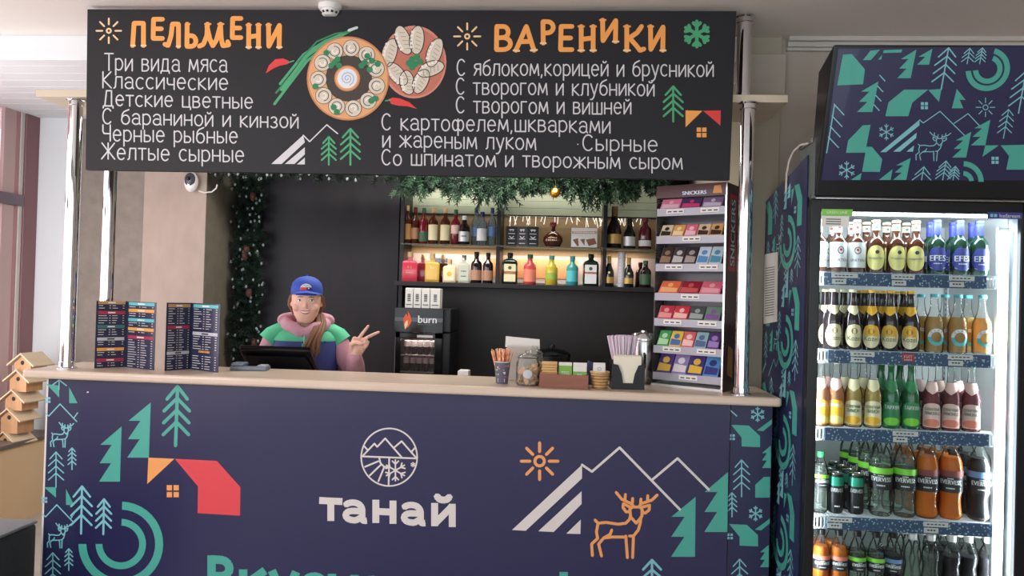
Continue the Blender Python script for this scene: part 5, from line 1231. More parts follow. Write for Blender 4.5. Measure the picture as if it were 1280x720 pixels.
p = atY(694, 241, 1.55)
t = thing('lit_bauble', 'warm glowing golden bauble in the pine garland above the round flask', 'bauble', p)
b = MB(); b.ball((0, 0, 0), .032, mat('bauble_gold', (226, 150, 40), .25, metal=.6), 16); b.build('ball', t); b = MB(); b.ball((0, -.03, .012), .014, mat('warm_bulb', (255, 196, 96), .4, emit=5.0), 10); b.build('bulb', t); b = MB(); b.lathe([(.008, .03), (.008, .042), (.005, .044)], lgold, 10); b.tube([(0, 0, .044), (0, .0, .08)], .0015, lgold, 5); b.build('hanger', t)
# ------------------------------------------------------------------ things on the worktop
def on_top(px, y): return Vector((atY(px, 470, y).x, y, ZT))
def px_h(px, py, y): return atY(px, py, y).z - ZT
# folding menus
Mm = mat('menu_navy', (30, 34, 66), .35, coat=.2); Mmt = mat('menu_teal', (92, 184, 188), .5); Mmr = mat('menu_crimson', (166, 42, 72), .5); Mmo = mat('menu_amber', (226, 162, 74), .5); Mmg = mat('menu_gold', (184, 142, 88), .5); Mms = mat('menu_silver', (190, 192, 196), .5); Mmd = mat('menu_deep_teal', (56, 112, 112), .5)
def menu(label, pxs, tops, bars, y0, y1):
    a, m, c = (atY(pxs[0], 440, y0), atY(pxs[1], 440, y1), atY(pxs[2], 440, y0 + .01))
    h = px_h(pxs[1], tops, y1)
    t = thing('folding_menu', label, 'menu', (m.x, m.y, ZT), 0, 'folding menus on the worktop')
    for nm, p, q, bs in (('left_page', a, m, bars[0]), ('right_page', m, c, bars[1])):
        b = MB(); p = Vector((p.x, p.y, 0)); q = Vector((q.x, q.y, 0)); d = q - p; nn = Vector((d.y, -d.x, 0)).normalized()
        vs = [p, q, q + Vector((0, 0, h)), p + Vector((0, 0, h))]; k = -nn * .0012
        b.add(vs + [v + k for v in vs], [(0, 1, 2, 3), (7, 6, 5, 4), (0, 4, 5, 1), (1, 5, 6, 2), (2, 6, 7, 3), (3, 7, 4, 0)], Mm)
        mp = lambda u, v, l: p + d * u + Vector((0, 0, h * (1 - v))) + nn * (.0004 * l)
        for v, m_ in bs:
            if m_ == 'word': b.scrib(.5, v, .4, .03, mp, Mmo, 1, 7); continue
            hh = .048
            b.poly([(.06, v), (.94, v), (.94, v + hh), (.06, v + hh)], mp, m_, 1); b.poly([(.38, v + .014), (.62, v + .014), (.62, v + .034), (.38, v + .034)], mp, M_paper if m_ is not Mms else M_dark, 2)
        vs_ = sorted([v for v, m_ in bs] + [1.0])
        for i in range(len(vs_) - 1):
            v = vs_[i] + .066
            while v < vs_[i + 1] - .022:
                w1 = R_.uniform(.12, .3); w2 = R_.uniform(.1, .22)
                for x0, x1 in ((.08, .08 + w1), (.42, .47), (.52, .52 + w2), (.86, .91)): b.poly([(x0, v), (x1, v), (x1, v + .008), (x0, v + .008)], mp, M_paper, 1)
                v += .036
        o = b.build(nm, t); o.location = (-t.location.x, -t.location.y, 0)
menu('navy folding menu with six coloured heading bars on one page', (118.5, 157, 193.5), 376.5,
     ([(.0, Mmg), (.15, Mmr), (.36, Mmd), (.545, Mms), (.7, Mmo), (.86, Mmr)], [(.01, Mmt), (.11, Mmo), (.25, Mmt), (.39, Mmo), (.51, Mmr)]), .09, .19)
menu('navy folding menu with a wide white bar across one page', (206.5, 238, 273.5), 378.5,
     ([(.02, Mmg), (.34, Mmr), (.72, Mms)], [(.02, Mmt), (.43, Mms), (.72, 'word')]), .09, .20)
# payment terminal and cash screen
t = thing('card_terminal', 'grey card payment terminal lying on the worktop in front of the black screen', 'card terminal', (atY(312, 455, .24).x, .25, ZT), radians(8))
b = MB(); b.box(-.085, .085, -.04, .04, 0, .022, mat('terminal_grey', (112, 122, 138), .4)); b.build('terminal_body', t, bevel=.006)
b = MB(); b.box(-.08, -.02, -.038, .038, .022, .036, mat('terminal_grey')); b.build('printer_cover', t, bevel=.005)
b = MB(); b.box(-.012, .035, -.03, .03, .0222, .025, M_blackg); b.build('display', t, bevel=.002)
for i in range(3):
    for j in range(4):
        b = MB(); b.box(.042 + i * .013, .052 + i * .013, -.03 + j * .016, -.019 + j * .016, .0222, .0265, mat('key_grey', (176, 182, 190), .5)); b.build('key', t)
# work shelf behind the worktop
b = MB(); b.box(-2.3, .78, .375, .515, .93, .96, M_wood); b.box(-2.3, -2.27, .375, .515, 0, .93, M_wood); b.box(.75, .78, .375, .515, 0, .93, M_wood)
tag(b.build('work_shelf', bevel=.003), 'lower work shelf behind the worktop, under the black cash screen', 'shelf')
t = thing('cash_screen', 'black point of sale touch screen seen from behind, in front of the person', 'screen', (atY(344, 450, .445).x, .445, .96), radians(4))
s0 = t.location.x
a = atY(299, 437, .39).x - s0; c = atY(385, 440, .39).x - s0; zt = atY(340, 437.5, .39).z - .96
b = MB()
# tilted slab: top edge towards the viewer
vs = [(a, -.06, zt), (c, -.06, zt), (c + .03, .06, zt - .16), (a + .03, .06, zt - .16)]
b.add(vs + [(p[0], p[1] + .015, p[2] + .022) for p in vs], [(0, 1, 2, 3), (7, 6, 5, 4), (0, 4, 5, 1), (1, 5, 6, 2), (2, 6, 7, 3), (3, 7, 4, 0)], M_blackg); b.build('screen_panel', t, bevel=.006)
b = MB(); b.add([(a + .02, -.052, zt - .03), (c - .02, -.052, zt - .03), (c + .02, .035, zt - .15), (a + .05, .035, zt - .15), (a + .03, -.02, zt - .06), (c - .01, -.02, zt - .06), (c + .01, .05, zt - .15), (a + .06, .05, zt - .15)],
   [(3, 2, 1, 0), (4, 5, 6, 7), (0, 1, 5, 4), (1, 2, 6, 5), (2, 3, 7, 6), (3, 0, 4, 7)], M_black); b.build('rear_housing', t, bevel=.008)
b = MB(); b.box(-.1, .12, -.05, .07, 0, .03, M_black); b.box(-.03, .05, .02, .05, .03, .12, M_black); b.build('stand', t, bevel=.008)
t = MB(); w = atY(588, 465, .5).x - atY(575, 465, .5).x; x0 = atY(575, 465, .5).x; zt = atY(580, 462, .5).z
t.box(x0, x0 + w, .42, .5, .96, zt, M_whitep); t.box(x0 + .004, x0 + w - .004, .424, .496, zt, zt + .002, M_paper)
tag(t.build('white_box', bevel=.006), 'small white box just showing behind the worktop edge, near the paper cup', 'box')
# paper cup full of striped sugar sticks
cx = on_top(627.5, .10); hc = px_h(627, 452, .10)
t = thing('paper_cup', 'dark patterned paper cup filled with orange sugar sticks on the worktop', 'cup', cx)
b = MB(); Mc = mat('cup_slate', (92, 92, 110), .6); b.lathe([(.026, 0), (.027, .002), (.036, hc), (.034, hc), (.0255, .004)], Mc, 24); w = lambda u, v, l: Vector(((.0275 + .0095 * v / hc + .0005 * l) * sin(u / .031), -(.0275 + .0095 * v / hc + .0005 * l) * cos(u / .031), v))
for i in range(26): b.disc(R_.uniform(-.036, .036), R_.uniform(.03, hc - .008), .003, w, [mat('cup_dot_teal', (110, 168, 172), .6), lw_, lr_, mat('cup_dot_rose', (190, 84, 96), .6)][i % 4], 1, 6)
b.poly([(-.018, .008), (.016, .008), (.016, .022), (-.018, .022)], w, lw_, 1); b.poly([(-.016, .01), (.014, .01), (.014, .02), (-.016, .02)], w, Mc, 2)
b.build('cup_wall', t, sharp=60); b = MB(); b.tube([(.0355 * cos(2 * pi * k / 24), .0355 * sin(2 * pi * k / 24), hc) for k in range(25)], .002, lw_, 6, False); b.build('rim', t)
Mst = mat('sugar_stick_orange', (226, 146, 104), .6); Mst2 = mat('sugar_stick_cream', (238, 186, 150), .6)
p0 = None
for i in range(34):
    an = i * 2.4; rr = .029 * sqrt(i / 34.0); tl = Vector((cos(an) * rr * 1.2 + R_.uniform(-.006, .006), sin(an) * rr * .8, 0))
    if p0 is None:
        b = MB(); L = .132
        for k in range(11): b.lathe([(.0037, k * .012), (.0037, k * .012 + .012)], Mst if k % 2 else Mst2, 8, sy=.6)
        b.box(-.0037, .0037, -.0012, .0012, .132, .138, Mst2)
        p0 = b.build('sugar_stick'); o = p0
    else: o = p0.copy(); COL.objects.link(o)
    tag(o, 'orange striped sugar stick standing in the dark paper cup', 'sugar stick', 'sugar sticks in the paper cup')
    o.location = cx + Vector((tl.x * .4, tl.y * .4, .006 + R_.uniform(0, .012)))
    o.rotation_euler = Vector((tl.x * .95, tl.y * .8, .115)).to_track_quat('Z', 'Y').to_euler()
# glass jars
def jar(label, px, y, wpx, topy, basey, fillm, fillm2, r=None):
    p = on_top(px, y); d = (p - CAM).dot(C_F); R = wpx / 2 * d / F_PX; H = px_h(px, topy, y)
    t = thing('glass_jar', label, 'jar', p, 0, 'glass jars on the worktop'); G = glass('jar_glass', (248, 250, 249), .9, .03)
    b = MB(); b.lathe([(R * .88, 0), (R, .008), (R, H * .62), (R * .86, H * .72), (R * .86, H * .76)], G, 28); b.build('jar_body', t)
    b = MB(); b.lathe([(R * .9, H * .76), (R * .92, H * .79), (R * .7, H * .86), (R * .25, H * .89), (R * .2, H * .91), (R * .3, H * .95), (R * .2, H), (.001, H)], G, 24); b.build('lid', t)
    b = MB(); rr = random.Random(5)
    for k in range(60):
        an = rr.uniform(0, 6.28); q = R * .8 * sqrt(rr.random()); z = .012 + rr.random() * H * .42
        b.obox((q * cos(an), q * sin(an), z), Vector((rr.uniform(-1, 1), rr.uniform(-1, 1), rr.uniform(-1, 1))).normalized() * R * .24, Vector((rr.uniform(-1, 1), rr.uniform(-1, 1), .3)).normalized() * R * .16, Vector((.2, rr.uniform(-1, 1), 1)).normalized() * R * .1, (fillm, fillm2)[k % 2])
    o = b.build('biscuits', t); o['kind'] = 'stuff'
    b = MB(); label_patch(b, R, H * .22, H * .46, -.35, .45, mat('jar_label_grey', (190, 192, 200), .5), 'oval', .001); b.build('label', t)
jar('taller glass jar with knobbed lid behind the biscuit jar', 667, .22, 25, 432, 476, mat('biscuit_tan', (196, 160, 112), .7), mat('biscuit_cream', (222, 200, 160), .7))
jar('front glass jar of biscuits with grey round label, beside the cup', 659.5, .07, 29, 437, 480, mat('biscuit_peach', (218, 168, 130), .7), mat('biscuit_olive', (168, 148, 84), .7))
# white box standing open
y = .22; x0, x1 = atY(630, 450, y).x, atY(674, 450, y).x; h1 = px_h(650, 432, y); h2 = px_h(650, 421.5, y + .05)
t = thing('cardboard_dispenser', 'off white cardboard dispenser with raised back behind the paper cup', 'dispenser', ((x0 + x1) / 2, y, ZT)); w = (x1 - x0) / 2
b = MB(); b.box(-w + .012, w - .012, 0, .06, 0, h1 - .004, mat('card_grey', (186, 180, 172), .7)); b.build('box_body', t, bevel=.002)
b = MB(); b.add([(-w, .05, h1 - .012), (w, .05, h1 - .018), (w - .003, .062, h2 - .008), (-w, .062, h2 + .002), (-w, .053, h1 - .012), (w, .053, h1 - .018), (w - .003, .065, h2 - .008), (-w, .065, h2 + .002)], [(0, 1, 2, 3), (7, 6, 5, 4), (0, 4, 5, 1), (1, 5, 6, 2), (2, 6, 7, 3), (3, 7, 4, 0)], M_paper); b.build('raised_flap', t)
# wooden tray with tea packets
y = .0; x0, x1 = atY(674.5, 476, y).x, atY(735.5, 476, y).x; hh = px_h(705, 468.5, y)
Mtr = mat('red_brown_wood', (134, 82, 62), .5, var=.15, vscale=30, stretch=(.1, 1, 1))
t = thing('wooden_tray', 'red brown wooden tray with tea packets on the worktop', 'tray', ((x0 + x1) / 2, y + .055, ZT), radians(0)); w = (x1 - x0) / 2
for nm, q in (('base', (-w, w, -.05, .05, 0, .006)), ('front_wall', (-w, w, -.055, -.049, 0, hh)), ('back_wall', (-w, w, .049, .055, 0, hh)), ('side_wall', (-w, -w + .006, -.049, .049, 0, hh)), ('side_wall', (w - .006, w, -.049, .049, 0, hh))):
    b = MB(); b.box(*q, Mtr); b.build(nm, t, bevel=.0015)
ty = y + .055
def packet(name, label, px0, px1, topy, m, front, yy, cat='packet', lean=.0):
    a, c = atY(px0, 465, yy).x, atY(px1, 465, yy).x; H = atY((px0 + px1) / 2, topy, yy).z - ZT - .007
    t = thing(name, label, cat, ((a + c) / 2, yy, ZT + .007)); w = (c - a) / 2 - .001
    b = MB(); b.box(-w, w, -.018, .03, 0, H, m); mp = lambda u, v, l: Vector((u * w, -.0185 - .0005 * l, v * H)); front(b, mp); b.build('box_body', t, bevel=.002)
    b = MB(); b.add([(-w, -.018, H), (w, -.018, H), (w, .01, H + .012), (-w, .01, H + .012), (-w, -.016, H), (w, -.016, H), (w, .012, H + .012), (-w, .012, H + .012)], [(0, 1, 2, 3), (7, 6, 5, 4), (0, 4, 5, 1), (2, 6, 7, 3), (0, 3, 7, 4), (1, 5, 6, 2)], M_paper); b.build('open_flap', t)
gtea = mat('tea_green', (122, 172, 66), .5)
packet('tea_box', 'green tea box with white lettering beside the waffle biscuits', 698, 715, 456.5, gtea, lambda b, mp: (b.text('TESS', 0, .6, .22, mp, M_paper, 1, w=1.2)), ty)
packet('tea_box', 'green and white tea box in the tray, nearest the wicker basket', 716, 733.5, 457, M_paper, lambda b, mp: (b.poly([(-1, 0), (1, 0), (1, .72), (-1, .72)], mp, gtea, 1), b.scrib(0, .55, .8, .1, mp, M_paper, 2, 4), b.disc(.2, .42, .12, mp, M_paper, 2, 10, .08)), ty)
yy = ty; a, c = atY(676.5, 465, yy).x, atY(697, 465, yy).x
t = thing('waffle_stack', 'stack of golden waffle biscuits in the wooden tray beside the jar', 'biscuits', ((a + c) / 2, yy, ZT + .007)); w = (c - a) / 2 - .002; Mw = mat('waffle_gold', (206, 164, 106), .7); H = px_h(686, 452, yy) - .007
b = MB()
for k in range(9): z = H * k / 9; b.box(-w + (.003 if k % 2 else 0), w, -.03 + (.002 if k % 3 else 0), .03, z, z + H / 9 - .0012, Mw)
b.build('wafer_stack', t, bevel=.0012); b = MB(); b.box(-w - .001, w + .001, -.031, .031, H * .45, H * .55, mat('paper_band', (176, 130, 80), .6)); b.build('paper_band', t)
# wicker basket
p = on_top(750, .05); hb = px_h(750, 465, .05); Mwk = mat('wicker', (206, 168, 110), .65); Mwk2 = mat('wicker_dark', (158, 118, 72), .65)
t = thing('wicker_basket', 'small wicker basket holding a white packet, next to the napkin holder', 'basket', p); b = MB(); R = .039
for k in range(11):
    z = .004 + k * hb / 11; r = R * (.78 + .22 * k / 10)
    b.tube([(r * (1 + .03 * (-1) ** (j + k)) * cos(2 * pi * j / 20), r * (1 + .03 * (-1) ** (j + k)) * sin(2 * pi * j / 20), z) for j in range(21)], hb / 20, Mwk if k % 2 else Mwk2, 6, False)
b.build('woven_wall', t); b = MB(); b.tube([(R * 1.03 * cos(2 * pi * j / 24), R * 1.03 * sin(2 * pi * j / 24), hb) for j in range(25)], .004, Mwk, 8, False); b.build('rim', t); b = MB(); b.lathe([(R * .75, 0), (R * .75, .003)], Mwk2, 20); b.build('base', t)
t = thing('white_packet', 'white packet with round grey mark standing in the wicker basket', 'packet', p + Vector((-.004, 0, .004))); b = MB(); H = px_h(748, 455.5, .05) - .004; w = .026
b.box(-w, w, -.012, .012, 0, H, M_paper); mp = lambda u, v, l: Vector((u, -.0125 - .0004 * l, v)); b.stroke(ell(0, H * .82, .008, .006, 0, 360, 14), .0015, mp, M_sideg, 1); b.build('packet_body', t, bevel=.002); b = MB(); b.box(-w, w, .012, .018, 0, H + .006, M_paper); b.build('back_flap', t)
t = MB(); q = on_top(739, .17); t.obox((q.x, q.y, px_h(739, 455, .17) + ZT - .015), (.022, 0, -.014), (0, .012, 0), (.008, 0, .018), mat('navy_block', (46, 54, 92), .5)); t.box(q.x - .022, q.x + .018, q.y - .012, q.y + .012, ZT, ZT + .07, mat('navy_block'))
tag(t.build('navy_pouch', bevel=.004), 'navy pouch behind the wicker basket and the tea tray', 'pouch')
# napkin holder, napkins, straws
y = .05; x0, x1 = atY(763.5, 470, y).x, atY(805, 470, y).x; w = (x1 - x0) / 2; h = px_h(784, 455, y)
t = thing('napkin_holder', 'black plastic napkin and straw holder beside the sweets rack', 'holder', ((x0 + x1) / 2, y + .03, ZT), radians(4))
def _face(z0s, yy, th, b):
    P_ = [(-w, 0), (w, 0), (w, h), (w * .62, h - .004), (w * .40, h * .62), (w * .30, h * .25), (-w * .30, h * .25), (-w * .40, h * .62), (-w * .62, h - .004), (-w, h)]
    n = len(P_); vs = [(u, yy, v) for u, v in P_] + [(u, yy + th, v) for u, v in P_]
    b.add(vs, [tuple(range(n)), tuple(range(2 * n - 1, n - 1, -1))] + [(i, i + n, (i + 1) % n + n, (i + 1) % n) for i in range(n)], M_black)
b = MB(); _face(0, -.04, .004, b); b.build('front_plate', t)
b = MB(); b.box(-w, w, .036, .04, 0, h + .012, M_black); b.build('back_plate', t); b = MB(); b.box(-w, w, -.036, .10, 0, .005, M_black); b.build('base', t)
for s_ in (-1, 1): b = MB(); b.box(min(s_ * w, s_ * (w - .004)), max(s_ * w, s_ * (w - .004)), -.036, .036, .005, h, M_black); b.build('side_plate', t)
b = MB(); b.lathe([(.038, 0), (.04, .085), (.038, .085), (.036, .006)], M_black, 24, -.01, .081, .005); b.build('straw_cup', t)
tl = t.location.copy(); H2 = px_h(784, 445.5, y)
p0 = None; Mnp = mat('napkin_cream', (232, 226, 206), .8)
for i in range(9):
    if p0 is None:
        b = MB(); b.box(-w * .82, w * .82, -.0022, .0022, 0, H2 - .006, Mnp); p0 = b.build('paper_napkin', bevel=.001); o = p0
    else: o = p0.copy(); COL.objects.link(o)
    o.location = tl + Vector((R_.uniform(-.002, .002), -.029 + i * .0074, .005 + R_.uniform(-.0, .004))); o.rotation_euler = (0, 0, radians(4))
    tag(o, 'folded cream paper napkin standing in the black holder', 'napkin', 'napkins in the black holder')
Ms1 = mat('straw_lilac', (220, 198, 218), .5); Ms2 = mat('straw_white', (232, 226, 230), .5); zc = ZT + .012
p0 = None; zt0 = px_h(770, 419, .12)
for i in range(46):
    an = i * 2.4; rr = sqrt(i / 46.0)
    if p0 is None:
        b = MB(); L = zt0 - .012
        b.lathe([(.0028, 0), (.0028, L)], Ms1, 8); b.lathe([(.0030, L * .25), (.0030, L * .3)], Ms2, 8); b.lathe([(.0029, L * .6), (.0029, L * .98)], Ms2, 8, sx=.9)
        p0 = b.build('drinking_straw'); o = p0
    else: o = p0.copy(); COL.objects.link(o)
    bx = Vector((tl.x - .01 + cos(an) * rr * .026, tl.y + .081 + sin(an) * rr * .026, zc))
    o.location = bx; o.rotation_euler = Vector((cos(an) * rr * .046 - .006, sin(an) * rr * .02, .2)).to_track_quat('Z', 'Y').to_euler()
    tag(o, 'lilac and white drinking straw standing behind the napkins', 'straw', 'straws behind the napkin holder')
# steel urn
p = on_top(803, .325); R = .062; h = px_h(803, 425, .30); h2 = px_h(803, 413.5, .30)
t = thing('steel_urn', 'polished steel urn half hidden behind the sweets rack', 'urn', p)
b = MB(); b.lathe([(R * .95, 0), (R, .006), (R, h - .01), (R * .96, h)], M_steel, 32); b.build('urn_body', t); b = MB(); b.lathe([(R * 1.02, h), (R * 1.03, h + .008), (R * .8, h2 - .012), (R * .2, h2 - .006), (.012, h2), (.001, h2 + .002)], M_chrome, 32); b.build('lid', t)
b = MB(); b.tube([(.0, -R, h * .7), (0, -R - .03, h * .68), (0, -R - .035, h * .4), (0, -R - .005, h * .36)], .006, M_black, 8); b.build('handle', t)

# ------------------------------------------------------------------ sweets rack
G_ac = glass('acrylic', (238, 240, 244), .93, .05); G_ac2 = glass('acrylic_lip', (226, 224, 234), .5, .1)
RA = Vector((atZ(813, 480, ZT).x, .225, ZT)); RB = Vector((atZ(899, 489, ZT).x, .06, ZT))
ax = (RB - RA); RW = ax.length; rot = atan2(ax.y, ax.x); nd_ = Vector((-sin(rot), cos(rot), 0)); RD = .15
rk = thing('sweets_rack', 'tall clear acrylic rack of chocolate bars and sweets beside the steel urn', 'rack', RA, rot)
lz = lambda f, py: (lambda q: q.z - ZT)(atY(812 + 96 * f, py, RA.y + (RB.y - RA.y) * f))
RH = (lz(.0, 229) + lz(1, 232)) / 2
Mmaroon = mat('rack_maroon', (74, 34, 36), .4)
def RK(name, fn, bevel=0.0, parent=None, **k):
    b = MB(); fn(b); return b.build(name, parent or rk, bevel=bevel, **k)
RK('back_panel', lambda b: b.box(0, RW, RD - .004, RD, 0, RH, glass('rack_back', (150, 150, 158), .7, .05)))
RK('side_panel', lambda b: b.box(0, .004, 0, RD, 0, RH, G_ac))
def _snk(b):
    b.box(RW, RW + .005, 0, RD, 0, RH, Mmaroon); b.box(RW - .002, RW + .0055, -.003, .0, 0, RH, M_steel)
    mp = lambda u, v, l: Vector((RW + .005 + .0006 * l, u, v))
    b.poly([(.035, RH * .58), (.125, RH * .58), (.125, RH * .95), (.035, RH * .95)], mp, mat('snick_red', (206, 44, 56), .45), 1)
    b.poly([(.050, RH * .60), (.110, RH * .60), (.110, RH * .93), (.050, RH * .93)], mp, Mmaroon, 2)
    b.text('SNICKERS', .08, RH * .765, .052, mp, lw_, 3, rot=pi / 2, w=RH * .32, bold=.002)
    b.poly([(.05, RH * .08), (.12, RH * .06), (.12, RH * .2), (.06, RH * .22)], mp, mat('nougat', (206, 140, 76), .5), 1)
RK('printed_side_panel', _snk)
RK('base', lambda b: b.box(-.004, RW + .004, -.004, RD, 0, .012, M_whitep), .002)
hz = (lz(.5, 231) + lz(.5, 246)) / 2
def _hdr(b):
    b.box(0, RW, -.004, 0, RH - .055, RH, Mmaroon); mp = lambda u, v, l: Vector((u, -.0045 - .0005 * l, v))
    b.text('SNICKERS', RW * .56, RH - .038, .016, mp, lw_, 2, w=.11, bold=.0008); b.text('SNICKERS', RW * .56, RH - .039, .019, mp, mat('snick_blue', (50, 64, 150), .45), 1, w=.116, bold=.0015); b.poly([(RW * .82, RH - .045), (RW * .95, RH - .045), (RW * .93, RH - .012), (RW * .84, RH - .012)], mp, mat('nougat'), 1)
RK('header_sign', _hdr)
SY = [263, 298, 333, 370, 402.5, 437, 471]
TZ = []
for i, py in enumerate(SY):
    zc_ = lz(.45, py); TZ.append(zc_ + .002)
    tr = RK('shelf', lambda b: (b.box(.004, RW - .001, 0, RD - .004, zc_ - .003, zc_, G_ac), b.box(.004, RW - .001, -.002, .001, zc_ - .022, zc_ + .012, G_ac2)))
    def _pt(b):
        for k in range(2 if i not in (1, 3, 6) else 1):
            x0 = (.05 if k == 0 else .21) + (.08 if i in (1, 3, 6) else 0); b.box(x0, x0 + .085, -.0045, -.0025, zc_ - .012, zc_ + .008, M_paper); mp = lambda u, v, l: Vector((u, -.005 - .0003 * l, v))
            for j in range(3): b.poly([(x0 + .008 + j * .026, zc_ - .006), (x0 + .026 + j * .026, zc_ - .006), (x0 + .026 + j * .026, zc_ - .001), (x0 + .008 + j * .026, zc_ - .001)], mp, M_dark, 1)
    RK('price_tags', _pt, 0.0, tr)
RM = Matrix.Translation(RA) @ Matrix.Rotation(rot, 4, 'Z')
TN = ['top', 'second', 'third', 'fourth', 'fifth', 'sixth', 'bottom']
def sweet(tier, x0, x1, h, name, label, rgb, rgb2, cat='chocolate', lean=.95, word=None):
    """flat packet leaning back on its tier"""
    w = (x1 - x0) / 2; D = .075
    m1 = mat('wrap_%d_%d_%d' % rgb, rgb, .4, coat=.3); m2 = mat('wrap_%d_%d_%d' % rgb2, rgb2, .45)
    p = RM @ Vector((x0 + w, .012, TZ[tier] + .003))
    t = thing(name, label + ', ' + TN[tier] + ' tier of the sweets rack', cat, p, rot, 'sweets on the acrylic rack')
    for k in range(1):
        b = MB(); c, s_ = cos(lean), sin(lean); q = lambda u, v, d: Vector((u, v * c - d * s_, v * s_ + d * c))
        L = h; th = .009
        vs = [q(-w, 0, 0), q(w, 0, 0), q(w, L, 0), q(-w, L, 0), q(-w, 0, th), q(w, 0, th), q(w, L, th), q(-w, L, th)]
        b.add(vs, [(3, 2, 1, 0), (4, 5, 6, 7), (0, 1, 5, 4), (1, 2, 6, 5), (2, 3, 7, 6), (3, 0, 4, 7)], m1)
        b.build('wrapper', t, bevel=.002)
        b = MB(); mp = lambda u, v, l: q(u, v, th + .0005 * l)
        b.poly([(-w * .85, L * .1), (w * .85, L * .1), (w * .85, L * .42), (-w * .85, L * .5)], mp, m2, 1)
        if word: b.text(word, 0, L * .68, min(.016, L * .2), mp, M_paper, 1, w=w * 1.5)
        else: b.disc(0, L * .66, min(w * .5, L * .16), mp, m2, 1, 12)
        b.build('print', t)
def tier(i, items, h):
    n = len(items); step = (RW - .03) / n
    for k, it in enumerate(items):
        sweet(i, .014 + k * step, .014 + (k + 1) * step - .004, h, *it)
tier(0, [('sweets_pack', 'pink sweets pack', (226, 128, 160), (240, 190, 206)), ('sweets_pack', 'dark purple sweets pack', (74, 50, 96), (206, 70, 120)), ('sweets_pack', 'grey violet sweets pack', (124, 100, 134), (200, 190, 210))], .062)
tier(1, [('snack_bar', 'cream snack bar with black oval', (226, 206, 170), (48, 40, 38)), ('snack_bar', 'orange snack bar', (222, 160, 90), (246, 220, 170)), ('snack_bar', 'pink snack bar', (228, 110, 136), (246, 200, 206)), ('snack_bar', 'cream and brown snack bar', (222, 200, 162), (70, 50, 44)), ('snack_bar', 'amber snack bar with dark mark', (224, 168, 104), (64, 48, 44))], .07)
tier(2, [('chocolate_bar', 'dark brown chocolate bar with tan print', (62, 44, 44), (150, 120, 96)), ('chocolate_bar', 'dark bar with silver print', (70, 60, 64), (196, 190, 190)), ('chocolate_bar', 'dark bar beside the white and blue bars', (58, 50, 58), (170, 160, 150)), ('chocolate_bar', 'white and deep blue chocolate bar', (206, 220, 230), (96, 150, 196)), ('chocolate_bar', 'white and teal chocolate bar', (196, 214, 222), (86, 150, 176))], .1)
tier(3, [('chocolate_box', 'orange flat chocolate box', (226, 110, 66), (246, 176, 120), 'chocolate', .8), ('chocolate_box', 'dark red flat chocolate box', (150, 32, 52), (206, 90, 90), 'chocolate', .8), ('chocolate_box', 'pink flat chocolate box', (226, 106, 128), (240, 170, 176), 'chocolate', .8)], .08)
tier(4, [('sweets_pack', 'crimson sweets pack', (186, 50, 66), (230, 150, 150)), ('sweets_pack', 'bright red sweets pack beside the crimson one', (206, 58, 66), (240, 190, 180)), ('sweets_pack', 'dark grey sweets pack', (78, 82, 84), (160, 170, 164)), ('sweets_pack', 'green and violet sweets pack', (110, 140, 120), (130, 90, 150))], .075)
tier(5, [('sweets_pack', 'green sweets pack', (66, 156, 84), (180, 220, 170)), ('sweets_pack', 'yellow sweets pack', (226, 190, 70), (70, 110, 170)), ('sweets_pack', 'coral sweets pack', (220, 104, 110), (246, 200, 196)), ('sweets_pack', 'pale teal sweets pack', (150, 186, 190), (90, 110, 150)), ('sweets_pack', 'violet sweets pack', (84, 58, 116), (160, 130, 190))], .085)
tier(6, [('chocolate_bar', 'violet and yellow chocolate bar beside the lilac one', (84, 62, 130), (236, 196, 80)), ('chocolate_bar', 'lilac chocolate bar', (150, 130, 186), (236, 226, 226)), ('chocolate_bar', 'violet bar with yellow end beside the blue one', (70, 56, 126), (232, 190, 66)), ('chocolate_bar', 'sky blue chocolate bar', (86, 150, 206), (60, 60, 130))], .105)

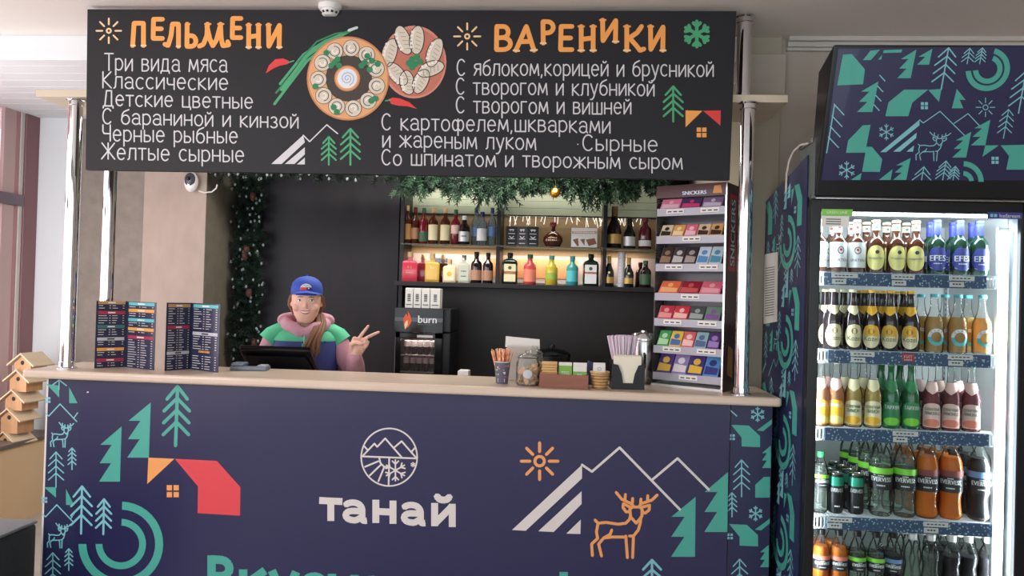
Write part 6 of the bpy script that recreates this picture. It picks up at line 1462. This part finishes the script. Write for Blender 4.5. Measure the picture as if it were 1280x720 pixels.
# ------------------------------------------------------------------ the rest of the room
# birdhouses piled on the window sill
Mbh = mat('birdhouse_wood', (190, 146, 104), .6, var=.14, vscale=40, stretch=(1, 1, .08)); Mbr = mat('birdhouse_roof', (214, 192, 162), .6, var=.06, vscale=20); Mhole = mat('birdhouse_hole', (50, 40, 36), .8)
BHX = [(38.5, 441), (33, 461), (27.5, 485.5), (22, 508.5), (17, 537)]
zs = .503; Yh = 1.28; prev = None
tops = [atY(px, py, Yh).z for px, py in BHX]; xs = [atY(px, py + 18, Yh).x for px, py in BHX]
names = ['topmost', 'second from the top', 'third from the top', 'fourth from the top', 'lowest']
for i in range(4, -1, -1):
    zb = zs if i == 4 else tops[i + 1] - .012
    H = tops[i] - zb; t = thing('birdhouse', 'small wooden birdhouse, ' + names[i] + ' of the pile on the window sill', 'birdhouse', (xs[i], Yh, zb), radians(-8), 'birdhouses on the window sill')
    w = .062; e = H - .062
    b = MB(); vs = [(-w, -w, 0), (w, -w, 0), (w, w, 0), (-w, w, 0), (-w, -w, e), (w, -w, e), (w, w, e), (-w, w, e), (0, -w, e + .052), (0, w, e + .052)]
    if i < 4: vs = [(x, y, max(z, .0)) for x, y, z in vs]
    b.add(vs, [(3, 2, 1, 0), (0, 1, 5, 8, 4), (2, 3, 7, 9, 6), (1, 2, 6, 5), (3, 0, 4, 7), (4, 8, 9, 7), (8, 5, 6, 9)], Mbh); b.build('house_body', t)
    b = MB()
    for s_ in (-1, 1):
        b.add([(0, -w - .02, e + .056), (s_ * (w + .035), -w - .02, e - .018), (s_ * (w + .035), w + .02, e - .018), (0, w + .02, e + .056), (0, -w - .02, e + .066), (s_ * (w + .04), -w - .02, e - .010), (s_ * (w + .04), w + .02, e - .010), (0, w + .02, e + .066)],
              [(0, 1, 2, 3), (7, 6, 5, 4), (0, 4, 5, 1), (1, 5, 6, 2), (2, 6, 7, 3), (3, 7, 4, 0)], Mbr)
    b.build('roof', t)
    b = MB(); mp = lambda u, v, l: Vector((u, -w - .0008 * l, v)); b.disc(0, e + .004, .014, mp, Mhole, 1, 16); b.build('entrance_hole', t)
# upholstered bench at lower left
q = atZ(47, 650, .42); 
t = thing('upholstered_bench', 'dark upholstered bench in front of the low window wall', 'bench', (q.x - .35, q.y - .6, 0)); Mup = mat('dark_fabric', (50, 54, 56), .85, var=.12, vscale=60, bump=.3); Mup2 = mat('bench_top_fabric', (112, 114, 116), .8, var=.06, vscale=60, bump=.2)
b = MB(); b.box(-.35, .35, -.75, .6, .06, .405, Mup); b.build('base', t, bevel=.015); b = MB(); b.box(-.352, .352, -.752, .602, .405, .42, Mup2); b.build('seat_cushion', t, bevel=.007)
for sx in (-.3, .3):
    for sy in (-.7, .55): b = MB(); b.lathe([(.02, 0), (.025, .06)], M_black, 12, sx, sy); b.build('foot', t)
# smoke detector, camera
p = atZ(413, 7, ZC); t = thing('smoke_detector', 'round white smoke detector on the ceiling above the menu board', 'smoke detector', (p.x, p.y, ZC))
b = MB(); b.lathe([(.052, 0), (.052, -.014), (.046, -.022)], M_whitep, 32); b.build('mounting_base', t); b = MB(); b.lathe([(.042, -.022), (.04, -.034), (.03, -.046), (.024, -.048)], M_whitep, 32)
for k in range(12): a = 2 * pi * k / 12; b.obox((.038 * cos(a), .038 * sin(a), -.036), (.003 * cos(a), .003 * sin(a), 0), (-.005 * sin(a), .005 * cos(a), 0), (0, 0, .004), M_dark)
b.build('sensor_head', t)
p = atY(237.5, 227, 1.55); t = thing('security_camera', 'white security camera with dark oval face on the brown pillar', 'camera', (p.x, 1.6, p.z))
b = MB(); b.ball((0, -.035, 0), .05, M_whitep, 20, .95, .6, 1.35); b.build('housing', t); b = MB(); b.ball((0, -.05, .012), .04, mat('camera_face', (62, 62, 70), .3), 20, .95, .55, 1.2); b.build('dark_face', t); b = MB(); b.ball((0, -.07, .018), .014, M_blackg, 14); b.build('lens', t); b = MB(); b.ball((0, -.073, -.026), .004, M_led, 8); b.build('status_light', t)
b = MB(); b.tube([(.04, -.006, -.055), (.08, -.006, -.066), (.13, -.006, -.06), (.16, -.006, -.035), (.165, -.004, -.01)], .005, M_whitep, 8); b.build('cable', t); b = MB(); b.lathe([(.03, -.02), (.03, .03)], M_whitep, 16, 0, -.012); b.build('wall_mount', t)
# ------------------------------------------------------------------ the person behind the bar
PX_, PY_ = -1.428, 0.78
ps = thing('person', 'smiling person in blue cap and green-blue vest holding up two fingers', 'person', (PX_, PY_, 0), radians(17))
skin = mat('skin', (228, 180, 160), .5, sub=.08); hood_m = mat('pink_hoodie_cloth', (204, 152, 168), .9, var=.05, vscale=40, bump=.15); vg = mat('vest_green', (88, 200, 152), .7, bump=.2, vscale=20); vb = mat('vest_blue', (62, 74, 140), .7, bump=.2, vscale=20)
capm_ = mat('cap_blue', (48, 78, 176), .75); hair_m = mat('brown_hair', (124, 84, 60), .6, var=.3, vscale=60, stretch=(6, 6, .6)); tro = mat('dark_trousers', (44, 46, 58), .85); sho = mat('dark_shoe', (34, 34, 38), .6)
# body: head, neck, trunk, arms, hands and legs in one skin
HC = Vector((0, -.03, 1.437))
b = MB()
def head_ring(z, rx, ryf, ryb, cy, n=24):
    return [(HC.x + rx * cos(2 * pi * i / n), HC.y + cy + (ryf if sin(2 * pi * i / n) < 0 else ryb) * sin(2 * pi * i / n), z) for i in range(n)]
prof = [(1.322, .016, .018, .02, -.058), (1.327, .030, .028, .05, -.05), (1.342, .043, .040, .07, -.042), (1.362, .054, .052, .085, -.033), (1.385, .061, .062, .095, -.024), (1.41, .066, .068, .10, -.018), (1.44, .069, .072, .102, -.014), (1.47, .070, .075, .102, -.012), (1.50, .067, .074, .098, -.010), (1.53, .056, .064, .084, -.006), (1.552, .036, .042, .058, -.002), (1.562, .014, .016, .024, 0)]
vs = []; fs = []; n = 24
for z_, rx_, *o_ in prof: vs += head_ring(z_, rx_ * 1.12, *o_)
for j in range(len(prof) - 1):
    for i in range(n): fs.append((j * n + i, j * n + (i + 1) % n, (j + 1) * n + (i + 1) % n, (j + 1) * n + i))
fs += [tuple(range(n - 1, -1, -1)), tuple(range((len(prof) - 1) * n, len(prof) * n))]
b.add(vs, fs, skin)
fy = HC.y - .014
b.ball((0, fy - .075, 1.411), .0085, skin, 12, 1.15, 1.1, .9)                   # nose tip
b.tube([(0, fy - .064, 1.448), (0, fy - .073, 1.426), (0, fy - .076, 1.414)], [.005, .006, .007], skin, 10)
for s_ in (-1, 1):
    b.ball((s_ * .009, fy - .073, 1.407), .0062, skin, 10)
    b.ball((s_ * .043, fy - .047, 1.404), .025, skin, 12, 1, .8, .9)             # smiling cheeks
    b.ball((s_ * .028, fy - .058, 1.462), .012, skin, 10, 1.4, .6, .45)           # brow
    b.ball((s_ * .080, HC.y + .012, 1.432), .02, skin, 12, .32, .7, 1.35)        # ear
b.ball((0, fy - .052, 1.334), .017, skin, 12, 1.1, .9, .8)                       # chin
b.tube([(-.02, fy - .066, 1.3905), (-.008, fy - .0715, 1.391), (0, fy - .0722, 1.390), (.008, fy - .0715, 1.391), (.02, fy - .066, 1.3905)], [.003, .0045, .004, .0045, .003], skin, 8)
b.tube([(-.018, fy - .062, 1.374), (0, fy - .067, 1.370), (.018, fy - .062, 1.374)], [.003, .0055, .003], skin, 8)
limb(b, [(0, .0, 1.24), (0, -.012, 1.345)], [.052, .05], skin)
def torso(b, m, g=1.0, z0=.80, z1=1.29):
    pr = [(.80, .165, .115), (.88, .16, .112), (.97, .15, .105), (1.06, .165, .112), (1.14, .168, .116), (1.21, .168, .11), (1.25, .142, .09), (1.276, .085, .065)]
    pr = [q for q in pr if z0 - .01 <= q[0] <= z1 + .01]
    n = 28; vs = []; fs = []
    for z, rx, ry in pr: vs += [(rx * g * cos(2 * pi * i / n), ry * g * sin(2 * pi * i / n), z) for i in range(n)]
    for j in range(len(pr) - 1):
        for i in range(n): fs.append((j * n + i, j * n + (i + 1) % n, (j + 1) * n + (i + 1) % n, (j + 1) * n + i))
    fs += [tuple(range(n - 1, -1, -1)), tuple(range((len(pr) - 1) * n, len(pr) * n))]
    b.add(vs, fs, m)
torso(b, skin, .9)
# arms: her raised arm is on the viewer's right (+x), the other reaches for the screen
SR, ER, WR = Vector((.165, .0, 1.235)), Vector((.268, -.055, 1.045)), Vector((.262, -.20, 1.160))
SL, EL, WL = Vector((-.165, .0, 1.235)), Vector((-.240, -.01, 1.03)), Vector((-.22, -.10, .86))
limb(b, [SR, SR.lerp(ER, .5), ER], [.046, .042, .036], skin); limb(b, [ER, ER.lerp(WR, .4), WR], [.036, .036, .026], skin)
limb(b, [SL, SL.lerp(EL, .5), EL], [.046, .042, .036], skin); limb(b, [EL, EL.lerp(WL, .4), WL], [.036, .036, .026], skin)
for s_ in (-1, 1): limb(b, [(s_ * .088, .01, .84), (s_ * .095, .0, .47), (s_ * .1, .012, .09)], [.088, .06, .04], skin); limb(b, [(s_ * .1, .012, .06), (s_ * .11, -.1, .035)], [.038, .03], skin)
# raised hand: palm to the viewer, index and middle finger in a V, thumb over the folded ring and little finger
up_ = Vector((.30, -.10, .95)).normalized(); rt_ = Vector((.97, .1, -.09)); rt_ = (rt_ - up_ * rt_.dot(up_)).normalized(); fwd_ = up_.cross(rt_); fwd_ = fwd_ if fwd_.y < 0 else -fwd_
def hp(u, v, w): return WR + rt_ * (u * 1.08) + up_ * (v * 1.02) + fwd_ * w
limb(b, [WR, hp(0, .025, .0)], [.026, .026], skin)
pl = []
for u, r in ((-.026, .0155), (-.009, .0165), (.009, .0165), (.026, .0155)): limb(b, [hp(u * .7, .014, .002), hp(u, .05, .002), hp(u * 1.08, .084, .0)], [r, r * 1.05, r * .85], skin, 12)
# viewer-left is the thumb side of her left hand with palm out
limb(b, [hp(.012, .088, 0), hp(.034, .116, .002), hp(.056, .138, .0), hp(.074, .154, -.002)], [.0105, .0098, .0092, .0078], skin, 12)   # middle
limb(b, [hp(-.008, .088, 0), hp(-.001, .122, .004), hp(.008, .150, .006), hp(.014, .170, .006)], [.0105, .0098, .009, .0078], skin, 12)  # index
for u, k in ((.024, 1.0), (.040, .86)):                                                                                           # ring, little: folded
    limb(b, [hp(u * .85, .080, .004), hp(u * .9, .098 * k + .006, .022), hp(u * .82, .078 * k + .006, .038), hp(u * .74, .058, .030)], [.0105, .0100, .0095, .0085], skin, 12)
limb(b, [hp(-.024, .028, .006), hp(-.036, .054, .016), hp(-.018, .074, .034), hp(.006, .076, .044)], [.014, .0125, .0115, .0095], skin, 12)   # thumb across
# resting hand near the keys
d = Vector((.1, -.35, -.93)).normalized(); s2 = Vector((.25, -.95, .3)).normalized(); dn = Vector((.6, .3, 0))
for i, u in enumerate((-.026, -.009, .009, .026)):
    q = WL + s2 * u; limb(b, [WL + s2 * u * .6, q + d * .045, q + d * .085], [.016, .015, .012], skin, 12)
    L = (.055, .066, .070, .06)[i]; limb(b, [q + d * .085, q + d * (.085 + L * .5) + dn * .006, q + d * (.085 + L) + dn * .022], [.0105, .0095, .008], skin, 12)
limb(b, [WL + s2 * .022 + d * .02, WL + s2 * .05 + d * .05 + dn * .008, WL + s2 * .05 + d * .085 + dn * .018], [.013, .0115, .009], skin, 12)
body = remesh('body', b, .0042, 3, [skin], ps)
# face
def FC(name, fn, lab=None):
    b = MB(); fn(b); o = b.build(name, ps)
    if lab: o['label'] = lab
    return o
ew = mat('eye_white', (236, 232, 228), .2); ei = mat('eye_iris', (88, 104, 110), .2); ebr = mat('eyebrow', (122, 88, 68), .8); lip = mat('lip', (196, 104, 102), .4); teeth = mat('teeth', (240, 236, 228), .3); lash = mat('eyelash', (60, 42, 38), .7)
for s_ in (-1, 1):
    FC('eye', lambda b: (b.ball((s_ * .031, fy - .0585, 1.4435), .0112, ew, 16, 1.2, 1, .72), b.ball((s_ * .031 + .0005, fy - .0672, 1.4435), .0052, ei, 12, 1, .5, 1), b.ball((s_ * .031 + .0005, fy - .0692, 1.4435), .0027, lash, 10, 1, .4, 1)))
    FC('eyelid', lambda b: b.tube([(s_ * .031 + u, fy - .0665 + abs(u) * .25, 1.4485 - 18 * u * u) for u in (-.012, -.007, 0, .007, .012)], [.0014, .002, .0023, .002, .0014], lash, 6))
    FC('eyebrow', lambda b: b.tube([(s_ * (.014 + k * .0075), fy - .0735 + k * k * .0009, 1.4605 + .003 * sin(k * .9)) for k in range(5)], [.0018, .0026, .0026, .002, .001], ebr, 6))
FC('teeth', lambda b: b.tube([(u, fy - .0708 + u * u * 10, 1.3805 + u * u * 8) for u in (-.026, -.018, -.009, 0, .009, .018, .026)], [.0015, .004, .0055, .006, .0055, .004, .0015], teeth, 8))
FC('lips', lambda b: (b.tube([(u, fy - .0735 + u * u * 11, 1.3875 + u * u * 6 - (.0008 if abs(u) < .003 else 0)) for u in (-.032, -.021, -.01, 0, .01, .021, .032)], [.001, .0022, .003, .0026, .003, .0022, .001], lip, 8),
                       b.tube([(u, fy - .0725 + u * u * 11, 1.3722 + u * u * 18) for u in (-.032, -.021, -.01, 0, .01, .021, .032)], [.001, .0024, .0034, .0038, .0034, .0024, .001], lip, 8)))
# hoodie: trunk, sleeves, hood around the neck
b = MB(); torso(b, hood_m, 1.03, .8, 1.27)
limb(b, [SR, SR.lerp(ER, .5), ER], [.056, .057, .055], hood_m); limb(b, [ER, ER.lerp(WR, .5), WR - (WR - ER).normalized() * .012], [.058, .054, .04], hood_m)
limb(b, [SL, SL.lerp(EL, .5), EL], [.056, .057, .055], hood_m); limb(b, [EL, EL.lerp(WL, .5), WL - (WL - EL).normalized() * .012], [.056, .052, .038], hood_m)
b.tube([(.102 * sin(2 * pi * k / 24), -.004 - .098 * cos(2 * pi * k / 24), 1.292 + .05 * (1 - cos(2 * pi * k / 24)) / 2 - (.03 if k in (0, 24) else .018 if k in (1, 23) else 0)) for k in range(25)], [.030 if k in (0, 24) else .034 for k in range(25)], hood_m, 12)
b.tube([(.122 * sin(2 * pi * k / 24), .01 - .09 * cos(2 * pi * k / 24), 1.318 + .03 * (1 - cos(2 * pi * k / 24)) / 2) for k in range(5, 20)], .032, hood_m, 12)
remesh('hoodie', b, .006, 3, [hood_m], ps)
for q, a_ in ((WR, ER), (WL, EL)):
    dd = (q - a_).normalized(); b = MB(); b.tube([q - dd * .035, q - dd * .005], [.041, .037], hood_m, 16); b.build('cuff', ps)
# vest: green yoke over blue
def vest(name, z0, z1, m, extra=False):
    b = MB(); pr = [(.82, .185, .135), (.95, .18, .135), (1.07, .178, .14), (1.14, .184, .144), (1.19, .187, .14), (1.24, .182, .128), (1.272, .155, .108), (1.296, .10, .085)]
    zz = sorted(set([z0, z1] + [q[0] for q in pr if z0 < q[0] < z1])); f = lambda z, k: next((p0[k] + (p1[k] - p0[k]) * (z - p0[0]) / (p1[0] - p0[0]) for p0, p1 in zip(pr[:-1], pr[1:]) if p0[0] <= z <= p1[0]), pr[-1][k])
    n = 36; vs = []
    for z in zz: vs += [(f(z, 1) * cos(2 * pi * i / n), f(z, 2) * sin(2 * pi * i / n) * (1 + .02 * sin(i * 5)), z) for i in range(n)]
    fs = [(j * n + i, j * n + (i + 1) % n, (j + 1) * n + (i + 1) % n, (j + 1) * n + i) for j in range(len(zz) - 1) for i in range(n)]
    fs += [tuple(range(n - 1, -1, -1)), tuple(range((len(zz) - 1) * n, len(zz) * n))]
    b.add(vs, fs, m, True)
    if extra:
        for s_ in (-1, 1): b.tube([(s_ * .09, 0, 1.272), (s_ * .13, 0, 1.262), (s_ * .165, -.002, 1.242), (s_ * .19, -.006, 1.212)], [.05, .058, .062, .064], m, 20)
    return b.build(name, ps, sharp=60)
vest('vest_yoke', 1.226, 1.296, vg, True)['label'] = 'green upper half of the vest'
vest('vest_body', .83, 1.226, vb)['label'] = 'blue lower half of the vest'
FC('zip', lambda b: b.tube([(.0, -.102, 1.292), (.0, -.136, 1.245), (.0, -.147, 1.18), (.0, -.145, 1.1), (.0, -.141, .95), (0, -.139, .84)], .0032, mat('zip_white', (200, 206, 206), .5), 6))
FC('zip_facing', lambda b: b.add([(-.012, -.1475, 1.216), (.012, -.1475, 1.216), (.012, -.147, 1.0), (-.012, -.147, 1.0)], [(3, 2, 1, 0)], vg))
FC('chest_logo', lambda b: b.disc(.105, 1.222, .008, lambda u, v, l: Vector((u, -.126, v)), vb, 1, 12))
# hair: swept back under the cap, gathered over her left shoulder
b = MB()
for s_ in (-1, 1):
    b.tube([(s_ * .077, HC.y - .024, 1.475), (s_ * .082, HC.y + .0, 1.45), (s_ * .082, HC.y + .035, 1.42), (s_ * .06, HC.y + .07, 1.38)], [.008, .014, .02, .022], hair_m, 10)
b.ball((0, HC.y + .035, 1.44), .078, hair_m, 18, .95, .95, 1.15); b.tube([(-.04, HC.y + .09, 1.38), (.03, HC.y + .085, 1.35), (.07, HC.y + .05, 1.33)], .03, hair_m, 10)
rr = random.Random(2)
for k in range(26):
    o = Vector((rr.uniform(-.024, .024), rr.uniform(-.016, .016), 0))
    b.tube([Vector((.072, HC.y + .03, 1.365)) + o * .5, Vector((.082, -.06, 1.325)) + o * .8, Vector((.070, -.125, 1.285)) + o, Vector((.050, -.155, 1.235)) + o * 1.2, Vector((.036 + o.x * .8, -.166, 1.185 + rr.uniform(-.012, .02))) + o * 1.0, Vector((.034 + o.x * 1.3, -.168, 1.155 + rr.uniform(-.012, .03)))], [.011, .012, .0115, .0105, .008, .002], hair_m, 7)
b.build('hair', ps, sharp=60)
# cap
cz = 1.478
b = MB(); prc = [(.0845, -.008), (.0865, .01), (.085, .035), (.078, .060), (.06, .080), (.038, .092), (.016, .097), (.002, .098)]
b.lathe([(r, z) for r, z in prc], capm_, 28, 0, HC.y + .012, cz, .98, 1.2)
b.ball((0, HC.y + .012, cz + .098), .006, capm_, 8); cp = b.build('cap', ps)
b = MB(); vs = []; n = 18
for i in range(n + 1):
    a = pi * (1.08 + .84 * i / n); s_ = sin(pi * i / n)
    for k, (r0, dz) in enumerate(((1.0, 0), (1.0 + .32 * s_ ** .7, .004 - .002 * s_), (1.0 + .78 * s_ ** .7, .002 - .010 * s_))):
        x = .083 * cos(a) * (1 + (r0 - 1) * .25); y = .095 * sin(a) * r0
        vs.append((x, HC.y + .012 + y, cz - .002 + dz + .012 * s_ - abs(x) * .10 + .006))
m_ = len(vs); vs2 = vs + [(x, y, z - .003) for x, y, z in vs]; fs = []
for i in range(n):
    for k in range(2):
        q = (3 * i + k, 3 * i + k + 1, 3 * i + k + 4, 3 * i + k + 3); fs.append(q); fs.append(tuple(m_ + j for j in reversed(q)))
    fs.append((3 * i + 2, m_ + 3 * i + 2, m_ + 3 * i + 5, 3 * i + 5))
b.add(vs2, fs, capm_, True); b.build('brim', cp)
b = MB(); mpc = lambda u, v, l: Vector((u, HC.y + .012 - sqrt(max(0, 1 - (u / .083) ** 2)) * (.1025 - max(0, v) * .42) - .0045 - .0006 * l, cz + .018 + v + .012))
for k in range(16):
    x0 = -.032 + .004 * k; x1 = x0 + .004; y_ = lambda x: .0335 * sqrt(max(0, 1 - (x / .032) ** 2)) - .008
    for m2_, f0, f1, l_ in ((lw_, -.008, 1, 1), (M_pred if x1 <= .004 else M_dark, -.008, .006, 2)):
        b.poly([(x0, f0), (x1, f0), (x1, min(f1, y_(x1))), (x0, min(f1, y_(x0)))], mpc, m2_, l_)
b.stroke([(-.02, .010), (-.009, .018), (0, .011), (.01, .017), (.02, .010)], .003, mpc, mat('logo_blue', (120, 160, 200), .6), 3); b.disc(.014, .0, .004, mpc, lw_, 3, 8)
b.build('embroidered_logo', cp)
# trousers and shoes
b = MB()
limb(b, [(0, .008, .86), (0, .008, .82)], [.125, .12], tro)
for s_ in (-1, 1): limb(b, [(s_ * .088, .01, .84), (s_ * .095, .0, .47), (s_ * .1, .012, .1)], [.102, .076, .058], tro)
remesh('trousers', b, .008, 3, [tro], ps)
for s_ in (-1, 1):
    b = MB(); b.tube([(s_ * .1, .06, .045), (s_ * .1, .02, .05), (s_ * .105, -.05, .042), (s_ * .11, -.13, .032), (s_ * .112, -.16, .03)], [.04, .048, .047, .042, .02], sho, 14, flat=.95); b.box(s_ * .106 - .045, s_ * .106 + .045, -.165, .09, 0, .014, sho); b.build('shoe', ps, bevel=.004)
